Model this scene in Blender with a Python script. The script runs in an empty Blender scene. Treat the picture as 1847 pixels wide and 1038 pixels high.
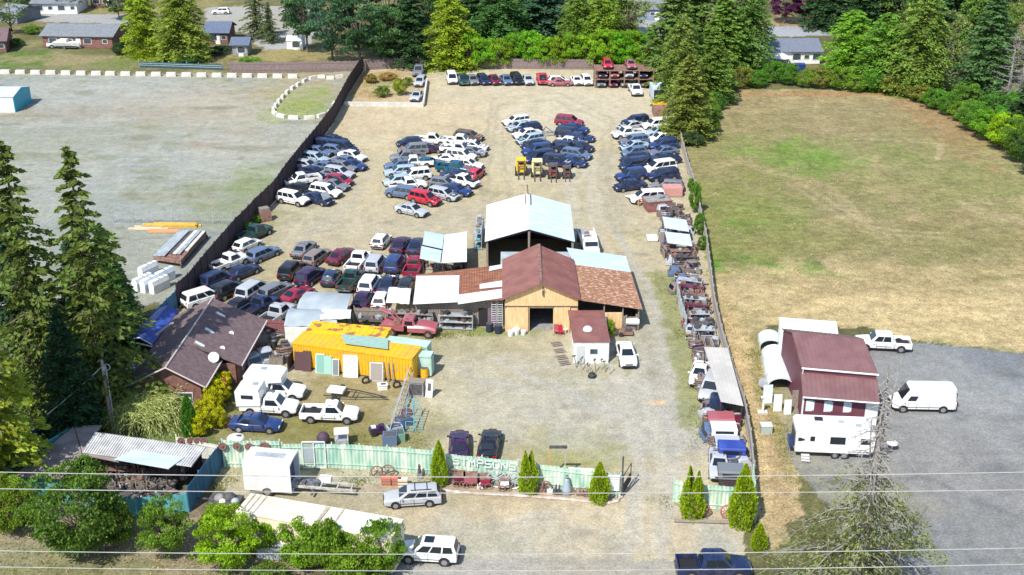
import bpy, bmesh, math, random
import numpy as np
from mathutils import Vector, Matrix, Euler
random.seed(7); RNG = np.random.default_rng(11)
SC = bpy.context.scene; COL = SC.collection
R = math.radians
# ---------------------------------------------------------------- camera, sky, sun, exposure
F_PX, CAM_H, PITCH = 2200.0, 57.5, R(24.2)
cd = bpy.data.cameras.new('camera'); cam = bpy.data.objects.new('camera', cd); COL.objects.link(cam)
cam.location = (0, 0, CAM_H); cam.rotation_euler = (R(90)-PITCH, 0, 0)
cd.sensor_width = 36; cd.sensor_fit = 'HORIZONTAL'; cd.lens = 36*F_PX/1847; cd.clip_start = 1; cd.clip_end = 6000
SC.camera = cam
SUN_EL, SUN_DIR = R(51), (0.50, 0.81)          # light travels towards SUN_DIR in plan
w = bpy.data.worlds.new('World'); SC.world = w; w.use_nodes = True
nt = w.node_tree; bg = nt.nodes['Background']; sky = nt.nodes.new('ShaderNodeTexSky')
sky.sky_type = 'NISHITA'; sky.sun_disc = False; sky.sun_elevation = SUN_EL
sky.sun_rotation = math.atan2(-SUN_DIR[0], -SUN_DIR[1]) % (2*math.pi); sky.air_density = 1.0; sky.dust_density = 0.6
nt.links.new(sky.outputs[0], bg.inputs[0]); bg.inputs[1].default_value = 0.15
ld = bpy.data.lights.new('sun', 'SUN'); ld.energy = 4.6; ld.angle = R(0.5); ld.color = (1.0, 0.955, 0.88)
lo = bpy.data.objects.new('sun', ld); COL.objects.link(lo)
n_ = math.hypot(*SUN_DIR)
lo.rotation_euler = Vector((SUN_DIR[0]/n_*math.cos(SUN_EL), SUN_DIR[1]/n_*math.cos(SUN_EL), -math.sin(SUN_EL))).to_track_quat('-Z', 'Y').to_euler()
SC.view_settings.view_transform = 'Standard'; SC.view_settings.look = 'None'
SC.view_settings.exposure = 0.42; SC.view_settings.gamma = 1.0; SC.view_settings.use_curve_mapping = False
try:
    SC.cycles.max_bounces = 6; SC.cycles.transparent_max_bounces = 8
except Exception: pass
# ---------------------------------------------------------------- survey helpers: photo measurements -> world
CP, SP = math.cos(PITCH), math.sin(PITCH)
def ray(px, py):
    y = -(py-519)/F_PX
    return Vector(((px-923.5)/F_PX, CP+SP*y, -SP+CP*y))
def A(px, py, z=0.0):
    a = ray(px, py); t = (z-CAM_H)/a.z
    return Vector((a.x*t, a.y*t, z))
def AY(px, py, Y):
    a = ray(px, py); t = Y/a.y
    return Vector((a.x*t, Y, CAM_H+a.z*t))
def V(*a): return Vector(a)
# ---------------------------------------------------------------- materials
def srgb(r, g, b):
    f = lambda c: (c/255/12.92) if c/255 <= .04045 else ((c/255+.055)/1.055)**2.4
    return (f(r), f(g), f(b))
MATS = {}
def mat(name, c1, c2=None, scale=3.0, rough=.7, metal=0.0, bump=0.0, detail=6, stretch=(1,1,1), lo_=.38, hi_=.62, spec=.5, c3=None, coat=0):
    if name in MATS: return MATS[name]
    m = bpy.data.materials.new(name); m.use_nodes = True; t = m.node_tree; N, L = t.nodes, t.links
    p = N['Principled BSDF']; p.inputs['Roughness'].default_value = rough; p.inputs['Metallic'].default_value = metal
    p.inputs['Specular IOR Level'].default_value = spec
    if coat: p.inputs['Coat Weight'].default_value = coat; p.inputs['Coat Roughness'].default_value = .08
    p.inputs['Base Color'].default_value = (*c1, 1)
    if c2 is not None or bump:
        tc = N.new('ShaderNodeTexCoord'); mp = N.new('ShaderNodeMapping'); mp.inputs['Scale'].default_value = stretch
        L.new(tc.outputs['Object'], mp.inputs[0])
        no = N.new('ShaderNodeTexNoise'); no.inputs['Scale'].default_value = scale; no.inputs['Detail'].default_value = detail
        L.new(mp.outputs[0], no.inputs['Vector'])
        if c2 is not None:
            cr = N.new('ShaderNodeValToRGB'); cr.color_ramp.elements[0].position = lo_; cr.color_ramp.elements[1].position = hi_
            cr.color_ramp.elements[0].color = (*c1, 1); cr.color_ramp.elements[1].color = (*c2, 1)
            if c3: e = cr.color_ramp.elements.new((lo_+hi_)/2+.04); e.color = (*c3, 1)
            L.new(no.outputs['Fac'], cr.inputs[0]); L.new(cr.outputs[0], p.inputs['Base Color'])
        if bump:
            b = N.new('ShaderNodeBump'); b.inputs['Strength'].default_value = bump; b.inputs['Distance'].default_value = .05
            L.new(no.outputs['Fac'], b.inputs['Height']); L.new(b.outputs[0], p.inputs['Normal'])
    MATS[name] = m; return m
PAINT = {'white': (.78,.78,.76), 'cream': (.62,.58,.45), 'silver': (.42,.44,.47), 'pale blue': (.34,.43,.50), 'grey': (.17,.18,.20), 'steel blue': (.10,.15,.25),
 'navy': (.012,.022,.075), 'dark blue': (.016,.040,.15), 'black': (.010,.011,.018), 'purple': (.035,.010,.055), 'maroon': (.13,.010,.035), 'crimson': (.27,.015,.05),
 'red': (.48,.018,.045), 'teal': (.006,.10,.17), 'dark green': (.01,.05,.045), 'brown': (.12,.075,.055), 'taupe': (.22,.18,.16), 'tan': (.4,.33,.22), 'rose': (.36,.10,.12), 'green': (.15,.3,.22)}
def paint(n):
    c = PAINT[n]; dirt = tuple(.82*x+.18*y for x, y in zip(c, (.30,.27,.2)))
    return mat('paint_'+n.replace(' ', '_'), c, dirt, 1.3, .32, 0.0, 0, 5, lo_=.5, hi_=.78, coat=.35)
M_GLASS = mat('car_glass', (.012,.018,.026), rough=.06, spec=.8)
M_TYRE = mat('tyre_rubber', (.014,.014,.015), (.035,.033,.03), 5, .9)
M_RIM = mat('wheel_rim', (.35,.36,.38), rough=.35, metal=.6)
M_DARK = mat('dark_underbody', (.012,.012,.016), rough=.8)
M_LAMP = mat('headlight_glass', (.55,.58,.6), rough=.12)
M_TAIL = mat('taillight_red', (.35,.012,.02), rough=.2)
M_CHROME = mat('bumper_metal', (.3,.31,.33), (.12,.12,.13), 3, .35, .5)
M_BLACKP = mat('black_plastic', (.02,.02,.024), rough=.6)
M_WOOD = mat('weathered_wood', (.17,.14,.12), (.30,.26,.21), 4, .9, bump=.2, stretch=(6,6,.7))
M_WOODD = mat('dark_wood', (.030,.020,.028), (.075,.048,.052), 3, .9, bump=.2, stretch=(5,5,.6))
M_GALV = mat('galvanised_metal', (.36,.39,.41), (.52,.55,.57), 2, .45, .3)
M_RUST = mat('rusty_metal', (.17,.075,.05), (.30,.15,.09), 2.5, .85, c3=(.22,.15,.13))
M_STEELD = mat('dark_steel', (.05,.052,.06), (.11,.10,.10), 3, .7)
M_WHITE = mat('white_paint', (.78,.78,.77), (.66,.66,.63), 1.5, .5)
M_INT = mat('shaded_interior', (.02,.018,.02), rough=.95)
# ---------------------------------------------------------------- mesh builder
class MB:
    def __init__(s): s.v = []; s.f = []; s.m = []
    def add(s, vs, fs, m=0):
        o = len(s.v); s.v += [tuple(v) for v in vs]; s.f += [tuple(i+o for i in f) for f in fs]; s.m += [m]*len(fs); return s
    def hexa(s, b, t, m=0):
        n = len(b); vs = list(b)+list(t)
        return s.add(vs, [tuple(range(n-1, -1, -1)), tuple(range(n, 2*n))]+[(i, (i+1) % n, n+(i+1) % n, n+i) for i in range(n)], m)
    def box(s, c, d, rz=0, m=0, ry=0, rx=0):
        M = Euler((rx, ry, rz)).to_matrix(); x, y, z = d[0]/2, d[1]/2, d[2]/2; C = Vector(c)
        P = lambda a, b, e: C+M@Vector((a*x, b*y, e*z))
        return s.hexa([P(-1,-1,-1), P(1,-1,-1), P(1,1,-1), P(-1,1,-1)], [P(-1,-1,1), P(1,-1,1), P(1,1,1), P(-1,1,1)], m)
    def slab(s, pts, th=.06, m=0, down=None):
        pts = [Vector(p) for p in pts]
        n = (pts[1]-pts[0]).cross(pts[-1]-pts[0]).normalized() if down is None else Vector(down)*-1
        if down is None and n.z < 0: n = -n
        b = [p-n*th for p in pts]
        return s.hexa(b, pts, m)
    def cyl(s, a, b, r, n=8, m=0, r2=None):
        a, b = Vector(a), Vector(b); d = b-a
        if d.length < 1e-6: return s
        q = d.to_track_quat('Z', 'Y'); r2 = r if r2 is None else r2
        B = [a+q@Vector((r*math.cos(2*math.pi*i/n), r*math.sin(2*math.pi*i/n), 0)) for i in range(n)]
        T = [b+q@Vector((r2*math.cos(2*math.pi*i/n), r2*math.sin(2*math.pi*i/n), 0)) for i in range(n)]
        return s.hexa(B, T, m)
    def tube(s, pts, r, n=6, m=0):
        for a, b in zip(pts, pts[1:]): s.cyl(a, b, r, n, m)
        return s
    def ring(s, c, r, th, axis=(0,1,0), n=16, m=0, a0=0, a1=360, k=5):
        ax = Vector(axis).normalized(); u = ax.orthogonal().normalized(); v = ax.cross(u)
        P = [Vector(c)+r*(math.cos(R(a0+(a1-a0)*i/n))*u+math.sin(R(a0+(a1-a0)*i/n))*v) for i in range(n+1)]
        return s.tube(P, th, k, m)
    def dome(s, c, r, hz, n=12, k=4, m=0, lo=0):
        C = Vector(c); rings = []
        for j in range(k):
            a = R(lo)+(math.pi/2-R(lo))*j/k
            rings.append([C+Vector((r*math.cos(a)*math.cos(2*math.pi*i/n), r*math.cos(a)*math.sin(2*math.pi*i/n), hz*math.sin(a))) for i in range(n)])
        vs = [v for q in rings for v in q]+[C+Vector((0,0,hz))]; fs = []
        for j in range(k-1):
            for i in range(n): fs.append((j*n+i, j*n+(i+1) % n, (j+1)*n+(i+1) % n, (j+1)*n+i))
        for i in range(n): fs.append(((k-1)*n+i, (k-1)*n+(i+1) % n, k*n))
        fs.append(tuple(range(n-1, -1, -1)))
        return s.add(vs, fs, m)
    def loft(s, rings, m=0, close=True):
        n = len(rings[0]); vs = [v for r in rings for v in r]; fs = []
        for j in range(len(rings)-1):
            for i in range(n): fs.append((j*n+i, (j+1)*n+i, (j+1)*n+(i+1) % n, j*n+(i+1) % n))
        if close: fs += [tuple(range(n)), tuple(range(len(vs)-1, len(vs)-n-1, -1))]
        return s.add(vs, fs, m)
    def mesh(s, name, mats, smooth=False):
        me = bpy.data.meshes.new(name); me.from_pydata(s.v, [], s.f)
        for k in (mats if isinstance(mats, (list, tuple)) else [mats]): me.materials.append(k)
        me.polygons.foreach_set('material_index', s.m)
        bm = bmesh.new(); bm.from_mesh(me); bmesh.ops.recalc_face_normals(bm, faces=bm.faces); bm.to_mesh(me); bm.free()
        if smooth:
            me.polygons.foreach_set('use_smooth', [True]*len(me.polygons)); me.set_sharp_from_angle(angle=R(38))
        me.update(); return me
    def build(s, name, mats, parent=None, smooth=False, world=False, origin=None):
        if world and parent is not None:
            base = Vector(parent.location) if parent.parent is None else Vector(parent.parent.location)
            s.v = [tuple(Vector(v)-base) for v in s.v]
        if parent is None and origin is not None: s.v = [tuple(Vector(v)-Vector(origin)) for v in s.v]
        o = bpy.data.objects.new(name, s.mesh(name, mats, smooth)); COL.objects.link(o)
        if parent is not None: o.parent = parent
        elif origin is not None: o.location = origin
        return o
def tag(o, label, cat, group=None, kind=None):
    if label: o['label'] = label
    if cat: o['category'] = cat
    if group: o['group'] = group
    if kind: o['kind'] = kind
    return o
def thing(name, label, cat, loc=(0,0,0), rz=0, group=None):
    o = bpy.data.objects.new(name, None); COL.objects.link(o); o.location = loc; o.rotation_euler = (0, 0, rz); o.empty_display_size = .3
    return tag(o, label, cat, group)
def child(name, me, parent, mt=None, loc=None):
    o = bpy.data.objects.new(name, me); COL.objects.link(o); o.parent = parent
    if loc is not None: o.location = loc
    if mt is not None: o.material_slots[0].link = 'OBJECT'; o.material_slots[0].material = mt
    return o
def copy_tree(o, parent=None):
    c = o.copy(); COL.objects.link(c); c.parent = parent
    for ch in list(o.children): copy_tree(ch, c)
    return c
ORD = 'first second third fourth fifth sixth seventh eighth ninth tenth eleventh twelfth thirteenth fourteenth fifteenth sixteenth seventeenth eighteenth nineteenth twentieth'.split()+['twenty-'+x for x in 'first second third fourth fifth sixth'.split()]
# ---------------------------------------------------------------- ground: one fine sheet split by surface, soft irregular edges
def fbm(x, y, seed=0, octs=4, f=1.0):
    out = np.zeros_like(x); amp = 1; tot = 0
    for o in range(octs):
        X, Y = x*f+17.3*seed+o*5.1, y*f-9.7*seed+o*3.3
        xi, yi = np.floor(X).astype(np.int64), np.floor(Y).astype(np.int64); xf, yf = X-xi, Y-yi
        xf = xf*xf*(3-2*xf); yf = yf*yf*(3-2*yf)
        def h(a, b):
            n = (a*374761393+b*668265263+seed*1442695+o*97531) & 0x7fffffff
            n = (n ^ (n >> 13))*1274126177 & 0x7fffffff
            return ((n ^ (n >> 16)) & 0xffff)/65535.0
        v = (h(xi, yi)*(1-xf)+h(xi+1, yi)*xf)*(1-yf)+(h(xi, yi+1)*(1-xf)+h(xi+1, yi+1)*xf)*yf
        out += v*amp; tot += amp; amp *= .55; f *= 2.1
    return out/tot-.5
def inside(poly, x, y):
    r = np.zeros(x.shape, bool); n = len(poly); j = n-1
    for i in range(n):
        xi, yi, xj, yj = poly[i][0], poly[i][1], poly[j][0], poly[j][1]
        c = (yi > y) != (yj > y)
        with np.errstate(divide='ignore', invalid='ignore'):
            r ^= c & (x < (xj-xi)*(y-yi)/(yj-yi+1e-12)+xi)
        j = i
    return r
def dist_line(pl, x, y):
    d = np.full(x.shape, 1e9)
    for a, b in zip(pl, pl[1:]):
        dx, dy = b[0]-a[0], b[1]-a[1]; t = np.clip(((x-a[0])*dx+(y-a[1])*dy)/(dx*dx+dy*dy+1e-9), 0, 1)
        d = np.minimum(d, np.hypot(x-a[0]-t*dx, y-a[1]-t*dy))
    return d
def W(pxl): return [tuple(A(a, b)[:2]) for a, b in pxl]
TAN, GREYG, OLIVE, STRAW, GREENG = (.385,.35,.245), (.30,.30,.255), (.175,.165,.055), (.40,.31,.145), (.10,.19,.035)
REG = [ # name, px polygon, base colour
 ('gravel_lot', [(-250,128),(520,138),(655,128),(630,168),(600,222),(570,258),(545,290),(515,330),(500,355),(460,395),(425,430),(373,492),(330,545),(290,552),(240,545),(180,610),(-300,640)], (.27,.285,.245)),
 ('gravel_yard', [(655,128),(745,112),(1190,112),(1192,160),(1225,250),(1248,330),(1270,430),(1280,520),(1300,610),(1338,700),(1350,800),(1372,915),(1350,960),(1345,1100),(660,1100),(600,1000),(450,905),(392,870),(400,800),(380,740),(240,690),(300,560),(345,530),(373,492),(425,430),(460,395),(515,330),(545,290),(570,258),(600,222),(630,168)], TAN),
 ('field', [(1232,262),(1290,166),(1480,158),(1620,166),(1700,198),(1760,240),(1850,296),(2100,400),(2200,690),(1850,640),(1640,611),(1560,592),(1380,590),(1378,700),(1424,800),(1440,900),(1400,1000),(1372,960),(1350,800),(1338,700),(1300,610),(1280,520),(1270,430),(1248,330)], (.275,.235,.11)),
 ('paved_lot', [(1380,690),(1450,640),(1590,606),(1650,616),(1850,642),(2200,690),(2300,1100),(1650,1100),(1585,980),(1470,900),(1425,830),(1408,770),(1378,722)], (.205,.21,.205)),
 ('road', [(735,1010),(1345,1003),(1345,1110),(640,1110)], (.335,.315,.265)),
 ('street', [(370,14),(530,10),(600,26),(575,60),(560,86),(478,90),(440,60),(372,44)], (.33,.33,.32)),
 ('street', [(1140,20),(1205,24),(1215,70),(1150,66)], (.33,.33,.33)),
 ('street', [(1385,48),(1500,50),(1500,64),(1385,68)], (.33,.33,.33)),
 ('driveway', [(60,22),(235,28),(235,44),(60,40)], (.33,.33,.32)),
]
BLOBS = [ # px centre, radii in metres, colour, strength
 (455,752,7,7,OLIVE,.8),(590,785,9,4,OLIVE,.9),(680,790,7,3,OLIVE,.7),(600,720,6,5,(.22,.18,.07),.7),(690,700,4,4,(.25,.2,.08),.6),(420,690,3,6,(.12,.13,.04),.8),(720,775,4,5,(.26,.24,.13),.5),
 (980,800,8,4,(.26,.24,.12),.6),(1040,812,5,4,(.24,.25,.1),.75),(930,790,4,3,(.30,.28,.17),.5),(1150,600,1.6,8,OLIVE,.7),(1145,655,2.5,3.5,OLIVE,.9),(1050,672,5,1.2,(.3,.26,.12),.7),
 (830,598,6,1.6,(.17,.2,.06),.8),(900,602,4,1.2,(.17,.22,.06),.8),(745,605,5,2,(.2,.19,.08),.6),(590,583,7,1.3,(.12,.2,.04),.8),(600,470,10,9,(.34,.29,.18),.5),(470,560,9,7,(.24,.21,.13),.6),
 (685,160,8,13,(.36,.26,.13),.95),(700,150,4,9,(.2,.2,.07),.7),(1210,905,4,1.5,(.22,.2,.09),.7),(1300,950,6,3,(.42,.33,.24),.8),(900,880,14,.8,(.30,.22,.17),.6),(1020,895,9,.8,(.32,.24,.18),.6),(640,905,10,2,(.28,.24,.15),.5),
 (1180,640,3,22,(.33,.325,.28),.6),(1000,690,8,9,(.34,.33,.27),.6),(1060,760,9,6,(.35,.345,.30),.6),(1150,960,12,6,(.42,.37,.28),.7),(950,930,9,2,(.45,.37,.25),.6),(1200,760,4,12,(.34,.335,.30),.7),(1290,980,2,5,(.33,.34,.31),.8),(900,990,9,5,(.33,.33,.28),.6),
 (760,400,14,6,(.36,.33,.25),.6),(900,170,25,25,(.47,.41,.29),.6),(1080,190,18,20,(.47,.43,.33),.6),(700,210,18,12,(.46,.38,.25),.6),(1090,330,6,18,(.38,.34,.26),.5),(820,620,10,3,(.3,.28,.17),.6),(670,420,14,7,(.37,.33,.24),.5),
 (470,395,4,5,(.22,.22,.10),.6),(420,462,5,8,(.2,.2,.1),.4),
 (1375,408,5,6,(.12,.24,.03),.85),(1340,395,6,9,(.17,.23,.06),.6),(1440,272,8,5,(.13,.24,.03),.8),(1470,290,6,4,(.11,.25,.03),.85),(1400,262,5,3,(.15,.25,.04),.7),(1600,282,8,4,(.16,.22,.05),.6),(1690,265,9,4,(.19,.25,.06),.7),(1420,308,14,6,(.27,.20,.11),.5),(1400,345,12,5,(.27,.20,.11),.5),(1560,350,10,5,(.27,.21,.11),.5),(1600,400,12,4,(.27,.21,.11),.45),(1520,250,16,4,(.2,.22,.08),.5),(1330,265,12,4,(.2,.23,.07),.6),(1420,215,16,3,(.22,.23,.08),.5),(1560,300,3,22,(.42,.33,.18),.6),(1310,474,9,4.5,(.09,.22,.025),1.0),(1400,488,10,1.6,(.12,.23,.035),.95),(1470,497,7,1.0,(.12,.23,.035),.9),(1178,727,1.1,.5,(.6,.42,.24),.8),(1430,270,9,10,(.17,.26,.05),.75),(1480,290,7,7,(.16,.25,.05),.6),(1560,260,10,8,(.2,.22,.08),.5),(1650,335,18,10,(.22,.22,.08),.5),(1320,440,12,7,(.2,.22,.06),.6),(1300,300,10,16,(.24,.22,.09),.5),(1330,370,10,14,(.2,.22,.06),.6),(1580,430,24,8,(.24,.22,.08),.5),(1780,320,12,12,(.24,.25,.09),.5),(1700,450,22,9,(.23,.2,.09),.5),
 (1450,220,26,12,(.285,.235,.12),.6),(1650,230,20,18,(.28,.235,.12),.6),(1500,545,34,9,(.52,.41,.22),.9),(1740,585,26,7,(.50,.39,.20),.85),(1640,510,20,5,(.36,.28,.14),.7),(1340,560,9,9,(.43,.34,.17),.7),(1370,650,3,10,(.2,.2,.07),.7),(1390,700,2.5,8,(.24,.22,.09),.6),
 (1500,170,40,1.6,(.36,.2,.1),.7),(1700,220,5,20,(.34,.2,.1),.5),(1330,640,2.5,14,(.44,.33,.17),.8),(1395,840,4,10,(.44,.33,.18),.8),(1410,740,4,8,(.3,.26,.13),.6),
 (1700,720,9,6,(.27,.28,.27),.6),(1760,850,10,10,(.235,.235,.24),.5),(1640,830,6,8,(.25,.245,.225),.6),(1600,660,6,3,(.25,.25,.24),.6),(1500,900,7,6,(.26,.25,.17),.7),(1480,850,5,3,(.24,.235,.2),.6),(1740,700,3,12,(.3,.3,.28),.4),
 (200,170,20,14,(.34,.34,.30),.6),(330,190,16,10,(.36,.33,.27),.5),(430,200,12,18,(.37,.33,.245),.55),(150,250,26,10,(.27,.26,.18),.5),(350,290,18,14,(.33,.335,.30),.5),(90,205,26,5,(.3,.26,.19),.5),(480,260,10,18,(.35,.34,.27),.5),(330,350,12,6,(.25,.26,.17),.5),(450,330,4,8,(.16,.22,.06),.5),(410,380,6,6,(.2,.22,.1),.5),(550,160,9,14,(.32,.27,.15),.7),(555,190,7,9,(.22,.28,.06),.7),
 (300,118,60,3,(.27,.22,.13),.8),(40,110,14,7,(.09,.18,.03),.9),(170,60,30,8,(.15,.14,.06),.7),(380,110,16,5,(.12,.12,.05),.6),(130,108,14,5,(.32,.26,.14),.8),(220,112,6,5,(.15,.2,.05),.8),(540,98,18,8,(.36,.30,.13),.8),(480,40,18,20,(.36,.33,.24),.5),(190,20,16,6,(.30,.26,.11),.8),(1440,42,12,8,(.42,.3,.16),.8),
 (150,1000,22,6,(.32,.255,.18),.85),(250,960,8,4,(.34,.26,.18),.7),(60,960,7,5,(.3,.26,.17),.6),(300,1030,14,2,(.2,.2,.08),.6),(440,1010,6,3,(.3,.24,.16),.7),(90,1010,6,3,(.2,.22,.1),.5),(260,770,7,7,(.24,.2,.14),.7),(330,785,5,3,(.14,.19,.05),.8),
]
TRACKS = [ # px line, width m, colour, strength
 ([(1185,500),(1215,560),(1235,640),(1250,760)], 1.5, (.20,.22,.075), .72), ([(905,215),(912,300),(925,400)], .25, (.33,.29,.22), .5), ([(1060,225),(1068,300),(1020,350)], .25, (.48,.44,.35), .6),
 ([(1345,600),(1345,660),(1370,760),(1400,900)], 1.5, (.50,.38,.2), .7), ([(1362,600),(1362,690),(1395,760),(1420,850)], .5, (.2,.19,.07), .6), ([(1380,750),(1405,850),(1410,940)], .5, (.34,.24,.13), .5),
 ([(660,300),(640,360),(560,420)], .8, (.36,.33,.26), .5), ([(920,940),(1030,920),(1130,935),(1200,990)], .3, (.48,.43,.34), .6), ([(860,960),(1000,940),(1100,960)], .3, (.48,.43,.34), .5),
 ([(1130,1000),(1150,850),(1140,760),(1000,700),(900,650)], .5, (.37,.36,.31), .6), ([(1190,1000),(1215,850),(1215,760),(1200,640),(1170,520),(1100,400)], .5, (.38,.36,.31), .6), ([(960,700),(880,690),(800,650)], .4, (.36,.35,.3), .5),
 ([(0,134),(300,136),(620,132)], 1.0, (.36,.30,.2), .6), ([(240,330),(420,320)], .5, (.26,.27,.2), .5), ([(1360,300),(1500,340),(1600,440)], .8, (.36,.30,.16), .4), ([(1540,250),(1700,260),(1690,290)], .4, (.42,.34,.2), .6),
 ([(1160,620),(1168,660),(1130,690),(1060,690)], .35, (.42,.40,.33), .6),
]
_rb = random.Random(77)
BLOBS += [(_rb.uniform(430,760), _rb.uniform(240,560), _rb.uniform(.5,1.3), _rb.uniform(.4,1.0), (.17,.155,.12), _rb.uniform(.3,.6)) for _ in range(26)]
BLOBS += [(_rb.uniform(780,1220), _rb.uniform(200,1000), _rb.uniform(.4,1.4), _rb.uniform(.3,.9), (.2,.185,.15), _rb.uniform(.2,.5)) for _ in range(30)]
BLOBS += [(_rb.uniform(1450,1847), _rb.uniform(660,1030), _rb.uniform(.5,2.5), _rb.uniform(.3,1.2), _rb.choice([(.13,.135,.14),(.27,.27,.26)]), _rb.uniform(.3,.6)) for _ in range(26)]
BLOBS += [(_rb.uniform(0,560), _rb.uniform(145,400), _rb.uniform(1,6), _rb.uniform(.5,2.0), _rb.choice([(.17,.17,.11),(.27,.22,.16),(.36,.36,.32),(.18,.2,.09)]), _rb.uniform(.3,.6)) for _ in range(44)]
TRACKS += [([(_x,985),(_x+12,860),(_x-8,760),(_x-40,640),(_x-60,520),(_x-110,420),(_x-120,300)], .3, (.44,.41,.33), .5) for _x in (1140,1152,1180,1194)]
TRACKS += [([(700,300),(690,360),(640,410),(500,440)], .3, (.46,.41,.3), .5), ([(890,420),(880,300),(900,190),(1000,180),(1090,220),(1080,330),(1110,420)], .35, (.31,.28,.2), .45), ([(876,420),(866,300),(890,178),(1010,168),(1104,215),(1096,330),(1124,420)], .35, (.31,.28,.2), .45), ([(1480,700),(1600,760),(1800,740)], .3, (.25,.25,.25), .5), ([(1500,880),(1660,860),(1830,930)], .3, (.14,.145,.15), .5), ([(1420,330),(1560,420),(1700,430)], .4, (.38,.32,.17), .5), ([(1430,322),(1575,412),(1715,422)], .4, (.38,.32,.17), .5)]
def build_ground():
    NX, ratio = 560, 1.0034
    ys = [60.0]
    while ys[-1] < 352: ys.append(ys[-1]*ratio)
    ys = np.array(ys); ts = np.linspace(-.56, .56, NX+1)
    T, Yg = np.meshgrid(ts, ys); X = T*Yg
    n1, n2 = fbm(X, Yg, 1, 5, .45), fbm(X, Yg, 2, 5, .45)
    wx, wy = X+n1*2.6, Yg+n2*2.6
    base = np.array((.15,.145,.06)); C = np.zeros(X.shape+(3,))+base
    g = fbm(X, Yg, 3, 5, .12)[..., None]; C = C*(1+1.2*g)+np.array((.10,.075,.04))*np.clip(g*2.2, 0, 1)
    ID = np.zeros(X.shape, int)
    for k, (nm, pl, col) in enumerate(REG):
        m = inside(W(pl), wx, wy); C[m] = col; ID[m] = k+1
    big = fbm(X, Yg, 4, 5, .08)[..., None]; C = C*(1+.34*big)
    warm = fbm(X, Yg, 9, 5, .05)[..., None]; C = C*(1+warm*np.array((.22,.02,-.3)))
    wd = fbm(X, Yg, 21, 5, .55)+fbm(X, Yg, 22, 3, .07)*.8
    isf = (ID == 3)
    for mask, th, col, st in (((ID == 1), .17, (.17,.18,.08), .6), ((ID == 2), .24, (.22,.2,.1), .4), (isf, .06, (.20,.225,.065), .45), (isf, .10, (.40,.33,.18), .5)):
        a = (np.clip(wd-th if col[0] < .4 else -wd-th+.1, 0, .1)/.1)*mask*st; C = C*(1-a[..., None])+np.array(col)*a[..., None]
    for (px, py, rx, ry, col, st) in BLOBS:
        c = A(px, py); d = np.hypot((X-c.x)/rx, (Yg-c.y)/ry)+fbm(X, Yg, int(px+py) % 97, 6, .35)*2.1
        a = (np.clip(1.25-d, 0, 1)/.7).clip(0, 1)[..., None]*st
        kk = 0
        for k, (nm, pl, _c) in enumerate(REG):
            if inside(W(pl), np.array([c.x]), np.array([c.y]))[0]: kk = k+1
        a = a*(ID == kk)[..., None]; C = C*(1-a)+np.array(col)*a
    C[ID == 2] *= np.array((1.09,1.06,1.01)); C[ID == 1] *= 1.06
    for (pl, wd, col, st) in TRACKS:
        d = dist_line(W(pl), X+n1*1.2, Yg+n2*1.2)/wd+fbm(X, Yg, 5+len(pl), 5, .9)*1.9
        a = (np.clip(1.3-d, 0, 1)/.6).clip(0, 1)[..., None]*st; C = C*(1-a)+np.array(col)*a
    C = np.clip(C, .01, .9)
    ny, nx = X.shape; idx = np.arange(ny*nx).reshape(ny, nx)
    fa = np.stack([idx[:-1, :-1], idx[:-1, 1:], idx[1:, 1:], idx[1:, :-1]], -1).reshape(-1, 4)
    fid = ID[:-1, :-1].reshape(-1); V3 = np.stack([X, Yg, np.zeros_like(X)], -1).reshape(-1, 3); CC = C.reshape(-1, 3)
    names = {0: 'ground'}; [names.__setitem__(k+1, r[0]) for k, r in enumerate(REG)]
    groups = {}
    for k, nm in names.items(): groups.setdefault(nm, []).append(k)
    for nm, ks in groups.items():
        sel = fa[np.isin(fid, ks)]
        if not len(sel): continue
        u, inv = np.unique(sel, return_inverse=True); inv = inv.reshape(-1)
        me = bpy.data.meshes.new(nm); me.vertices.add(len(u)); me.vertices.foreach_set('co', V3[u].reshape(-1))
        me.loops.add(len(inv)); me.loops.foreach_set('vertex_index', inv); me.polygons.add(len(sel)); me.polygons.foreach_set('loop_start', np.arange(len(sel))*4)
        me.update(calc_edges=True)
        ca = me.color_attributes.new('soil', 'FLOAT_COLOR', 'POINT'); ca.data.foreach_set('color', np.concatenate([CC[u], np.ones((len(u), 1))], 1).reshape(-1))
        me.materials.append(ground_mat(nm)); o = bpy.data.objects.new(nm, me); COL.objects.link(o); o['kind'] = 'structure'
    far = MB(); S = 3000
    yn, yf = float(ys[0]), float(ys[-1])
    far.add([(-S,-S,-.06),(S,-S,-.06),(S,S,-.06),(-S,S,-.06)], [(0,1,2,3)])
    o = far.build('terrain', mat('distant_grass', (.10,.11,.04), (.2,.17,.08), .05, .95)); o['kind'] = 'structure'
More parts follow.
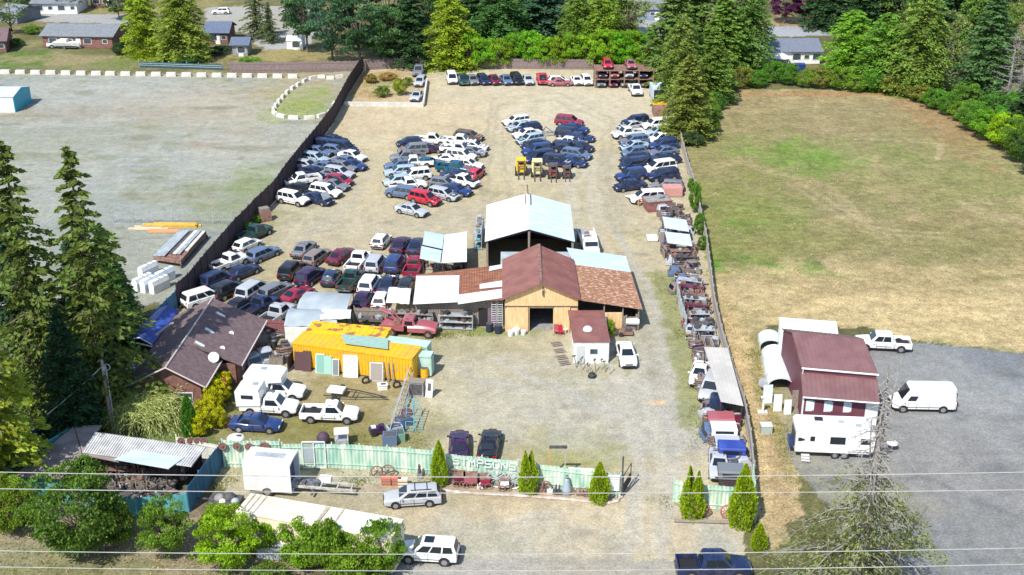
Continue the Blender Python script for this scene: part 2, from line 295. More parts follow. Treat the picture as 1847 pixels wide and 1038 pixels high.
def ground_mat(nm):
    m = bpy.data.materials.new('soil_'+nm); m.use_nodes = True; t = m.node_tree; N, L = t.nodes, t.links; p = N['Principled BSDF']
    p.inputs['Roughness'].default_value = .93; p.inputs['Specular IOR Level'].default_value = .15
    at = N.new('ShaderNodeAttribute'); at.attribute_name = 'soil'; tc = N.new('ShaderNodeTexCoord')
    cur = at.outputs['Color']
    grassy = nm in ('ground', 'field')
    sets = [(1.1, (1,1,1), .38 if grassy else .22), (4.5, (1,1,1), .55 if grassy else .36), (14, (1,1,1), .6 if grassy else .4)]
    if nm == 'field': sets.append((.35, (.8,1,1), .30))
    if nm in ('gravel_lot',): sets.append((.5, (.7,1,1), .18))
    if nm in ('paved_lot', 'gravel_yard'): sets.append((.35, (1.1,.6,1), .16))
    for sc, st, amt in sets:
        mp = N.new('ShaderNodeMapping'); mp.inputs['Scale'].default_value = st; L.new(tc.outputs['Object'], mp.inputs[0])
        no = N.new('ShaderNodeTexNoise'); no.inputs['Scale'].default_value = sc; no.inputs['Detail'].default_value = 8; no.inputs['Roughness'].default_value = .65
        L.new(mp.outputs[0], no.inputs['Vector'])
        mr = N.new('ShaderNodeMapRange'); mr.inputs['From Min'].default_value = .28; mr.inputs['From Max'].default_value = .72
        mr.inputs['To Min'].default_value = 1-amt; mr.inputs['To Max'].default_value = 1+amt*.8; L.new(no.outputs['Fac'], mr.inputs['Value'])
        mu = N.new('ShaderNodeVectorMath'); mu.operation = 'SCALE'; L.new(cur, mu.inputs[0]); L.new(mr.outputs[0], mu.inputs['Scale']); cur = mu.outputs[0]
    L.new(cur, p.inputs['Base Color'])
    b = N.new('ShaderNodeBump'); b.inputs['Strength'].default_value = .55; b.inputs['Distance'].default_value = .15 if grassy else .05; L.new(no.outputs['Fac'], b.inputs['Height']); L.new(b.outputs[0], p.inputs['Normal'])
    return m
build_ground()
# ================================================================ trees
def leaf_mat(name, trans=.42):
    m = bpy.data.materials.new(name); m.use_nodes = True; t = m.node_tree; N, L = t.nodes, t.links; p = N['Principled BSDF']; out = N['Material Output']
    oi = N.new('ShaderNodeObjectInfo'); at = N.new('ShaderNodeAttribute'); at.attribute_name = 'tone'
    mu = N.new('ShaderNodeVectorMath'); mu.operation = 'MULTIPLY'; L.new(oi.outputs['Color'], mu.inputs[0]); L.new(at.outputs['Color'], mu.inputs[1])
    L.new(mu.outputs[0], p.inputs['Base Color']); p.inputs['Roughness'].default_value = .55; p.inputs['Specular IOR Level'].default_value = .25
    tr = N.new('ShaderNodeBsdfTranslucent'); L.new(mu.outputs[0], tr.inputs['Color']); mx = N.new('ShaderNodeMixShader'); mx.inputs[0].default_value = trans
    L.new(p.outputs[0], mx.inputs[1]); L.new(tr.outputs[0], mx.inputs[2]); L.new(mx.outputs[0], out.inputs[0]); return m
M_LEAF = leaf_mat('foliage'); M_BARK = mat('bark', (.10,.075,.055), (.2,.165,.13), 4, .95, stretch=(3,3,.6))
M_BARKG = mat('grey_bark', (.19,.17,.155), (.33,.31,.29), 4, .95, stretch=(3,3,.6))
def leaves_mesh(name, C, D, L_, Wd, tone):
    """quads centred C, long axis D, length L_, width Wd, tone per leaf (n,3)"""
    n = len(C); rnd = RNG.normal(size=(n, 3)); S = np.cross(D, rnd); S /= np.linalg.norm(S, axis=1)[:, None]+1e-9
    a, b = D*L_[:, None]/2, S*Wd[:, None]/2
    P = np.stack([C-a-b*.5, C-a*.1+b, C+a+b*.15, C+a*.1-b], 1).reshape(-1, 3)
    me = bpy.data.meshes.new(name); me.vertices.add(4*n); me.vertices.foreach_set('co', P.reshape(-1)); me.loops.add(4*n); me.loops.foreach_set('vertex_index', np.arange(4*n))
    me.polygons.add(n); me.polygons.foreach_set('loop_start', np.arange(n)*4); me.update(calc_edges=True)
    ca = me.color_attributes.new('tone', 'FLOAT_COLOR', 'POINT'); t = np.repeat(np.concatenate([tone, np.ones((n, 1))], 1), 4, 0); ca.data.foreach_set('color', t.reshape(-1))
    me.materials.append(M_LEAF); return me
def unit(v): return v/(np.linalg.norm(v, axis=-1, keepdims=True)+1e-9)
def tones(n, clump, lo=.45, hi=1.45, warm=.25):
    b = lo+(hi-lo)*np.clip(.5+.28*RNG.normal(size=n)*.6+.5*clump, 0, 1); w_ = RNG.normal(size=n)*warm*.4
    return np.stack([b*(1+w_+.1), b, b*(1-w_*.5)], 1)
def conifer_proto(h, r, nb=90, per=80, droop=.25, lsz=.34, base=.08, power=1.0, sparse=0.0, seed=1, wd=.5):
    """a narrow trunk with tiers of drooping boughs carrying sprays"""
    Cs, Ds, cl = [], [], []; tr = MB()
    rs = np.random.default_rng(seed)
    tr.cyl((0,0,0), (0,0,h*.5), r*.06+.12, 8, 0, r*.04+.07); tr.cyl((0,0,h*.5), (0,0,h*.98), r*.04+.07, 7, 0, .02)
    for i in range(nb):
        f = base+(1-base)*((i+rs.random())/nb)**.9; z = h*f; L = r*((1-f)**power)*(rs.uniform(.65, 1.12) if power < .71 else rs.uniform(.42, 1.3))+.12*h/20
        az = i*2.399+rs.normal()*.35; d = np.array((math.cos(az), math.sin(az), 0)); up = rs.uniform(-.05, .22)*(f)
        k = max(6, int(per*(.25+.75*(1-f)))); k = int(k*(1-sparse*rs.random())); s = rs.random(k)**.75
        spread = .26*L*(1-s*.55)+.06; side = np.cross(d, (0, 0, 1))
        P = d*(s*L)[:, None]+np.outer(rs.normal(size=k)*spread*.75, side); P[:, 2] += z+up*L*s-droop*L*s*s+rs.normal(size=k)*.07*L*.5
        P[:, 2] -= np.abs(rs.normal(size=k))*.10*L*(1-s)
        D = unit(d*.9+side*rs.normal(size=k)[:, None]*.7+np.array((0,0,-.35))+rs.normal(size=(k, 3))*.28)
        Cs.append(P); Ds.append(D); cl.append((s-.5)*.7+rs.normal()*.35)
        if L > .8: tr.cyl((0,0,z), tuple(d*L*.8+np.array((0,0,z+up*L*.8-droop*L*.64))), .05+.01*L, 4, 0, .015)
    C = np.concatenate(Cs); D = np.concatenate(Ds); c = np.concatenate(cl); n = len(C); C[:, 2] = np.clip(C[:, 2], .1, None)
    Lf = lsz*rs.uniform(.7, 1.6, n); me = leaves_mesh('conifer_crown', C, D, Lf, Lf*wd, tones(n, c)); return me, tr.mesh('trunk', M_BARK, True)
def broad_proto(h, r, nclump=55, per=130, lsz=.3, base=.25, seed=1, top=1.0, flat=1.0, wd=.62, sparse=0.):
    rs = np.random.default_rng(seed); tr = MB(); Cs, Ds, cl = [], [], []
    tr.cyl((0,0,0), (0,0,h*.4), .03*h*.5+.06, 8, 0, .02*h*.5+.04); cz = h*(base+(1-base)*.5); hz = h*(1-base)/2
    for i in range(nclump):
        v = unit(rs.normal(size=3)); v[2] = v[2]*.9+.1; rad = rs.uniform(.4, 1.0)**.5*rs.uniform(.9, 1.1)
        c = np.array((v[0]*r*rad, v[1]*r*rad, cz+v[2]*hz*rad*top)); cr = r*rs.uniform(.17, .34)
        k = int(per*rs.uniform(.6, 1.3)*(1-sparse*rs.random())); q = unit(rs.normal(size=(k, 3))); q[:, 2] = np.abs(q[:, 2])*.9-.25; rr = cr*rs.uniform(.55, 1.05, k)
        P = c+q*rr[:, None]*np.array((1,1,.75*flat)); D = unit(q*.5+rs.normal(size=(k, 3))*.8)
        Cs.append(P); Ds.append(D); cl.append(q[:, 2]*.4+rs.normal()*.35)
        if i % 2 == 0: tr.cyl((0,0,h*rs.uniform(.15,.4)), tuple(c), .02*h*.4+.02, 5, 0, .015)
    C = np.concatenate(Cs); n = len(C); C[:, 2] = np.clip(C[:, 2], .06, None); Lf = lsz*rs.uniform(.6, 1.4, n)
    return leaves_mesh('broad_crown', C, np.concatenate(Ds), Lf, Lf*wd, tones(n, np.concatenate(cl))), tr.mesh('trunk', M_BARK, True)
def column_proto(h, r, n=5200, seed=3, lsz=.16, tips=1):
    rs = np.random.default_rng(seed); u = rs.random(n); az = rs.random(n)*2*math.pi
    prof = np.where(u < .18, .78+u*1.2, 1.0-.0*u)*np.clip(1-np.clip((u-.3)/.7, 0, 1)**1.5*.93, .05, 1)
    lump = 1+.13*np.sin(az*3+u*8+seed)+.10*np.sin(az*7-u*19)+.09*rs.normal(size=n); rr = r*prof*lump*rs.uniform(.8, 1.04, n)
    C = np.stack([np.cos(az)*rr, np.sin(az)*rr, u*h+.03], 1)
    if tips > 1:
        s = np.where(np.cos(az) > 0, 1, -1)*np.clip((u-.55)/.45, 0, 1); C[:, 0] = C[:, 0]*(1-.3*np.abs(s))+s*r*.38; C[:, 2] += np.where(s < 0, -.05*h*np.abs(s), 0)
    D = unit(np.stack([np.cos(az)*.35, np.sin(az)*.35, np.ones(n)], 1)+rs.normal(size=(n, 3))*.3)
    Lf = lsz*rs.uniform(.7, 1.6, n); tr = MB().cyl((0,0,0), (0,0,h*.8), .07, 6, 0, .02)
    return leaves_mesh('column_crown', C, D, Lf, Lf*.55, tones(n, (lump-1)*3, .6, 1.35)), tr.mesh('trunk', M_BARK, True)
def bare_proto(h, r, seed=5, nb=46, start=.15, twig=5, rad=.16, mt=None, up=.35):
    rs = random.Random(seed); b = MB(); b.cyl((0,0,0), (0,0,h*.6), rad, 8, 0, rad*.6); b.cyl((0,0,h*.6), (0,0,h), rad*.6, 6, 0, .02)
    for i in range(nb):
        f = start+(1-start)*(i+rs.random())/nb; az = i*2.4+rs.random()*.6; L = r*(1-f*.75)*rs.uniform(.6, 1.1); p = Vector((0,0,h*f)); d = Vector((math.cos(az), math.sin(az), up*rs.uniform(-.4, 1.2)))
        q = p
        for s_ in range(4):
            n = q+d*(L/4)+Vector((rs.gauss(0,1), rs.gauss(0,1), rs.gauss(0,1)))*.05*L; b.cyl(q, n, rad*.30*(1-s_/5), 4, 0, rad*.30*(1-(s_+1)/5))
            for t_ in range(twig-2 if s_ == 0 else twig):
                e = n+Vector((d.x*.5+rs.gauss(0,.7), d.y*.5+rs.gauss(0,.7), rs.gauss(.1,.5)))*L*.16; b.cyl(n if t_ % 2 else (q+n)/2, e, rad*.09, 3, 0, .006)
            q = n
    return b.mesh('bare_branches', mt or M_BARKG, False)
PROTO = {
 'fir': conifer_proto(24, 4.8, 170, 150, .34, .46, .03, .62, 0, 1), 'fir2': conifer_proto(24, 4.6, 160, 150, .24, .46, .05, .65, .2, 2),
 'cedar': conifer_proto(16, 4.6, 190, 170, .34, .36, .0, .45, 0, 3, .4), 'cedar2': conifer_proto(16, 4.4, 180, 170, .46, .38, .0, .36, .05, 4, .4),
 'oldfir': conifer_proto(24, 4.8, 110, 150, .36, .44, .05, .72, .3, 6),
 'broad': broad_proto(12, 5.0, 70, 130, .42, .08, 1), 'broad2': broad_proto(12, 4.6, 60, 130, .42, .12, 2), 'round': broad_proto(5, 3.0, 95, 150, .20, .02, 3, flat=.9),
 'shrub': broad_proto(2.6, 2.4, 70, 120, .20, 0.0, 4), 'shrub2': broad_proto(3.0, 2.2, 65, 130, .19, 0.0, 8), 'loose': broad_proto(12, 4.5, 45, 70, .4, .2, 9, sparse=.5),
 'column': column_proto(4, .95, tips=2), 'column1': column_proto(4, .95, seed=9),
}
_tc = {}
def tree(kind, name, base, h, label, cat, color, group=None, wide=1.0, rz=None, part='crown', kind_=None):
    cm, tm = PROTO[kind]; co = np.empty(len(cm.vertices)*3, dtype=np.float32)
    if kind not in _tc:
        cm.vertices.foreach_get('co', co); _tc[kind] = float(np.percentile(co.reshape(-1, 3)[:, 2], 99.7))
    s = h/_tc[kind]; o = thing(name, label, cat, base, random.random()*6.28 if rz is None else rz, group); o.scale = (s*wide, s*wide, s)
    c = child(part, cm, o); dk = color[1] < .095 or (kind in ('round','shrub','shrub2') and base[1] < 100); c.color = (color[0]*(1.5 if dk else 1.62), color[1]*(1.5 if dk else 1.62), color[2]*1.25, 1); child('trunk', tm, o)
    return o
G_YG, G_GR, G_DK, G_OL, G_TEAL, G_BR = (.17,.25,.022), (.095,.175,.03), (.035,.085,.035), (.14,.16,.035), (.045,.11,.075), (.13,.28,.02)
def tree_px(kind, name, bx, by, ty, wpx, label, cat, color, group=None):
    """base at photo (bx,by), top at height ty, width wpx"""
    b = A(bx, by); h = AY(bx, ty, b.y).z; cm = PROTO[kind][0]
    if kind+'_r' not in _tc:
        co = np.empty(len(cm.vertices)*3, dtype=np.float32); cm.vertices.foreach_get('co', co); co = co.reshape(-1, 3); _tc[kind+'_r'] = float(np.percentile(np.hypot(co[:, 0], co[:, 1]), 97)); _tc[kind] = float(np.percentile(co[:, 2], 99.7))
    D = b.y*CP+(CAM_H-h*.4)*SP; rw = wpx/2*D/F_PX; s = h/_tc[kind]
    return tree(kind, name, b, h, label, cat, color, group, wide=rw/(_tc[kind+'_r']*s))
CON = 'conifer tree'
# far left pair, central wood, right wood ---------------------------------------------------------
FW = 'trees along the far end of the yard'; RW = 'trees behind the dry field'
for t in [
 ('cedar','cedar_tree',262,100,-28,78,'yellow-green conifer, slimmer of the two behind the teal garden fence',CON,G_YG,None),
 ('cedar2','cedar_tree',330,108,-35,104,'broad full green conifer beside the slimmer yellowish one, behind the teal garden fence',CON,(.14,.20,.035),None),
 ('broad','leafy_tree',600,112,-30,95,'dark broad tree near the board fence corner, next to the dry lawn','tree',G_TEAL,FW),
 ('broad2','leafy_tree',650,122,-20,110,'dark leafy tree right behind the corner of the board fence','tree',(.04,.10,.05),FW),
 ('broad','leafy_tree',700,120,10,90,'dark green tree behind the weedy patch at the yard corner','tree',(.05,.12,.045),FW),
 ('fir','fir_tree',742,118,-30,90,'dark fir behind the grey truck at the yard corner',CON,G_DK,FW),
 ('broad2','leafy_tree',700,90,-60,120,'tall shaded tree rising behind the dark corner trees','tree',(.035,.08,.05),FW),
 ('cedar','cedar_tree',812,122,-20,104,'bright yellow-green cedar at the head of the row of parked cars',CON,G_YG,FW),
 ('cedar2','cedar_tree',900,100,-40,120,'deep green conifer behind the navy cars of the far row',CON,(.05,.13,.04),FW),
 ('fir','fir_tree',860,70,-80,110,'tall dark fir standing behind the bright cedar',CON,G_DK,FW),
 ('fir2','fir_tree',975,85,-60,130,'tall bluish fir behind the hedge, above the silver car',CON,G_TEAL,FW),
 ('cedar','cedar_tree',1040,110,-20,90,'mid green cedar between the bluish fir and the rack end',CON,G_GR,FW),
 ('cedar2','cedar_tree',1085,112,-10,100,'light green cedar behind the left end of the rusty rack',CON,(.13,.22,.03),FW),
 ('loose','leafy_tree',1130,80,-40,100,'thin grey-green tree behind the rack, beside the grey house','tree',(.16,.22,.11),FW),
 ('cedar','cedar_tree',1145,118,55,70,'small bright cedar behind the right end of the rusty rack',CON,G_YG,FW),
 ('fir','fir_tree',1210,150,-40,120,'big green fir at the yard corner beside the rack',CON,(.10,.17,.05),None),
 ('fir2','fir_tree',1250,120,-70,110,'tall fir behind the corner fir, towards the street',CON,(.085,.16,.045),None),
 ('cedar2','cedar_tree',1345,130,-45,100,'tall broad green conifer beside the slate-roofed house',CON,(.085,.17,.045),None),
 ('fir','fir_tree',1300,140,-10,110,'dense green conifer between the corner fir and the house',CON,(.10,.19,.04),None),
 ('fir','fir_tree',1238,250,100,98,'olive fir standing alone at the field corner beside the car rows',CON,(.125,.165,.04),None),('cedar2','fir_tree',1224,196,36,96,'full green fir directly behind the olive fir at the field corner',CON,(.11,.17,.04),None),('fir','fir_tree',1282,186,50,84,'mid green fir at the field corner, on the field side of the olive fir',CON,(.10,.175,.04),None),
 ('oldfir','fir_tree',1262,232,150,60,'thin light-green fir just behind the lone olive fir',CON,(.15,.21,.05),None),
 ('broad','leafy_tree',1415,42,-18,60,'dark purple-leaved tree, one nearer the big conifer','tree',(.075,.018,.075),'purple-leaved trees by the street'),
 ('broad2','leafy_tree',1450,42,-14,56,'dark purple-leaved tree, one nearer the wood','tree',(.085,.016,.08),'purple-leaved trees by the street'),
 ('cedar2','cedar_tree',1530,140,20,110,'bright green rounded cedar beside the slate-roofed house, at the field edge',CON,(.12,.26,.03),RW),
 ('cedar','cedar_tree',1590,155,25,120,'large mid green cedar next to the rounded one at the field edge',CON,(.10,.22,.035),RW),
 ('cedar2','cedar_tree',1650,165,-10,130,'tallest broad cedar above the curve of the field edge',CON,(.12,.2,.045),RW),
 ('fir','fir_tree',1560,60,-110,120,'dark fir behind the row of bright cedars',CON,G_DK,RW),
 ('fir','fir_tree',1490,50,-80,90,'dark fir beside the purple trees',CON,G_DK,RW),
 ('loose','leafy_tree',1715,160,20,90,'loose grey-green tree with pale trunk in the wood','tree',(.15,.2,.08),RW),
 ('fir','fir_tree',1700,100,-90,130,'dark tall fir deep in the wood',CON,(.05,.11,.05),RW),
 ('fir2','fir_tree',1770,190,-20,110,'blue-green fir among the bare trees',CON,(.06,.13,.055),RW),
 ('broad','leafy_tree',1800,90,-60,150,'broad olive tree at the back of the wood','tree',(.12,.17,.04),RW),
 ('broad2','leafy_tree',1830,150,10,120,'light green tree behind the bare pale trees','tree',(.12,.19,.05),RW),
 ('fir','fir_tree',1850,260,120,100,'dark green fir at the wood edge nearest the paved lot',CON,(.04,.09,.035),RW),
 ('broad','leafy_tree',1620,60,-60,130,'mid green tree standing behind the tallest cedar','tree',(.08,.15,.045),RW),
 ('fir','fir_tree',60,20,-60,50,'conifer behind the far corner house',CON,(.05,.1,.05),None),
 ('loose','leafy_tree',22,62,-20,70,'sparse green tree in front of the corner house','tree',(.07,.13,.05),None),
 ('oldfir','fir_tree',465,70,-30,56,'thin ragged fir by the far street, nearer the sheds',CON,(.09,.13,.06),None),
 ('oldfir','fir_tree',488,78,5,40,'shorter ragged fir by the far street, beside the white shed',CON,(.08,.12,.06),None),
 ('fir','fir_tree',540,40,-90,60,'dark fir across the far street, behind the white shed',CON,(.05,.08,.05),None),
]: tree_px(*t)
for t in [('broad2','leafy_tree',555,95,-30,80,'mid green tree at the lawn end nearest the white shed','tree',(.05,.12,.06),FW),('broad','leafy_tree',770,80,-60,90,'shaded tree between the corner fir and the bright cedar','tree',(.04,.10,.04),FW),('cedar','cedar_tree',935,60,-70,90,'pale green cedar showing between the two bluish firs',CON,(.10,.2,.04),FW),('cedar2','cedar_tree',1110,70,-60,90,'olive cedar behind the thin grey-green tree',CON,(.1,.17,.04),FW),('broad','leafy_tree',1680,60,-70,120,'olive tree at the top edge of the wood','tree',(.09,.15,.04),RW),('cedar2','cedar_tree',1745,130,-20,90,'mid green cedar deep in the wood near the bare trees',CON,(.09,.17,.04),RW),('broad2','leafy_tree',215,36,-20,50,'green garden tree behind the brick ranch house','tree',(.06,.12,.04),None),('round','shrub',58,62,46,30,'bright round shrub near the far corner house','shrub',(.1,.22,.03),None),('round','shrub',340,116,98,40,'dark shrub at the foot of the conifer pair','shrub',(.05,.11,.04),None),('loose','leafy_tree',130,22,-30,60,'thin tree above the far grey-roofed house','tree',(.07,.13,.05),None),('round','shrub',215,100,78,26,'dark hedge bush at the lawn fence beside the slimmer yellow-green conifer','shrub',(.04,.09,.035),None),('shrub','shrub',30,84,70,26,'green garden bush in front of the corner house','shrub',(.07,.15,.04),None),('shrub2','shrub',8,78,58,30,'dark garden bush at the corner house wall','shrub',(.04,.1,.04),None),('broad','leafy_tree',232,20,-40,50,'dark tree behind the slimmer yellow-green conifer','tree',(.04,.09,.04),None),('round','shrub',450,118,104,46,'bright green bramble at the end of the brown wooden fence','shrub',(.10,.23,.03),None),('broad','leafy_tree',20,12,-40,60,'dark tree over the small house at the top corner','tree',(.05,.1,.05),None),('shrub','shrub',395,100,84,34,'dark bush between the blue-roofed house and the conifer pair','shrub',(.04,.08,.04),None)]: tree_px(*t)
# shrubs and hedge row along the far end and the field edge
i = 0
for x in range(845, 1180, 27):
    tree_px('round' if i % 2 else 'shrub2', 'hedge_shrub', x+random.uniform(-6,6), 122+random.uniform(-3,3), 60+random.uniform(-8,10), 52, f'bright green shrub, {ORD[i]} along the hedge row behind the far parked cars', 'shrub', (.12+random.uniform(-.03,.03),.27+random.uniform(-.04,.03),.02), 'hedge shrubs behind the far parked cars'); i += 1
edge = [(1270,205),(1290,196),(1310,168),(1335,160),(1362,158),(1392,150),(1420,154),(1450,158),(1480,160),(1512,162),(1545,166),(1575,166),(1605,170),(1632,176),(1658,184),(1682,196),(1705,208),(1728,218)]
for i, (x, y) in enumerate(edge):
    c = random.choice([(.07,.19,.025),(.12,.22,.03),(.14,.17,.04),(.06,.15,.03)])
    tree_px('shrub' if i % 2 else 'round', 'shrub', x, y, y-random.uniform(26, 44), random.uniform(36, 50), f'green shrub, {ORD[i]} along the field edge counted from the lone olive fir', 'shrub', c, 'shrubs along the field edge')
for i, (x, y, t, w_, c) in enumerate([(1752,236,185,60,(.08,.2,.03)),(1775,252,200,56,(.10,.24,.02)),(1805,270,205,66,(.19,.33,.015)),(1835,292,215,70,(.07,.15,.025)),(1868,320,230,80,(.03,.07,.02)),(1790,225,170,70,(.06,.16,.03)),(1835,240,170,80,(.07,.2,.03)),(1740,200,150,60,(.09,.2,.03))]):
    tree_px('round', 'shrub', x, y, t, w_, ['leafy green shrub where the field edge turns down','green shrub between the turn and the yellow bush','bright yellow-green bush at the field edge near the wood corner','dark green bush beside the bright yellow bush','blackish green bush at the edge of the picture by the field','deep green bush behind the bright yellow bush','fresh green bush behind the dark ones by the wood','green bush at the foot of the loose grey tree'][i], 'shrub', c, 'shrubs at the wood corner')
BT = bare_proto(13, 3.4, 5, 40, .25, 5, .2); BT2 = bare_proto(12, 3.8, 8, 44, .2, 6, .17)
for i, (x, y, t, w_, lb) in enumerate([(1700,168,60,1.0,'tall pale bare tree rising from the bushes in the wood'),(1735,165,95,.8,'short pale bare tree between two taller ones'),(1765,150,80,.9,'slanting pale bare trunk behind the bushes'),(1812,205,60,1.3,'spreading grey bare tree in front of the wood'),(1835,195,20,1.5,'largest grey bare tree at the edge of the wood'),(1324,130,10,.8,'dead grey tree between the two tall green conifers')]):
    b = A(x, y); h = AY(x, t, b.y).z; o = thing('bare_tree', lb, 'bare tree', b, i*1.3, 'dead bare trees'); s = h/13; o.scale = (s*w_, s*w_, s)
    child('branches', BT if i % 2 else BT2, o)
# big firs on the near left -----------------------------------------------------------------------
NF = 'tall firs beside the house'
K_ = 1
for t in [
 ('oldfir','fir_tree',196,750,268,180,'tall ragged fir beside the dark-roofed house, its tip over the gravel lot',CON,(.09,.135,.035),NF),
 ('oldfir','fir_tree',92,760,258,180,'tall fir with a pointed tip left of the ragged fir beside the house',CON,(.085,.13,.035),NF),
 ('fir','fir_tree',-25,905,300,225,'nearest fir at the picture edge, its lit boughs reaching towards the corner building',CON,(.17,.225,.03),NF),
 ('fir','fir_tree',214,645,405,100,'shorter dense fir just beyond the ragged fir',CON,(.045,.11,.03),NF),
 ('fir','fir_tree',228,590,478,66,'lowest shade-darkened fir beside the blue carport',CON,(.03,.07,.03),NF),  # from here down, the mass's shade is put into the foliage colour
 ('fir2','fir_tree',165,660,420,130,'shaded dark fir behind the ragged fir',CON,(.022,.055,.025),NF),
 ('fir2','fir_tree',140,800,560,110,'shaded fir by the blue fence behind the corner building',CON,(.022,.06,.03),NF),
 ('fir','fir_tree',60,700,380,130,'shade-darkened fir between the two tall ragged ones at the edge',CON,(.025,.06,.03),NF),
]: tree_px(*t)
# near shrubs -------------------------------------------------------------------------------------
NS = 'shrubs along the roadside'
for t in [
 ('round','shrub',24,962,868,100,'green bush at the picture corner below the teal wall','shrub',(.13,.22,.025),NS),
 ('round','shrub',150,1000,852,175,'largest dark green bush in front of the teal building','shrub',(.075,.15,.025),NS),
 ('shrub2','shrub',212,985,900,70,'mid green bush squeezed between the largest bush and the next','shrub',(.09,.16,.03),NS),
 ('round','shrub',300,1002,905,100,'green bush standing alone in front of the blue leaning fence','shrub',(.10,.19,.025),NS),
 ('round','shrub',412,1030,922,118,'bright yellow-green bush at the end of the long white trailer','shrub',(.17,.30,.015),NS),
 ('shrub','shrub',468,996,940,70,'bright bush touching the near side of the white trailer end','shrub',(.14,.27,.015),NS),
 ('shrub2','shrub',392,950,912,50,'small light green bush behind the bright yellow-green one','shrub',(.16,.27,.03),NS),
 ('shrub2','shrub',552,1014,945,95,'green bush at the middle of the white trailer','shrub',(.13,.25,.02),NS),
 ('shrub','shrub',590,1032,940,80,'low bush in front of the trailer, next to the grey box','shrub',(.12,.22,.025),NS),
 ('round','shrub',640,1016,950,92,'dense green bush hiding the trailer side, second from its right end','shrub',(.11,.22,.02),NS),
 ('round','shrub',694,1034,942,84,'tall dense bush at the right end of the trailer beside the white car','shrub',(.10,.21,.02),NS),
 ('shrub','shrub',650,1050,985,110,'low bright bush on the road verge below the trailer','shrub',(.11,.2,.02),NS),
 ('shrub','shrub',490,1058,1015,70,'small bush on the verge below the grey box','shrub',(.10,.17,.03),NS),
 ('column1','hedge_shrub',344,785,712,32,'narrow deep green cypress beside the yellow hedge','shrub',(.05,.16,.02),None),
 ('column1','hedge_shrub',192,785,742,24,'small green cypress behind the utility pole','shrub',(.09,.2,.02),None),
]: tree_px(*t)
for i, (x, y, t, w_) in enumerate([(404,712,672,36),(396,728,684,40),(386,748,700,42),(374,768,722,42),(364,785,742,40),(396,772,735,30)]):
    tree_px('shrub2', 'hedge_shrub', x, y, t, w_, f'golden yellow-green hedge shrub, {ORD[i]} down the slanting hedge from the house roof', 'shrub', (.33,.36,.012), 'golden hedge beside the house')
ARB = 'columnar cedars along the green fence'
for i, (x, by, ty, w_, lb) in enumerate([(793,876,795,31,'columnar cedar before the green fence, beside the first letter of the sign'),(953,890,812,36,'columnar cedar before the green fence, just past the painted lettering'),(1080,906,834,38,'columnar cedar before the green fence, nearest the white sign and gateway'),(1247,934,844,46,'columnar cedar across the gateway, the one nearer the driveway'),(1336,950,838,50,'taller columnar cedar across the gateway, nearer the field track'),(1368,992,945,30,'small columnar cedar at the end of the teal fence by the track')]):
    tree_px('column' if i in (1, 3) else 'column1', 'columnar_cedar', x, by, ty, w_, lb, 'cedar', (.17,.26,.010), ARB)
# weeping plume plant
def plume(base, r, h, n, label):
    rs = np.random.default_rng(4); Cs, Ds, cl = [], [], []
    for i in range(n):
        az = rs.random()*6.28; L = r*rs.uniform(.35, 1.05); hz = h*rs.uniform(.65, 1.05); off = rs.normal(size=2)*r*.28
        for k in range(14):
            s = k/13; x = L*s; z = hz*(1-(1.15*s-.35)**2*1.1)
            Cs.append((off[0]+math.cos(az)*x, off[1]+math.sin(az)*x, max(.05, z))); d = np.array((math.cos(az), math.sin(az), -2.2*(1.15*s-.35)*hz/L)); Ds.append(d/np.linalg.norm(d)); cl.append(rs.normal()*.4)
    n2 = len(Cs); me = leaves_mesh('fronds', np.array(Cs), np.array(Ds), np.full(n2, .42), np.full(n2, .07), tones(n2, np.array(cl), .6, 1.5))
    o = thing('plume_plant', label, 'plant', base); c = child('fronds', me, o); c.color = (.46,.56,.20, 1); child('trunk', MB().cyl((0,0,0), (0,0,h*.6), .12, 6).mesh('trunk', M_BARK), o)
plume(A(268,765), 4.0, 3.0, 620, 'wide weeping green plant with drooping fronds in front of the house gable')
plume(A(215,765), 1.8, 2.3, 160, 'smaller weeping plant between the utility pole and the wide one')
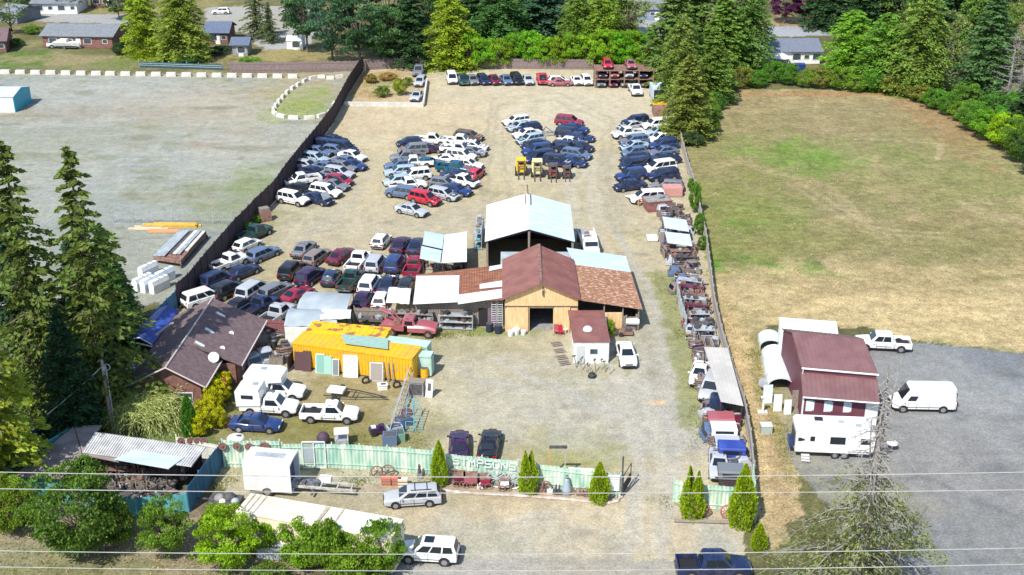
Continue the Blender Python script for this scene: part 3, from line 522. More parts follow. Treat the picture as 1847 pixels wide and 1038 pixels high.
# half-dead cedar in the near right corner
def dead_top_cedar():
    b = A(1533, 1150); h = 22.3; o = thing('dying_cedar', 'tall dying cedar with bare grey top and thin green lower boughs beside the paved lot', 'tree', b)
    rs = random.Random(12); tr = MB(); tr.cyl((0,0,0), (0,0,12), .42, 9, 0, .27); tr.cyl((0,0,12), (.1,.2,22.3), .26, 7, 0, .03); tr.cyl((.1,0,14.5), (1.1,.9,21.9), .12, 6, 0, .02)
    tr.cyl((0,0,10.5), (-.55,.2,17.5), .12, 6, 0, .03)
    tr.build('trunk', M_BARKG, o)
    br = MB(); Cs, Ds, cl = [], [], []; nr = np.random.default_rng(3)
    for i in range(150):
        f = (i+rs.random())/150; z = 2.0+18.7*f; L = (7.2*(1-f)**1.05+.5)*rs.uniform(.45, 1.15); az = i*2.399+rs.gauss(0,.4); d = Vector((math.cos(az), math.sin(az), 0)); side = d.cross(V(0,0,1)); q = V(0,0,z)
        for s_ in range(5):
            t = (s_+1)/5; n = V(0,0,z)+d*L*t+V(0,0,-.42*L*t*t+.12*L*t)+side*rs.gauss(0,.05)*L; br.cyl(q, n, .075*(1-t*.75), 4, 0, .06*(1-t*.8))
            for k in range(3):
                e = n+(d*.5+side*rs.choice((-1,1))*rs.uniform(.5,1)+V(0,0,rs.uniform(-.7,.1)))*L*.17; br.cyl(n, e, .018, 3, 0, .006)
            q = n
        if z < 14.0:
            k = int(rs.uniform(60, 330)*(1-(z/14.0)**2*.85)); s = nr.random(k)**.55; P = np.outer(s*L, tuple(d)); P[:, 2] += z-.42*L*s*s+.12*L*s; P += np.outer(nr.normal(size=k)*.20*L*(1-s*.4), tuple(side)); P[:, 2] -= np.abs(nr.normal(size=k))*.35
            Cs.append(P); Ds.append(unit(np.array((d.x,d.y,-.5))+nr.normal(size=(k,3))*.5)); cl.append(nr.normal()*.5+(s-.6)*.6)
    br.build('branches', M_BARKG, o)
    C = np.concatenate(Cs); n = len(C); c = child('crown', leaves_mesh('crown', C, np.concatenate(Ds), np.full(n, .26)*nr.uniform(.6,1.6,n), np.full(n, .135), tones(n, np.concatenate(cl), .4, 1.5)), o); c.color = (.20,.25,.085, 1)
dead_top_cedar()
# ================================================================ cars
def car_loft(st, roofst=None):
    """st: (x, half width, bottom, shoulder, top)"""
    rings = []
    for x, w_, zb, zs, zt in st:
        h = [(w_*.80, zb), (w_*.97, zb+.07), (w_, zb+(zs-zb)*.55), (w_*.985, zs), (w_*.90, zs+(zt-zs)*.72), (w_*.55, zt), (0, zt+.015)]
        pts = h+[(-a, b) for a, b in reversed(h[:-1])]
        rings.append([(x, a, b) for a, b in pts])
    return rings
def cab_loft(zb, zr, xr, xf, rr, rf, wb, wr):
    """greenhouse from belt rectangle xr..xf to roof rectangle rr..rf"""
    def ring(x0, x1, w_, z, c=.16, crown=0):
        return [(x0, -w_+c, z), (x0, w_-c, z), (x0+c, w_, z), ((x0+x1)/2, w_, z+crown*.3), (x1-c, w_, z), (x1, w_-c, z), (x1, -w_+c, z), (x1-c, -w_, z), ((x0+x1)/2, -w_, z+crown*.3), (x0+c, -w_, z)]
    L = lambda a, b, t: a+(b-a)*t
    return [ring(xr, xf, wb, zb-.05), ring(L(xr,rr,.5), L(xf,rf,.5), L(wb,wr,.42), L(zb,zr,.47)), ring(L(xr,rr,.93), L(xf,rf,.93), L(wb,wr,.9), L(zb,zr,.93)), ring(rr+.12, rf-.12, wr-.1, zr, .2), ring(rr+.6, rf-.6, wr*.5, zr+.02, .2)]
KIND = {
 'sedan': dict(L=4.75, w=.90, st=[(-2.37,.76,.38,.66,.78),(-2.28,.85,.28,.76,.93),(-1.6,.90,.22,.84,.99),(-.4,.90,.2,.86,.95),(.9,.90,.2,.85,.94),(1.6,.885,.2,.80,.88),(2.15,.84,.24,.70,.77),(2.37,.72,.34,.52,.60)], cab=(.93,1.42,-1.72,1.12,-1.05,.22,.82,.60), npane=2, wr=.33, wx=(-1.42,1.42)),
 'coupe': dict(L=4.55, w=.88, st=[(-2.27,.76,.38,.64,.76),(-2.18,.84,.28,.74,.90),(-1.5,.88,.22,.82,.94),(-.4,.88,.2,.82,.90),(.8,.88,.2,.80,.89),(1.5,.865,.2,.75,.83),(2.05,.82,.24,.66,.72),(2.27,.7,.34,.5,.57)], cab=(.89,1.30,-1.75,.95,-.85,.05,.80,.56), npane=1, wr=.32, wx=(-1.35,1.38)),
 'hatchback': dict(L=4.05, w=.86, st=[(-2.02,.76,.36,.72,.84),(-1.95,.83,.26,.82,.95),(-1.2,.86,.2,.88,.96),(0,.86,.2,.88,.94),(.9,.86,.2,.86,.95),(1.4,.84,.2,.78,.88),(1.85,.79,.25,.66,.75),(2.02,.68,.34,.52,.6)], cab=(.93,1.47,-1.95,1.15,-1.55,.30,.79,.60), npane=2, wr=.31, wx=(-1.25,1.25)),
 'wagon': dict(L=4.75, w=.88, st=[(-2.37,.78,.36,.74,.86),(-2.3,.86,.26,.84,.96),(-1.4,.88,.22,.88,.96),(0,.88,.2,.88,.95),(.95,.88,.2,.86,.95),(1.6,.87,.2,.80,.88),(2.15,.82,.25,.70,.77),(2.37,.7,.34,.52,.6)], cab=(.94,1.50,-2.3,1.18,-1.98,.32,.81,.64), npane=3, wr=.33, wx=(-1.35,1.42)),
 'suv': dict(L=4.65, w=.93, st=[(-2.32,.84,.46,.86,1.0),(-2.26,.91,.36,.96,1.08),(-1.3,.93,.32,1.0,1.1),(0,.93,.3,1.0,1.08),(.95,.93,.3,.99,1.1),(1.6,.91,.32,.94,1.04),(2.12,.87,.36,.82,.93),(2.32,.76,.44,.62,.74)], cab=(1.08,1.75,-2.28,1.2,-2.02,.42,.86,.70), npane=3, wr=.38, wx=(-1.35,1.42)),
 'minivan': dict(L=4.95, w=.97, st=[(-2.47,.88,.38,.86,1.0),(-2.4,.95,.28,.94,1.06),(-1.3,.97,.25,.98,1.06),(0,.97,.24,.98,1.06),(1.2,.97,.24,.95,1.06),(1.8,.94,.25,.86,.96),(2.25,.87,.3,.74,.82),(2.47,.72,.38,.55,.63)], cab=(1.03,1.78,-2.42,1.72,-2.12,.65,.90,.74), npane=3, wr=.34, wx=(-1.5,1.55)),
 'pickup': dict(L=5.35, w=.97, st=[(-.62,.95,.42,.98,1.1),(-.5,.96,.4,1.0,1.1),(.6,.97,.38,1.02,1.12),(1.2,.97,.38,1.0,1.14),(1.9,.95,.4,.95,1.08),(2.5,.92,.42,.88,1.0),(2.67,.82,.46,.7,.84)], cab=(1.08,1.78,-.55,1.35,-.38,.70,.88,.72), npane=1, wr=.38, wx=(-1.65,1.72), bed=(-2.68,-.64)),
 'crew pickup': dict(L=5.6, w=.97, st=[(-1.1,.95,.42,.98,1.1),(-1.0,.96,.4,1.0,1.1),(.6,.97,.38,1.02,1.12),(1.2,.97,.38,1.0,1.14),(1.9,.95,.4,.95,1.08),(2.6,.92,.42,.88,1.0),(2.8,.82,.46,.7,.84)], cab=(1.08,1.80,-1.02,1.35,-.86,.70,.88,.72), npane=2, wr=.39, wx=(-1.75,1.8), bed=(-2.8,-1.14)),
 'cargo van': dict(L=5.9, w=1.02, st=[(-2.94,.94,.42,1.0,1.2),(-2.9,1.0,.36,1.05,1.22),(-1,1.02,.34,1.1,1.22),(.8,1.02,.34,1.1,1.22),(1.7,1.02,.34,1.1,1.24),(2.3,.99,.36,1.02,1.14),(2.8,.92,.4,.84,.96),(2.94,.8,.46,.66,.78)], cab=(1.2,2.50,-2.92,2.2,-2.84,1.35,.98,.86), npane=0, wr=.36, wx=(-1.75,1.95)),
}
_cm = {}
def quad_on(mb, a, b, c, d, u0, u1, v0, v1, n, off=.014, m=0):
    """pane inset on face a-b (bottom) c-d (top, c over b)"""
    a, b, c, d = map(Vector, (a, b, c, d)); P = lambda u, v: (a.lerp(b, u)).lerp(d.lerp(c, u), v)+Vector(n)*off
    p = [P(u0, v0), P(u1, v0), P(u1, v1), P(u0, v1)]; mb.hexa([q-Vector(n)*(off*.8) for q in p], p, m)
def car_parts(kind):
    if kind in _cm: return _cm[kind]
    K = KIND[kind]; P = {}; w_ = K['w']; zb, zr, xr, xf, rr, rf, wb, wr = K['cab']
    b = MB(); b.loft(car_loft(K['st'])); b.loft(cab_loft(*K['cab']))
    if 'bed' in K:
        x0, x1 = K['bed']; b.box(((x0+x1)/2, 0, .62), (x1-x0, 1.6, .1))
        for s in (-1, 1): b.box(((x0+x1)/2, s*(w_-.075), .80), (x1-x0, .13, .60))
        b.box((x0+.05, 0, .80), (.10, 2*w_-.32, .58)); b.box((x1-.04, 0, .84), (.06, 2*w_-.32, .5))
    for s in (-1, 1):
        b.box((xf-.28, s*(w_+.10), zb+.04), (.12, .20, .13))
    z0, z1 = K['st'][3][2]+.12, K['st'][3][3]+.04
    for s in (-1, 1):
        xs = {'sedan': (-1.15,-.1,.95), 'wagon': (-1.15,-.1,1.0), 'suv': (-1.15,-.1,1.0), 'minivan': (-1.1,.1,1.3), 'hatchback': (-1.0,.05,.95), 'coupe': (-.45,.9), 'pickup': (-.55,.62), 'crew pickup': (-1.0,-.2,.75), 'cargo van': (-2.8,-.4,.75,1.55)}[kind]
        for x in xs: b.box((x, s*(w_+.001), (z0+z1)/2), (.03, .012, z1-z0), m=1)
        b.box((0, s*(w_+.004), z0+.16), (K['L']*.55 if 'bed' not in K else 1.5, .014, .05), m=1)
        for x in xs[:-1]: b.box((x+.22 if kind != 'coupe' else x+.3, s*(w_+.008), z1-.06), (.16, .02, .035), m=2)
    b.box((K['L']/2+.005, 0, K['st'][-1][2]+.30), (.03, w_*.8, .12), m=1); b.box((-K['L']/2-.03, 0, .72), (.03, .42, .12), m=2)
    P['body'] = b.mesh('body', [paint('white'), M_BLACKP, M_CHROME], True)
    # glass
    def mid(x0, x1, z): return 0
    g = MB(); nf = Vector((zr-zb, 0, xf-rf)).normalized(); quad_on(g, (xf,-wb+.1,zb), (xf,wb-.1,zb), (rf,wr-.06,zr), (rf,-wr+.06,zr), .06,.94,.10,.86, nf, .03); P['windshield'] = g.mesh('windshield', M_GLASS)
    g = MB(); nr_ = Vector((-(zr-zb), 0, rr-xr)).normalized()
    if kind != 'cargo van': quad_on(g, (xr,-wb+.1,zb), (xr,wb-.1,zb), (rr,wr-.06,zr), (rr,-wr+.06,zr), .08,.92,.14,.84, nr_, .03)
    else:
        for s in (-.25, .25): g.box((-2.93, s*1.9, 1.75), (.03, .62, .5))
    P['rear_window'] = g.mesh('rear_window', M_GLASS)
    for s in (-1, 1):
        g = MB(); n = Vector((0, s*(zr-zb), wb-wr)).normalized(); a, bb, c, d = (xr+.1,s*wb,zb), (xf-.1,s*wb,zb), (rf-.08,s*wr,zr), (rr+.08,s*wr,zr)
        k = K['npane']
        if k == 0: quad_on(g, a, bb, c, d, .76,.92,.06,.42, n, .035)
        else:
            e = {1: [(.28,.93)], 2: [(.10,.50),(.54,.93)], 3: [(.04,.30),(.34,.62),(.66,.94)]}[k]
            if kind == 'pickup': e = [(.12,.93)]
            for u0, u1 in e: quad_on(g, a, bb, c, d, u0, u1, .12, .84, n, .035)
        P['side_window' if s < 0 else 'side_window_'] = g.mesh('side_window', M_GLASS)
    u = MB(); x0, x1 = -K['L']/2+.25, K['L']/2-.25; u.box((0, 0, .34), (x1-x0, 2*w_-.3, .26))
    for x in K['wx']:
        for s in (-1, 1): u.cyl((x, s*(w_-.20), K['wr']+.02), (x, s*(w_+.004), K['wr']+.02), K['wr']+.07, 16)
    if 'bed' in K: u.box(((K['bed'][0]+K['bed'][1])/2, 0, .685), (K['bed'][1]-K['bed'][0]-.2, 1.62, .03))
    P['underbody'] = u.mesh('underbody', M_DARK)
    t = MB(); t.cyl((0,-.11,0), (0,.11,0), K['wr'], 16); P['wheel'] = t.mesh('wheel', M_TYRE)
    t = MB(); t.cyl((0,-.118,0), (0,.118,0), K['wr']*.62, 12); t.cyl((0,-.124,0), (0,.124,0), K['wr']*.18, 8); P['rim'] = t.mesh('rim', M_RIM)
    zf, zt_ = K['st'][-1][3], (K['st'][0][3] if 'bed' not in K else .85); hl = MB(); hl.box((0,0,0), (.10,.34,.15)); P['headlight'] = hl.mesh('headlight', M_LAMP); tl = MB(); tl.box((0,0,0), (.08,.16 if kind in ('suv','minivan','wagon','pickup','crew pickup','cargo van') else .36,.30 if kind in ('suv','minivan','wagon','pickup','crew pickup','cargo van') else .14)); P['taillight'] = tl.mesh('taillight', M_TAIL)
    bu = MB(); xe = K['L']/2; bu.box((xe-.03,0,K['st'][-1][2]+.10), (.14, 1.5*w_, .16)); P['front_bumper'] = bu.mesh('front_bumper', M_CHROME if 'pickup' in kind else M_BLACKP)
    bu = MB(); bu.box((-xe-.02,0,.50), (.14, 1.7*w_, .16)); P['rear_bumper'] = bu.mesh('rear_bumper', M_CHROME if 'pickup' in kind else M_BLACKP)
    P['_lamp'] = ((xe-.09, w_*.62, zf+.10), (-xe+.03, w_*.80, zt_+.06)); _cm[kind] = P; return P
def car(kind, color, loc, heading, label, group, near=False, name=None, extra=None):
    K = KIND[kind]; P = car_parts(kind); o = thing(name or {'crew pickup': 'pickup_truck', 'pickup': 'pickup_truck', 'cargo van': 'cargo_van'}.get(kind, kind), label, {'crew pickup': 'pickup truck', 'pickup': 'pickup truck', 'cargo van': 'van', 'suv': 'suv', 'minivan': 'minivan'}.get(kind, 'car'), loc, R(heading), group)
    child('body', P['body'], o, paint(color))
    for k in ('windshield', 'rear_window', 'underbody', 'front_bumper', 'rear_bumper'): child(k, P[k], o)
    child('side_window', P['side_window'], o); child('side_window', P['side_window_'], o)
    for x in K['wx']:
        for s in (-1, 1):
            wl = child('wheel', P['wheel'], o, loc=(x, s*(K['w']-.10), K['wr']))
            child('rim', P['rim'], wl)
    (a, b_, c), (d, e, f) = P['_lamp']
    for s in (-1, 1):
        child('headlight', P['headlight'], o, loc=(a, s*b_, c)); child('taillight', P['taillight'], o, loc=(d, s*e, f))
    if group and group.startswith('scrap cars') and random.random() < .4:
        m = MB(); st = K['st']; a_, b2 = K['cab'][3]+.1, K['L']/2-.28; zz = [np.interp(x, [q[0] for q in st], [q[4] for q in st])+.02 for x in (a_, b2)]
        m.slab([(a_,-w_h(K),zz[0]), (b2,-w_h(K)*.92,zz[1]), (b2,w_h(K)*.92,zz[1]), (a_,w_h(K),zz[0])], .02); m.build('hood', random.choice([M_DARK, M_DARK, M_RUST, paint('grey'), paint('silver'), paint('taupe')]), o)
    if extra: extra(o, K)
    return o
def w_h(K): return K['w']*.72
def hood_up(o, K):
    m = MB(); xf = K['cab'][3]; m.box((xf+.25, 0, 1.35), (.05, 1.35, 1.0), ry=R(-25)); m.box((K['L']/2-.75, 0, K['st'][-3][4]+.02), (.9, 1.25, .06), m=1); m.build('hood', [M_GALV, M_DARK], o)
def bare_engine(o, K):
    m = MB(); m.box((K['L']/2-.8, 0, K['st'][-3][4]+.045), (1.0, 1.2, .10)); m.box((K['L']/2-.8, .1, K['st'][-3][4]+.12), (.5, .5, .16), m=1); m.build('engine_bay', [M_DARK, M_STEELD], o)
def sunroof(o, K): m = MB(); m.box((-.1, 0, K['cab'][1]+.02), (.75, .8, .05)); m.build('sunroof', M_GLASS, o)
def rack(o, K):
    m = MB(); z = K['cab'][1]+.06; [m.box((x, 0, z), (.06, 1.2, .05)) for x in (-1.2, -.2)]; [m.box((-.7, s*.55, z), (1.7, .05, .05)) for s in (-1, 1)]; m.build('roof_rack', M_BLACKP, o)
AN = lambda c: 'an' if c[0] in 'aeiou' else 'a'
def cluster(items, phrase, group, zc=.75):
    for i, it in enumerate(items):
        px, py, kind, col, hd = it[:5]; ex = it[5] if len(it) > 5 else None
        p = A(px, py, zc); p.z = 0
        car(kind, col, p, hd+random.uniform(-3, 3), f'{col} {kind}, {ORD[i]} {phrase}', group, extra=ex)
cluster([(529,358,'suv','white',-28),(545,340,'sedan','black',-24),(545,324,'pickup','white',208),(566,309,'sedan','navy',-20),(552,297,'hatchback','silver',-24),(568,284,'wagon','pale blue',-26),(573,272,'sedan','steel blue',-22),(588,262,'minivan','navy',-20),(602,251,'sedan','navy',-16)],
 'from the near end of the row against the dark board fence', 'scrap cars against the dark board fence')
cluster([(574,357,'sedan','navy',-34,hood_up),(588,345,'suv','white',-28),(604,332,'coupe','grey',-30),(613,324,'hatchback','crimson',-28),(612,310,'wagon','silver',-26),(618,299,'sedan','grey',-28),(626,290,'sedan','steel blue',-32),(636,296,'coupe','dark blue',-30),(636,280,'sedan','white',-32),(618,266,'minivan','navy',-30),(598,312,'coupe','grey',-20),(590,300,'sedan','steel blue',-24),(604,270,'hatchback','steel blue',-20)],
 'from the near end of the row outside the board fence row', 'scrap cars in the row outside the board fence row')
cluster([(743,377,'sedan','silver',-34),(724,347,'suv','steel blue',160),(767,358,'suv','red',-33),(800,349,'wagon','silver',-34),(735,333,'pickup','white',14),(748,316,'suv','white',196),(722,308,'wagon','pale blue',195),(748,293,'pickup','white',192),(774,291,'coupe','teal',10),(736,283,'pickup','grey',190),(745,270,'suv','grey',190),(772,267,'sedan','purple',12),(722,296,'sedan','steel blue',195),(716,325,'hatchback','pale blue',200),(738,256,'hatchback','navy',195),(777,252,'pickup','white',-6)],
 'from the near end of the mixed block by the red suv', 'scrap cars in the middle block, board fence side')
cluster([(823,341,'sedan','dark blue',-32),(833,326,'pickup','white',-35,bare_engine),(800,329,'hatchback','grey',-20),(820,303,'pickup','teal',-18),(824,316,'sedan','navy',-15),(858,312,'hatchback','red',70),(843,295,'sedan','white',-18),(800,285,'coupe','white',186),(832,281,'suv','white',-16),(852,272,'coupe','grey',-20),(826,268,'pickup','white',-14),(854,262,'sedan','white',-20),(828,254,'pickup','white',-10),(846,244,'wagon','brown',-20)],
 'from the near end of the block side with the teal pickup', 'scrap cars in the middle block, barn side')
cluster([(973,283,'minivan','navy',206),(968,271,'suv','dark blue',206),(966,260,'sedan','navy',208),(956,250,'wagon','pale blue',207),(950,240,'sedan','white',205),(954,229,'hatchback','navy',206),(938,227,'sedan','pale blue',206),(931,217,'wagon','white',206)],
 'from the forklifts in the slanted file behind the yellow forklifts', 'scrap cars behind the yellow forklifts')
cluster([(1006,291,'suv','navy',-26),(1032,290,'sedan','dark blue',-28),(1040,277,'wagon','steel blue',-26),(1022,267,'suv','navy',-24),(1048,264,'hatchback','navy',-24),(1030,255,'sedan','white',-24),(1046,246,'sedan','dark blue',-22),(1028,241,'suv','navy',-24),(1036,230,'sedan','dark blue',-24),(1027,219,'suv','crimson',-24)],
 'from the red forklifts in the file ending at the crimson suv', 'scrap cars behind the red forklifts')
cluster([(1136,333,'sedan','navy',200),(1138,316,'suv','dark blue',204),(1146,296,'minivan','navy',202),(1146,284,'sedan','navy',200),(1144,273,'hatchback','steel blue',200),(1144,262,'sedan','pale blue',202),(1143,252,'wagon','steel blue',200),(1133,240,'pickup','white',198),(1138,226,'sedan','silver',205),(1146,219,'suv','navy',204)],
 'from the near end of the driveway-side column beside the field fence', 'scrap cars in the driveway-side column')
cluster([(1203,334,'wagon','grey',172),(1196,316,'suv','navy',198),(1190,301,'minivan','white',202),(1200,286,'sedan','navy',195),(1196,272,'sedan','steel blue',200),(1196,261,'suv','dark blue',196),(1192,248,'hatchback','white',198),(1188,237,'sedan','pale blue',196),(1182,225,'suv','white',196)],
 'from the near end of the column against the field fence', 'scrap cars against the field fence')
cluster([(815,141,'minivan','white',-82),(834,143,'pickup','dark green',-78),(852,143,'sedan','grey',-76),(872,143,'wagon','navy',-76),(891,143,'sedan','maroon',-76),(913,143,'sedan','steel blue',-78),(932,143,'suv','black',-78),(952,143,'sedan','silver',-78),(978,142,'pickup','red',-88,bare_engine)],
 'from the weedy corner in the far row under the hedge', 'cars parked in the far row under the hedge')
cluster([(1008,144,'hatchback','white',0),(1040,144,'coupe','white',-84),(1058,144,'wagon','white',-86)], 'past the red pickup towards the rusty rack in the far row', 'white cars beside the rusty rack')
cluster([(752,172,'sedan','silver',-100),(758,146,'wagon','silver',-95),(756,127,'crew pickup','grey',-92)], 'from the concrete kerb in the short file beside the weedy patch', 'cars beside the weedy patch')
LOTA = 'cars parked in loose rows beside the house'
for px, py, kind, col, hd, lb in [
 (459,420,'pickup','dark green',60,'dark green pickup half hidden by the fence at the head of the row'),(446,440,'hatchback','white',58,'white hatchback with open tail beside the grey wagon'),
 (475,456,'wagon','steel blue',54,'blue-grey station wagon standing at the outer edge of the row'),(413,472,'pickup','white',52,'white pickup against the board fence'),
 (437,488,'sedan','navy',52,'navy sedan between the white pickup and the open gravel'),(391,503,'suv','navy',56,'small navy suv squeezed against the board fence'),
 (411,522,'suv','black',55,'blackish suv in front of the fence, behind the house roof'),(456,523,'minivan','silver',66,'silver minivan with its tail open, between two dark cars'),
 (497,522,'wagon','grey',56,'grey wagon with pale tail beside the crimson coupe'),(536,528,'coupe','crimson',58,'crimson coupe beside the grey tarpaulins'),
 (366,536,'minivan','white',42,'white van squeezed between the board fence and the house roof'),(433,548,'sedan','black',60,'dark sedan just behind the house roof ridge'),
 (469,551,'pickup','navy',62,'navy pickup behind the house roof eave'),(500,566,'pickup','silver',66,'pale pickup cab in front of the tarpaulins'),
 (548,447,'sedan','grey',76,'grey sedan alone at the rear corner of the loose rows'),(572,461,'wagon','taupe',68,'taupe station wagon between the grey sedan and maroon car'),
 (615,459,'sedan','maroon',68,'shiny maroon sedan in the rear row'),(525,486,'suv','black',78,'black suv in front of the grey sedan'),
 (560,497,'suv','purple',68,'dark purple suv in front of the taupe wagon'),(598,498,'hatchback','navy',82,'navy hatchback beside the purple suv'),
 (633,504,'pickup','dark green',78,'blue-green pickup with an empty bed in the middle row'),(647,469,'pickup','white',78,'white pickup between the maroon sedan and silver suv'),
 (678,474,'suv','silver',80,'silver suv beside the white pickup'),(688,432,'hatchback','white',76,'white hatchback at the back, first of the rear trio'),
 (722,439,'sedan','purple',80,'dark purple sedan between the white and navy cars of the rear trio'),(751,441,'sedan','navy',82,'navy sedan touching the white awning'),
 (713,474,'suv','dark blue',80,'deep blue suv in the middle between silver and red vehicles'),(747,479,'pickup','crimson',84,'crimson pickup in front of the white awning'),
 (667,511,'suv','white',80,'white suv behind the pallet fence'),(700,509,'sedan','navy',82,'navy sedan behind the white folded tarpaulins'),
 (733,514,'wagon','black',84,'black wagon beside the white lean-to roof'),(655,537,'sedan','purple',82,'purple sedan just behind the pallet fence'),
 (688,538,'hatchback','white',84,'white hatchback just behind the pallet fence'),
]:
    p = A(px, py, .75); p.z = 0; car(kind, col, p, hd, lb, LOTA)
for px, py, kind, col, hd, lb, ex in [
 (462,760,'sedan','dark blue',-5,'dark blue sedan with pale side trim on the grass by the campers',None),
 (595,743,'pickup','white',-3,'white pickup with a dark open bed on the grass by the trailer frame',None),
 (1130,636,'sedan','white',-88,'white sedan parked beside the white hut with the maroon roof',None),
 (828,799,'sedan','purple',91,'dark purple sedan behind the green fence, one nearer the ladders',None),
 (883,797,'sedan','black',84,'black sedan behind the green fence, one nearer the gateway',None),
 (744,892,'wagon','silver',186,'silver wagon with roof rack parked outside the green fence',rack),
 (773,992,'suv','white',174,'white suv with a sunroof at the roadside by the bushes',sunroof),
 (1287,1018,'crew pickup','navy',0,'navy pickup at the roadside below the gateway cedars',None),
 (1592,616,'crew pickup','white',173,'white pickup with a dark empty bed behind the maroon building',None),
 (1664,716,'cargo van','white',178,'tall white cargo van on the paved lot',None),
]:
    p = A(px, py, .8 if kind != 'cargo van' else 1.2); p.z = 0; car(kind, col, p, hd, lb, None, extra=ex)
for px, py, kind, col, hd, lb in [(395,14,'sedan','navy',20,'navy car parked on the far street'),(398,20,'hatchback','white',185,'small white car parked at the far street bend'),(110,80,'pickup','white',5,'white vehicle parked behind the brick ranch house')][1:]:
    p = A(px, py, .7); p.z = 0; car(kind, col, p, hd, lb, None)
# ================================================================ buildings
def rib_roof(mb, a, b, c, d, n=20, th=.05, m=0, rh=.045):
    """ribbed sheet: a-b low/near edge, d-c far edge; ribs run a->d"""
    a, b, c, d = map(Vector, (a, b, c, d)); nrm = (b-a).cross(d-a).normalized()
    if nrm.z < 0: nrm = -nrm
    mb.slab([a, b, c, d], th, m)
    for i in range(n+1):
        t = (i+.0)/n; w_ = .035; p, q = a.lerp(b, t), d.lerp(c, t); u = (b-a).normalized()*w_; up = nrm*rh
        if i == 0: p = p+u; q = q+u
        if i == n: p = p-u; q = q-u
        mb.hexa([p-u+nrm*.002, p+u+nrm*.002, q+u+nrm*.002, q-u+nrm*.002], [p-u*.4+up, p+u*.4+up, q+u*.4+up, q-u*.4+up], m)
def wall(mb, a, b, z0, z1, th=.14, m=0, z1b=None):
    a, b = Vector((a[0], a[1], 0)), Vector((b[0], b[1], 0)); n = (b-a).normalized().cross(V(0,0,1))*th/2; z1b = z1 if z1b is None else z1b
    mb.hexa([a-n+V(0,0,z0), b-n+V(0,0,z0), b+n+V(0,0,z0), a+n+V(0,0,z0)], [a-n+V(0,0,z1), b-n+V(0,0,z1b), b+n+V(0,0,z1b), a+n+V(0,0,z1)], m)
def planks(mb, a, b, z0, z1, w_=.2, m=0, z1b=None, off=.02, gap=.02, jit=.05):
    a, b = Vector((a[0], a[1], 0)), Vector((b[0], b[1], 0)); L = (b-a).length; u = (b-a)/L; n = u.cross(V(0,0,1)); k = max(1, int(L/w_)); z1b = z1 if z1b is None else z1b
    for i in range(k):
        p, q = a+u*(i*L/k+gap/2), a+u*((i+1)*L/k-gap/2); o = n*(off+random.uniform(0, .012)); zt = z1+(z1b-z1)*(i+.5)/k-random.uniform(0, jit)
        mb.hexa([p+V(0,0,z0), q+V(0,0,z0), q+o+V(0,0,z0), p+o+V(0,0,z0)], [p+V(0,0,zt), q+V(0,0,zt), q+o+V(0,0,zt), p+o+V(0,0,zt)], m)
M_MAROONR = mat('dull_maroon_roof', (.16,.08,.082), (.195,.105,.104), .8, .55)
M_MAROON = mat('maroon_metal_roof', (.195,.076,.066), (.245,.108,.09), .7, .55)
M_MAROON2 = mat('maroon_siding', (.13,.036,.056), (.16,.05,.07), 1, .6)
M_TANW = mat('tan_plywood', (.62,.40,.19), (.75,.52,.28), 1.5, .8, stretch=(4,4,.6))
M_ROOFW = mat('white_metal_sheet', (.72,.76,.78), (.48,.50,.50), .9, .45, lo_=.5, hi_=.75, stretch=(.6,2,1))
M_ROOFB = mat('pale_blue_metal_sheet', (.44,.56,.68), (.54,.62,.68), .8, .45, stretch=(.6,2,1))
M_RUSTR = mat('rusty_corrugated_sheet', (.19,.07,.045), (.36,.17,.09), 2.2, .85, c3=(.26,.105,.06), stretch=(.5,3.0,1))
M_RUSTO = mat('orange_rusty_sheet', (.24,.12,.075), (.52,.38,.26), 2.6, .85, c3=(.31,.16,.10), stretch=(.9,4.2,1), detail=3)
M_SHING = mat('purple_brown_shingle', (.125,.082,.086), (.17,.12,.12), 2.5, .9, bump=.3)
M_SLATE = mat('grey_slate_shingle', (.15,.17,.19), (.20,.22,.24), 2, .9)
M_FELT = mat('worn_brown_felt', (.20,.165,.155), (.31,.26,.235), .7, .9)
M_BRICK = mat('brick_red_siding', (.17,.075,.065), (.23,.115,.095), 2, .85)
M_GREENF = mat('pale_green_paint', (.26,.46,.38), (.66,.72,.60), .8, .8, stretch=(2.0,2.0,.5), lo_=.34, hi_=.64, c3=(.45,.60,.47))
M_TEALF = mat('teal_paint', (.05,.27,.32), (.12,.40,.42), 1.2, .75, stretch=(2.5,2.5,.3))
M_TEALSHADE = mat('shade_blue_teal_boards', (.035,.12,.22), (.06,.19,.29), 1.2, .8, stretch=(2.5,2.5,.3))  # teal fence's shade painted in as a darker, bluer colour
M_YEL = mat('yellow_painted_steel', (.74,.42,.012), (.58,.30,.07), 1.6, .55, lo_=.48, hi_=.72)
M_YELR = mat('rusted_yellow_roof', (.82,.45,.008), (.33,.15,.05), 1.1, .7, lo_=.52, hi_=.6)
M_GREYT = mat('grey_tarpaulin', (.30,.35,.38), (.38,.43,.46), .6, .6)
M_BLUET = mat('blue_tarpaulin', (.025,.05,.27), (.04,.09,.38), .8, .5)
M_GLASSW = mat('house_window_glass', (.05,.07,.09), rough=.08, spec=.8)
M_CLEAR = mat('milky_plastic_sheet', (.60,.70,.75), (.76,.83,.86), 1.0, .3)
M_CONC = mat('concrete', (.62,.60,.55), (.48,.46,.41), 1.2, .9)
M_CREAM = mat('cream_container_paint', (.72,.60,.44), (.80,.74,.62), .6, .5, lo_=.42, hi_=.6)
M_GRAVEL = mat('grey_board', (.2,.2,.2), (.3,.3,.29), 2, .9)
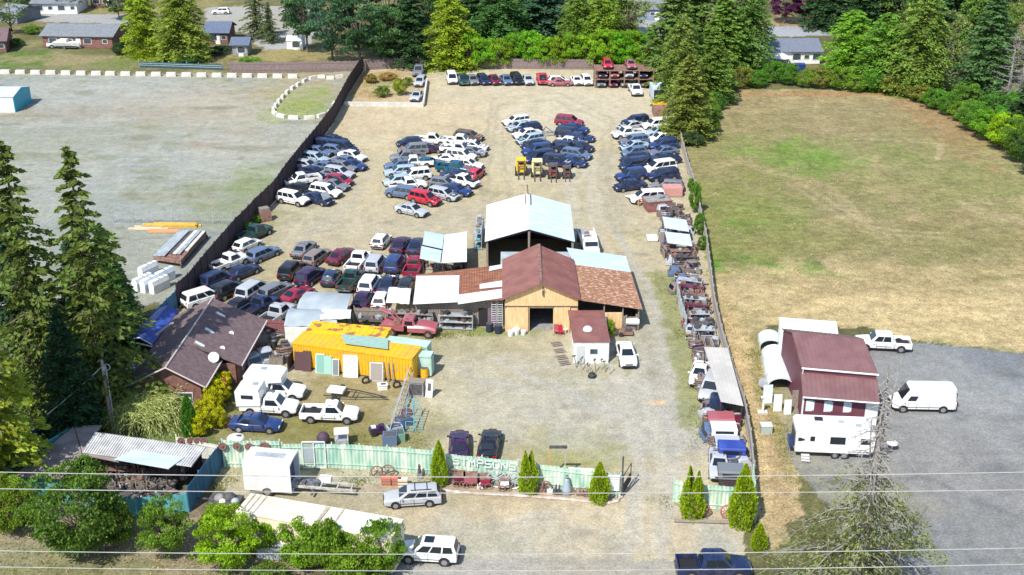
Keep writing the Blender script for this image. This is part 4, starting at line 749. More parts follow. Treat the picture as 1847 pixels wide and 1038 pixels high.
def window(root_part, c, size, n='y', mt=None, frame=M_WHITE):
    x, y, z = c; w_, h = size; f = MB(); g = MB(); t = .05
    d = (w_+.16, .06, h+.16) if n == 'y' else (.06, w_+.16, h+.16); e = (w_, .08, h) if n == 'y' else (.08, w_, h); f.box(c, d); g.box(c, e); fo = f.build('window', frame, root_part, world=True)
    g.v = [tuple(Vector(v)-Vector(root_of(root_part).location)) for v in g.v]; go = bpy.data.objects.new('pane', g.mesh('pane', mt or M_GLASSW)); COL.objects.link(go); go.parent = fo
def root_of(o):
    while o.parent: o = o.parent
    return o
# ---- front barn
o = thing('barn', 'tan plywood barn with maroon ribbed gable roof and open dark doorway', 'barn', (3.1, 115.5, 0))
FL, FR, FA = A(909,541,3.95), A(1044,541,3.95), A(980,513,5.85); yb = 126.7; yf = FL.y
m = MB(); ridgeB = V(2.85, yb, 5.85); ridgeF = V(3.15, yf, 5.85)
rib_roof(m, V(-1.05,yf,3.98), V(-1.1,yb,3.98), ridgeB, ridgeF, 30, .08); rib_roof(m, V(7.2,yf,3.98), V(7.0,yb,3.98), ridgeB, ridgeF, 30, .08)
ro = m.build('roof', M_MAROON, o, world=True)
m = MB(); m.box((3.0,(yf+yb)/2,5.92), (.34, yb-yf-.1, .07)); m.cyl((3,yf+.3,5.9), (3,yf+.3,6.3), .05); k = m.build('ridge_cap', M_RUST, o, world=True)
yw = yf+.55; m = MB(); dl, dr, dt = AY(955,560,yw).x, AY(998,560,yw).x, 2.75
wall(m, (-.72,yw), (dl,yw), 0, 3.95, .16); wall(m, (dr,yw), (6.95,yw), 0, 3.95, .16); wall(m, (dl,yw), (dr,yw), dt, 3.95, .16)
m.hexa([V(-.72,yw-.08,3.95),V(6.95,yw-.08,3.95),V(6.95,yw+.08,3.95),V(-.72,yw+.08,3.95)], [V(3.05,yw-.08,5.68),V(3.15,yw-.08,5.68),V(3.15,yw+.08,5.68),V(3.05,yw+.08,5.68)])
planks(m, (-.7,yw-.08), (6.93,yw-.08), 3.02, 3.9, .3, off=.015, gap=.015, jit=.0)
wall(m, (-.72,yw+.1), (-.72,yb-.4), 0, 3.9, .14, 1); wall(m, (6.9,yw+.1), (6.9,yb-.4), 0, 3.9, .14, 1); wall(m, (-.7,yb-.4), (6.9,yb-.4), 0, 3.9, .14, 1)
m.hexa([V(-.72,yb-.48,3.9),V(6.95,yb-.48,3.9),V(6.95,yb-.34,3.9),V(-.72,yb-.34,3.9)], [V(3.0,yb-.48,5.6),V(3.05,yb-.48,5.6),V(3.05,yb-.34,5.6),V(3.0,yb-.34,5.6)], 1)
m.build('wall', [M_TANW, M_WOOD], o, world=True)
for x0, x1 in ((AY(914,600,yw).x, AY(952,600,yw).x), (AY(999,600,yw).x, AY(1027,600,yw).x)):
    m = MB(); m.box(((x0+x1)/2, yw-.22, 1.5), (x1-x0, .07, 2.8)); planks(m, (x0,yw-.26), (x1,yw-.26), .1, 2.88, .3, off=.015, gap=.015, jit=0); m.build('sliding_door', M_TANW, o, world=True)
m = MB(); m.box((3.1,yw-.16,2.98), (7.7,.10,.10)); m.build('door_rail', M_STEELD, o, world=True)
m = MB(); m.box((3.25,yw-.2,4.55), (.16,.2,.5)); m.cyl((3.25,yw-.1,5.2), (3.25,yw-.5,5.2), .06); m.cyl((3.25,yw-.45,5.2), (3.25,yw-.35,4.8), .03); m.build('hoist', M_STEELD, o, world=True)
m = MB(); m.box((3.1,(yw+yb)/2,.02), (7.4,yb-yw-.8,.03)); m.build('floor', M_GRAVEL, o, world=True)
# ---- rear barn
o = thing('open_barn', 'open-fronted barn with pale blue metal gable roof behind the maroon-roofed barn', 'barn', (2, 137, 0))
EL, ER, RB, RF = 4.4, 4.4, A(951,353,5.9), A(955,415,5.9); y0, y1 = 131.3, 143.2; xl, xr, xm = -3.15, 7.3, 1.98
m = MB(); rib_roof(m, V(xl,y0,EL), V(xl,y1,EL), V(xm,y1,5.95), V(xm,y0,5.95), 24, .10); m.build('roof', M_ROOFW, o, world=True)  # whiter sheet paints the sunlit slope lighter
m = MB(); rib_roof(m, V(xr,y0,ER), V(xr,y1,ER), V(xm+.01,y1,5.95), V(xm+.01,y0,5.95), 24, .10); m.build('roof', M_ROOFB, o, world=True)  # bluer sheet puts this slope's shade into its colour
m = MB(); m.box((xm-.35,y1-1.9,5.97), (.10,3.4,.05), ry=R(-16)); m.box((xm+.30,y1-2.0,5.98), (.12,3.8,.05), ry=R(16)); m.cyl((xm,y1-.2,5.9), (xm-.1,y1-.2,7.2), .09); m.build('ridge_streak', M_RUST, o, world=True)
m = MB(); wall(m, (xl+.2,y0+.3), (xl+.2,y1-.3), 0, 4.35); wall(m, (xr-.2,y0+.3), (xr-.2,y1-.3), 0, 4.35); wall(m, (xl+.2,y1-.3), (xr-.2,y1-.3), 0, 4.35)
m.hexa([V(xl+.2,y1-.37,4.35),V(xr-.2,y1-.37,4.35),V(xr-.2,y1-.23,4.35),V(xl+.2,y1-.23,4.35)], [V(xm-.1,y1-.37,5.78),V(xm+.1,y1-.37,5.78),V(xm+.1,y1-.23,5.78),V(xm-.1,y1-.23,5.78)]); m.build('wall', M_WOODD, o, world=True)
for x, h in ((xl+.25,4.3),(xm,5.6),(xr-.25,4.3)): MB().box((x,y0+.35,h/2), (.24,.24,h)).build('post', M_WOOD, o, world=True)
m = MB(); m.box(((xl+xm)/2,y0+.35,4.9), (5.3,.14,.3), ry=-math.atan2(1.5,5.13)); m.box(((xr+xm)/2,y0+.35,4.9), (5.3,.14,.3), ry=math.atan2(1.5,5.3)); m.build('gable_beam', M_WOODD, o, world=True)
o = thing('linking_shed', 'low grey-roofed shed with tan front between the two barns', 'shed', (2.6, 128.5, 0))
m = MB(); m.slab([V(-1.3,127.2,3.0),V(6.7,127.2,3.0),V(6.7,130.6,3.35),V(-1.3,130.6,3.35)], .08); m.build('roof', M_GREYT, o, world=True)
m = MB(); wall(m, (-1.1,127.5), (6.5,127.5), 0, 2.95); wall(m, (-1.1,127.6), (-1.1,130.4), 0, 2.95); wall(m, (6.5,127.6), (6.5,130.4), 0, 2.95); m.build('wall', M_TANW, o, world=True)
# ---- lean-to on the house side
o = thing('patched_lean_to', 'low shed with rusty roof patched by white metal sheets beside the tan barn', 'shed', (-5.5, 119, 0))
q = [A(746,548,2.6), A(908,541,3.6), A(906,478,3.6), A(750,496,2.6)]
def on(px, py, up=.0):  # point of the lean-to roof plane under a photo position
    n = (q[1]-q[0]).cross(q[3]-q[0]).normalized(); r = ray(px, py); c = V(0,0,CAM_H); t = (q[0]+n*up-c).dot(n)/r.dot(n); return c+r*t
m = MB(); rib_roof(m, q[0], q[1], q[2], q[3], 34, .06); m.build('roof', M_RUSTR, o, world=True)
for k, pl in enumerate([[(745,549),(827,545),(829,497),(751,498)], [(826,549),(908,537),(908,521),(826,532)], [(865,521),(907,517),(907,506),(865,513)], [(882,489),(906,484),(906,477),(883,481)]]):
    m = MB(); P_ = [on(a, b, .075+.012*k) for a, b in pl]; rib_roof(m, P_[0], P_[1], P_[2], P_[3], [14,12,6,4][k], .025, rh=.03); m.build('roof_sheet', M_ROOFW, o, world=True)
yl = q[0].y+.45; m = MB(); wall(m, (q[0].x+.2,yl), (-.9,yl-.6), 0, 2.4, .12, z1b=3.2); planks(m, (q[0].x+.2,yl-.07), (-.9,yl-.67), 0, 2.35, .24, z1b=3.1, off=.03, gap=.04, jit=.25)
wall(m, (q[0].x+.2,yl+.1), (q[3].x+.2,q[3].y-.3), 0, 2.4); wall(m, (q[3].x+.2,q[3].y-.3), (-1.2,q[2].y-.3), 0, 2.4, z1b=3.1); m.build('wall', M_WOOD, o, world=True)
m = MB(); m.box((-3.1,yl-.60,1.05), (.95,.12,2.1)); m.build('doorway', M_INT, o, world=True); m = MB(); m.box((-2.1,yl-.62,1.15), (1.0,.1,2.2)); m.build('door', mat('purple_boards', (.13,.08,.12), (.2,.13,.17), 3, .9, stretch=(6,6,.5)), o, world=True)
# ---- lean-to on the driveway side
o = thing('rusty_lean_to', 'shed with orange rusted ribbed roof on the driveway side of the tan barn', 'shed', (10.3, 120, 0))
a_, b_, c_, d_ = A(1043,541,3.75), A(1159,558,2.7), A(1138,492,2.7), A(1036,478,3.75)
m = MB(); rib_roof(m, a_, d_, c_, b_, 34, .06, rh=.05); m.build('roof', M_RUSTO, o, world=True)
m = MB(); e_, f_ = A(1022,447,3.75), A(1129,463,2.75); rib_roof(m, d_+V(0,.03,.02), e_, f_, c_+V(0,.03,.02), 10, .06, rh=.02); m.build('rear_roof', M_ROOFB, o, world=True)
yl = a_.y+.35; m = MB(); x5 = AY(1090,597,yl).x; x6 = AY(1122,597,yl).x; m.box(((x5+x6)/2,yl,1.05), (x6-x5,.1,2.1)); m.build('tan_panel', M_TANW, o, world=True)
m = MB(); wall(m, (x6+.05,yl+.05), (b_.x-.2,yl+.25), 0, 1.5, .1); planks(m, (x6+.05,yl-.02), (b_.x-.2,yl+.18), 0, 1.9, .22, jit=.5)
wall(m, (b_.x-.2,yl+.3), (c_.x-.1,c_.y-.2), 0, 2.5); wall(m, (b_.x-.3,b_.y+12), (7.2,b_.y+12.5), 0, 2.4, z1b=3.4); m.build('wall', M_WOOD, o, world=True)
for x, h in ((x5-.1,3.0),(x6,2.8),(b_.x-.35,2.6)): MB().box((x,yl,h/2), (.14,.14,h)).build('post', M_WOOD, o, world=True)
m = MB(); m.box((10.2,yl+5,.03), (6.2,9,.03)); m.build('floor', M_GRAVEL, o, world=True)
# ---- white hut
o = thing('white_hut', 'small white hut with flat maroon roof and white dish in front of the barn', 'hut', (8, 112, 0))
q = [A(1034,616,2.55), A(1101,616,2.55), A(1089,560,2.75), A(1024,560,2.75)]
m = MB(); rib_roof(m, q[0], q[1], q[2], q[3], 10, .12, rh=.015); m.build('roof', M_MAROON, o, world=True)
m = MB(); x0, x1, y0, y1 = q[0].x+.15, q[1].x-.12, q[0].y+.2, q[2].y-.2; wall(m, (x0,y0), (x1,y0), 0, 2.45); wall(m, (x0,y0+.08), (x0,y1), 0, 2.5); wall(m, (x1,y0+.08), (x1,y1), 0, 2.5); wall(m, (x0+.1,y1), (x1-.1,y1), 0, 2.55); wo = m.build('wall', M_WHITE, o, world=True)
window(wo, (x0+1.95,y0-.09,1.35), (.75,.55)); MB().dome(A(1060,594,2.75)-V(0,0,.08), .50, .42, 16, 5).build('dish', M_WHITE, o, True, world=True)
window(wo, (x0-.09,y0+2.5,1.4), (.7,.6), 'x')
m = MB(); m.box((x0+.6,y0-.09,1.0), (.8,.06,1.95)); m.build('door', mat('pale_grey_door', (.5,.52,.52)), o, world=True)
# ---- double awning
o = thing('sheet_metal_awning', 'open awning of three white sheets in a shallow V beside the navy sedan', 'awning', (-10.5, 127, 0))
for pl, mt in (([(762,441,3.0),(798,449,2.6),(801,424,2.6),(766,417,3.0)], M_ROOFB), ([(757,466,3.0),(794,474,2.6),(797,452,2.6),(760,444,3.0)], M_ROOFB), ([(796,474,2.6),(842,472,3.0),(842,418,3.0),(802,424,2.6)], M_ROOFW)):
    m = MB(); P_ = [A(*k) for k in pl]; rib_roof(m, *P_, 7, .05, rh=.02); m.build('roof_sheet', mt, o, world=True)
for px, py in ((761,466),(796,473),(839,470),(800,428),(838,422)):
    p = A(px, py, 2.6); MB().box((p.x+.1,p.y+.2,1.27), (.12,.12,2.54)).build('post', M_WOODD, o, world=True)
p0, p1 = A(800,428,2.5), A(838,422,2.5); m = MB(); wall(m, (p0.x-2.4,p0.y), (p1.x,p1.y-.3), 0, 2.2); p2 = A(839,470,2.5); wall(m, (p1.x,p1.y-.4), (p2.x,p2.y+.4), 0, 2.2); m.build('wall', M_WOODD, o, world=True)
# ---- house
o = thing('house', 'long single-storey house with purple-brown shingle roof and three skylights', 'house', (-31.5, 106, 0))
yf, yb, xm, zr = 98.9, 114.2, -31.75, 5.0; sx = .06
def hx(x, y): return x+sx*(y-yf)
m = MB(); m.slab([V(hx(-28.3,yf),yf,2.95), V(hx(-28.3,104.2),104.2,2.95), V(hx(xm,104.2),104.2,zr), V(hx(xm,yf),yf,zr)], .12)
m.slab([V(hx(-26.4,104.2),104.2,2.45), V(hx(-26.4,yb),yb,2.45), V(hx(xm,yb),yb,zr), V(hx(xm,104.2),104.2,zr)], .12)
m.slab([V(hx(-35.9,yf),yf,2.95), V(hx(-35.9,yb),yb,2.95), V(hx(xm,yb),yb,zr-.004), V(hx(xm,yf),yf,zr-.004)], .12)
for k in range(34):
    y = yf+.3+k*.45
    if y < yb-.2:
        z = 2.95 if y < 104.2 else 2.45; xe = -28.3 if y < 104.2 else -26.4
ro = m.build('roof', M_SHING, o, world=True)
m = MB(); a, b = V(hx(xm,yf),yf,zr+.03), V(hx(xm,yb),yb,zr+.03); m.cyl(a, b, .09, 6); m.box((hx(-28.25,(yf+104.2)/2),(yf+104.2)/2,2.92), (.12,5.3,.12), rz=-sx); m.box((hx(-26.35,109.2),109.2,2.42), (.12,10,.12), rz=-sx)
for x0, x1, z0 in ((-28.3,xm,2.95),(-35.9,xm,2.95)): m.cyl((x0,yf-.03,z0), (x1,yf-.03,zr), .07, 6)
m.build('trim', mat('pale_trim', (.52,.46,.42)), o, world=True)
m = MB(); wall(m, (-35.3,yf+.7), (-28.9,yf+.7), 0, 2.9); m.hexa([V(-35.4,yf+.63,2.9),V(-28.8,yf+.63,2.9),V(-28.8,yf+.77,2.9),V(-35.4,yf+.77,2.9)], [V(xm-.1,yf+.63,4.75),V(xm+.1,yf+.63,4.75),V(xm+.1,yf+.77,4.75),V(xm-.1,yf+.77,4.75)])
wall(m, (-35.2,yf+.8), (hx(-35.2,yb),yb-.5), 0, 2.9); wall(m, (-28.9,yf+.8), (hx(-28.9,104.5),104.5), 0, 2.8); wall(m, (hx(-28.9,104.5),104.5), (hx(-27.1,104.5),104.5), 0, 2.5); wall(m, (hx(-27.1,104.6),104.6), (hx(-27.1,yb),yb-.5), 0, 2.45); wall(m, (hx(-35.2,yb),yb-.5), (hx(-27.1,yb),yb-.5), 0, 2.45)
wo = m.build('wall', M_BRICK, o, world=True)
window(wo, (-33.4,yf+.6,1.5), (1.3,1.0)); window(wo, (-30.6,yf+.6,1.5), (1.6,1.0)); window(wo, (hx(-27.0,107),107,1.4), (1.4,1.0), 'x')
def onroof(px, py, up=0):
    a, b, c = V(hx(-28.3,yf),yf,2.95), V(hx(-28.3,104.2),104.2,2.95), V(hx(xm,104.2),104.2,zr)
    n = (b-a).cross(c-a).normalized(); n = n if n.z > 0 else -n; r = ray(px, py); C0 = V(0,0,CAM_H); return C0+r*((a+n*up-C0).dot(n)/r.dot(n)), n
for px, py in ((398,569),(378,598),(360,622)):
    p, n = onroof(px, py, .08); ang = math.atan2(zr-2.95, 3.45); m = MB(); m.box(p, (1.15,.62,.16), ry=ang, rz=-sx); so = m.build('skylight', mat('brown_frame', (.3,.24,.2)), o, world=True)
    m = MB(); m.box(p+n*.05, (.95,.34,.12), ry=ang, rz=-sx); m.v = [tuple(Vector(v)-o.location) for v in m.v]; g = bpy.data.objects.new('pane', m.mesh('pane', M_CLEAR)); COL.objects.link(g); g.parent = so
for px, py, r in ((385,645,.52),(401,629,.26),(417,602,.26)):
    p, n = onroof(px, py, .3); m = MB(); d = Vector((.35,-.75,.55)).normalized(); m.cyl(p, p+d*.08, r*.6, 18, r2=r); m.cyl(p-V(0,0,.45), p, .04); m.cyl(p+d*.08, p+d*.45, .02, 4); m.build('dish', M_WHITE, o, world=True)
for y in (103.5, 110): MB().tube([V(-35.5,y-1.2,3.35), V(-34.6,y-.4,3.9), V(-33.9,y,4.2)], .12, 6).build('roof_pipe', mat('pale_trim', (.5,.45,.4)), o, world=True)
# porch: red posts under the near eave
for x, y in ((hx(-27.3,101.6),101.4),(hx(-28.45,99.4),99.4)): MB().box((x,y,1.35), (.2,.2,2.7)).build('post', mat('red_post', (.3,.03,.03)), o, world=True)
# ---- blue carport
o = thing('carport', 'blue tarpaulin carport with white front rail in the tree shade beside the house', 'carport', A(265,615))
P_ = [A(231,612,2.5), A(275,622,2.5), A(321,560,2.5), A(287,556,2.5)]; m = MB(); mid0, mid1 = (P_[0]+P_[1])/2+V(0,0,.45), (P_[3]+P_[2])/2+V(0,0,.45)
m.slab([P_[0], mid0, mid1, P_[3]], .04); m.slab([P_[1], P_[2], mid1, mid0], .04); m.build('canopy', M_BLUET, o, world=True)
m = MB(); wall(m, (P_[1].x,P_[1].y), (P_[2].x,P_[2].y), .8, 2.5, .04); m.build('side_sheet', M_BLUET, o, world=True)
m = MB(); m.tube([P_[0]-V(0,0,.03), mid0, P_[1]-V(0,0,.03)], .07); m.cyl(P_[0]-V(0,.05,.2), P_[1]-V(0,.05,.2), .08); m.build('front_rail', M_WHITE, o, world=True)
for p in P_: MB().cyl((p.x,p.y,0), (p.x,p.y,2.46), .05).build('post', M_GALV, o, world=True)
# ---- corner building (lower left)
o = thing('corner_store', 'teal L-shaped outbuilding with worn brown felt roof around an open junk court', 'shed', A(150,880))
Z = 2.9; m = MB()
def slabpx(m, pl, z, th=.1, mi=0): m.slab([A(a, b, z) for a, b in pl], th, mi)
slabpx(m, [(24,859),(110,863),(148,820),(133,769)][::1], Z); slabpx(m, [(134,768),(149,818),(172,781),(184,767)], Z+.005); slabpx(m, [(148,820),(214,833),(240,813),(170,783)], Z-.01); m.build('felt_roof', M_FELT, o, world=True)
m = MB(); q = [A(148,816,Z+.1), A(345,842,Z+.1), A(372,807,Z+.1), A(172,780,Z+.1)]; rib_roof(m, q[0], q[1], q[2], q[3], 44, .05, rh=.07); m.build('ribbed_roof', mat('weathered_white_ribs', (.62,.62,.60), (.45,.44,.43), 1.2, .7), o, world=True)
m = MB(); q = [A(205,829,Z+.22), A(304,846,Z+.22), A(332,825,Z+.22), A(240,811,Z+.22)]; rib_roof(m, *q, 14, .04, rh=.02); m.build('loose_sheet', M_ROOFB, o, world=True)
fl, fr = A(6,904), A(112,908); m = MB(); wall(m, fl, fr, 0, 2.8); planks(m, (fl.x,fl.y-.07), (fr.x,fr.y-.07), 0, 2.8, .3, jit=.03, gap=.03)
b2 = A(184,820); wall(m, (fl.x+.1,fl.y+.1), (A(133,822).x,A(133,822).y), 0, 2.8); m.build('wall', M_TEALF, o, world=True)
m = MB(); bl, brr = A(152,862), A(366,862); wall(m, bl, (brr.x, brr.y+.4), 0, 2.8); wall(m, (fr.x,fr.y+.1), (bl.x,bl.y), 0, 2.8); m.build('inner_wall', M_WOODD, o, world=True)
for a, b in ((215,875),(262,881),(304,886)): p = A(a, b); MB().cyl((p.x,p.y,0), (p.x,p.y,Z), .07).build('post', M_WOODD, o, world=True)
# ---- yellow containers
def container(name, label, cat, f0, f1, h, depth, mats, ribs=True, roofmat=None, ends=None):
    a, b = V(f0[0], f0[1], 0), V(f1[0], f1[1], 0); u = (b-a).normalized(); n = V(-u.y, u.x, 0); L = (b-a).length; c = (a+b)/2+n*depth/2
    o = thing(name, label, cat, c, math.atan2(u.y, u.x)); m = MB(); m.box((0,0,h/2+.08), (L,depth,h-.16))
    if ribs:
        k = int(L/.32)
        for i in range(k):
            x = -L/2+(i+.5)*L/k; m.box((x,-depth/2-.02,h/2+.05), (L/k*.5,.05,h-.5)); m.box((x,depth/2+.02,h/2+.05), (L/k*.5,.05,h-.5))
    m.build('body', mats, o)
    m = MB(); m.box((0,0,h+.02), (L+.04,depth+.04,.07)); m.box((0,-depth/2,h-.06), (L+.08,.12,.12)); m.box((0,depth/2,h-.06), (L+.08,.12,.12)) 
    if ribs: [m.box((-L/2+(i+.5)*L/int(L/.6),0,h+.06), (.12,depth-.1,.04)) for i in range(int(L/.6))]
    m.build('roof', roofmat or mats, o)
    m = MB(); [m.box((s*(L/2+.02), e*depth*.24, h/2), (.06, depth*.44, h-.4)) for s in (1,) for e in (-1,1)]; [m.cyl((L/2+.07,e*.2*depth,.3), (L/2+.07,e*.2*depth,h-.3), .02) for e in (-1,1)]; m.build('door', mats, o)
    m = MB(); m.box((0,-depth/2+.1,.10), (L,.16,.2)); m.box((0,depth/2-.1,.10), (L,.16,.2)); m.build('skid', M_STEELD, o)
    return o, L
container('yellow_container', 'long yellow steel container with doors and windows leaning on its side', 'container', A(531,662), A(745,692), 2.7, 2.7, M_YEL)
a, b = A(552,598,2.8), A(694,611,2.8); a.z = b.z = 0
container('rusted_container', 'yellow container with rust patches across its roof behind the cleaner yellow one', 'container', a+V(0,0,0), b, 2.85, 2.3, M_YEL, roofmat=M_YELR)
# pale green truck bodies beside it
a, b = A(692,618,2.4), A(770,628,2.4); container('green_box_body', 'pale green box body with glazed end next to the rusted container', 'box body', (a.x,a.y), (b.x,b.y), 2.5, 1.3, mat('pale_green_metal', (.35,.52,.44), (.46,.62,.54), 1, .5), ribs=False)
a, b = A(688,640,2.5), A(776,652,2.2); container('flat_green_body', 'lower pale green flat body tucked against the yellow container end', 'box body', (a.x+.2,a.y+.75), (b.x,b.y+.75), 2.3, 1.1, mat('pale_green_metal', (.35,.52,.44)), ribs=False)
# ---- maroon building
o = thing('maroon_building', 'maroon metal building with white-framed front windows and stepped ribbed roof', 'building', (30, 103, 0))
x0, x1 = 26.7, 33.7; yfr = 98.2; m = MB()
e0, e1 = A(1446,664,4.5), A(1585,676,4.5); r0, r1 = A(1428,599,5.9), A(1558,612,5.9)
rib_roof(m, e0, e1, r1, r0, 16, .1, rh=.03); rib_roof(m, r0+V(0,.01,0), r1+V(0,.01,0), r1+V(0,4.0,-1.6), r0+V(0,4.0,-1.6), 16, .1, rh=.03); m.build('roof', M_MAROONR, o, world=True)
m = MB(); l0, l1 = A(1448,716,3.0), A(1587,727,3.0); u0, u1 = e0+V(0,.15,-.55), e1+V(0,.15,-.55); rib_roof(m, l0, l1, u1, u0, 16, .08, rh=.03); m.build('lower_roof', M_MAROONR, o, world=True)
m = MB(); m.cyl(e0+V(0,-.05,-.02), e1+V(0,-.05,-.02), .09, 6); m.cyl(e0+V(.15,-.05,-.1), e0+V(.15,0,-.6), .05, 6); m.cyl(l0+V(0,-.05,-.04), l1+V(0,-.05,-.04), .08, 6); m.build('gutter', M_WHITE, o, world=True)
m = MB(); off = V(.25,0,0); yw = l0.y+.3
def quadwall(p, q_, th=.12): wall(m, p, q_, 0, p[2]-.1, th, z1b=q_[2]-.1)
wall(m, (l0.x+.2,yw), (l1.x-.2,yw-.45), 0, 2.9); quadwall((l0.x+.2,yw+.1,3.05), (u0.x+.2,u0.y,3.9)); quadwall((e0.x+.2,e0.y+.1,4.5), (r0.x+.2,r0.y,5.9)); quadwall((r0.x+.2,r0.y,5.9), (r0.x+.2,r0.y+3.8,4.3))
quadwall((l1.x-.2,yw-.3,3.05), (u1.x-.2,u1.y,3.9)); quadwall((e1.x-.2,e1.y+.1,4.5), (r1.x-.2,r1.y,5.9)); quadwall((r1.x-.2,r1.y,5.9), (r1.x-.2,r1.y+3.8,4.3)); wall(m, (e0.x+.2,e0.y+.2), (e1.x-.2,e1.y+.2), 0, 4.4); wall(m, (r0.x+.2,r0.y+3.8), (r1.x-.2,r1.y+3.8), 0, 4.2)
wo = m.build('wall', M_MAROON2, o, world=True)
for i, px in enumerate((1467,1500,1535)): p = AY(px, 735, yw-.12*i-.1); window(wo, (p.x,p.y,1.95), (1.25,.95), mt=M_CLEAR)
p = AY(1571, 745, yw-.45); m = MB(); m.box((p.x,p.y-.05,1.4), (1.15,.1,2.5)); m.build('door', M_WHITE, o, world=True)
m = MB(); m.box((l0.x+.15,yw-.06,1.45), (.14,.14,2.8)); m.box((l1.x-.2,yw-.5,1.45), (.14,.14,2.8)); m.build('corner_trim', M_WHITE, o, world=True)
a, b = A(1407,598,3.0), A(1512,606,3.0); container('white_trailer_box', 'plain white trailer box standing behind the maroon building', 'trailer', (a.x,a.y), (b.x,b.y), 3.0, 3.2, M_WHITE, ribs=False)
# greenhouse tunnel of milky plastic
def tunnel(p0, p1, w_, h, label):
    p0, p1 = Vector(p0), Vector(p1); p0.z = p1.z = 0; u = (p1-p0).normalized(); L = (p1-p0).length; o = thing('plastic_tunnel', label, 'tunnel shelter', (p0+p1)/2, math.atan2(u.y, u.x), 'plastic sheet shelters beside the maroon building'); m = MB(); n = 10; out, inn = [], []
    for i in range(n+1):
        a = math.pi*i/n; out.append((w_/2*math.cos(a), .5+(h-.5)*math.sin(a))); inn.append(((w_/2-.03)*math.cos(a), .5+(h-.53)*math.sin(a)))
    prof = [(w_/2,0)]+out+[(-w_/2,0),(-w_/2+.03,0)]+inn[::-1]+[(w_/2-.03,0)]
    m.loft([[(x, a, b) for a, b in prof] for x in (-L/2, L/2)]); m.build('cover', M_CLEAR, o, True)
    for k in range(5):
        x = -L/2+.05+k*(L-.1)/4; MB().tube([V(x, a*1.01, b+.01) for a, b in out], .035, 5).build('hoop', M_GALV, o)
tunnel(A(1408,708,0), A(1396,645,0), 2.6, 1.5, 'larger milky plastic tunnel beside the maroon wall, nearer the paved lot')
tunnel(A(1390,634,0), A(1386,614,0), 2.2, 1.25, 'smaller milky plastic shelter behind the larger one')
# ---- far houses
def ranch(name, label, p0, p1, depth, hw, hr, roofm, wallm, nwin=4, cat='house', group=None, overhang=.5):
    a, b = Vector(p0), Vector(p1); a.z = b.z = 0; u = (b-a).normalized(); L = (b-a).length; n = V(-u.y,u.x,0); o = thing(name, label, cat, (a+b)/2+n*depth/2, math.atan2(u.y,u.x), group)
    X, Yd = L/2, depth/2; m = MB(); ov = overhang
    m.slab([(-X-ov,-Yd-ov,hw-.1),(X+ov,-Yd-ov,hw-.1),(X+ov,0,hr),(-X-ov,0,hr)], .14); m.slab([(-X-ov,0,hr-.004),(X+ov,0,hr-.004),(X+ov,Yd+ov,hw-.1),(-X-ov,Yd+ov,hw-.1)], .14); m.build('roof', roofm, o)
    m = MB(); m.box((0,0,hw/2), (L,depth,hw-.12))
    for s in (-1,1): m.hexa([(s*X-.1*(s>0),-Yd+.1,hw-.06),(s*X+.1*(s<0),-Yd+.1,hw-.06),(s*X+.1*(s<0),Yd-.1,hw-.06),(s*X-.1*(s>0),Yd-.1,hw-.06)], [(s*X-.1*(s>0),-.1,hr-.2),(s*X+.1*(s<0),-.1,hr-.2),(s*X+.1*(s<0),.1,hr-.2),(s*X-.1*(s>0),.1,hr-.2)])
    wo = m.build('wall', wallm, o)
    for i in range(nwin):
        x = -X+(i+.5)*L/nwin+.3; big = i % 2 == 0; f = MB().box((x,-Yd-.03,hw*.55), (1.7 if big else 1.1,.08,1.2 if big else .9)); fo = f.build('window', M_WHITE, wo); g = MB().box((x,-Yd-.05,hw*.55), (1.5 if big else .9,.08,1.0 if big else .7)).build('pane', M_GLASSW, wo); g.parent = fo
    m = MB().box((0.2,-Yd-.03,1.0), (.95,.08,2.0)); m.build('door', M_WHITE, o)
    return o
ranch('ranch_house', 'long ranch house with grey roof and red-brown brick walls behind the lawn', A(79,86), A(204,88), 9, 2.6, 4.0, M_SLATE, M_BRICK)
ranch('corner_house', 'house with purple-grey roof at the far street corner', A(-70,100), A(12,96), 9, 2.6, 4.2, M_SHING, M_BRICK)
ranch('far_house', 'grey-roofed house above the lawn at the top edge', A(60,26), A(140,26), 8, 2.6, 3.8, M_SLATE, M_WHITE)
ranch('far_house', 'pale-roofed red house beyond the conifer pair, next to the grey-roofed house', A(165,14), A(225,14), 9, 2.6, 3.8, M_WHITE, M_BRICK)
ranch('dark_house', 'dark blue-roofed house behind the broad conifer and the teal garden fence', A(372,80), A(412,80), 7, 2.5, 4.0, mat('blue_grey_shingle', (.09,.12,.19), (.12,.15,.22), 2, .9), M_BRICK, 2)
ranch('grey_shed', 'grey garden shed with a blue-grey roof beside the dark-roofed house', A(420,102), A(447,102), 4.5, 2.4, 3.4, mat('blue_grey_shingle', (.1,.13,.2)), M_GRAVEL, 1, 'shed')
ranch('white_shed', 'small white shed by the far trees with blue vent stripes', A(518,90), A(546,90), 3.5, 2.0, 2.5, M_WHITE, M_WHITE, 1, 'shed', overhang=.15)
ranch('far_house', 'long pale house across the far street behind the ragged firs', A(400,2), A(520,2), 9, 2.6, 4, M_WHITE, M_SLATE)
ranch('grey_house', 'grey house with white windows at the top edge behind the rack', A(1145,36), A(1222,38), 9, 2.6, 4, M_SLATE, mat('blue_grey_siding', (.22,.28,.36)))
ranch('low_grey_roof', 'low grey roof just behind the hedge by the rack', A(1158,98), A(1198,99), 6, 2.3, 3.3, M_SLATE, M_WHITE, 2)
ranch('slate_house', 'slate-roofed white house between the green conifers, facing the field', A(1388,116), A(1478,116), 9.5, 2.6, 4.0, mat('blue_slate', (.13,.15,.20), (.16,.18,.23), 2, .9), M_WHITE, 5)
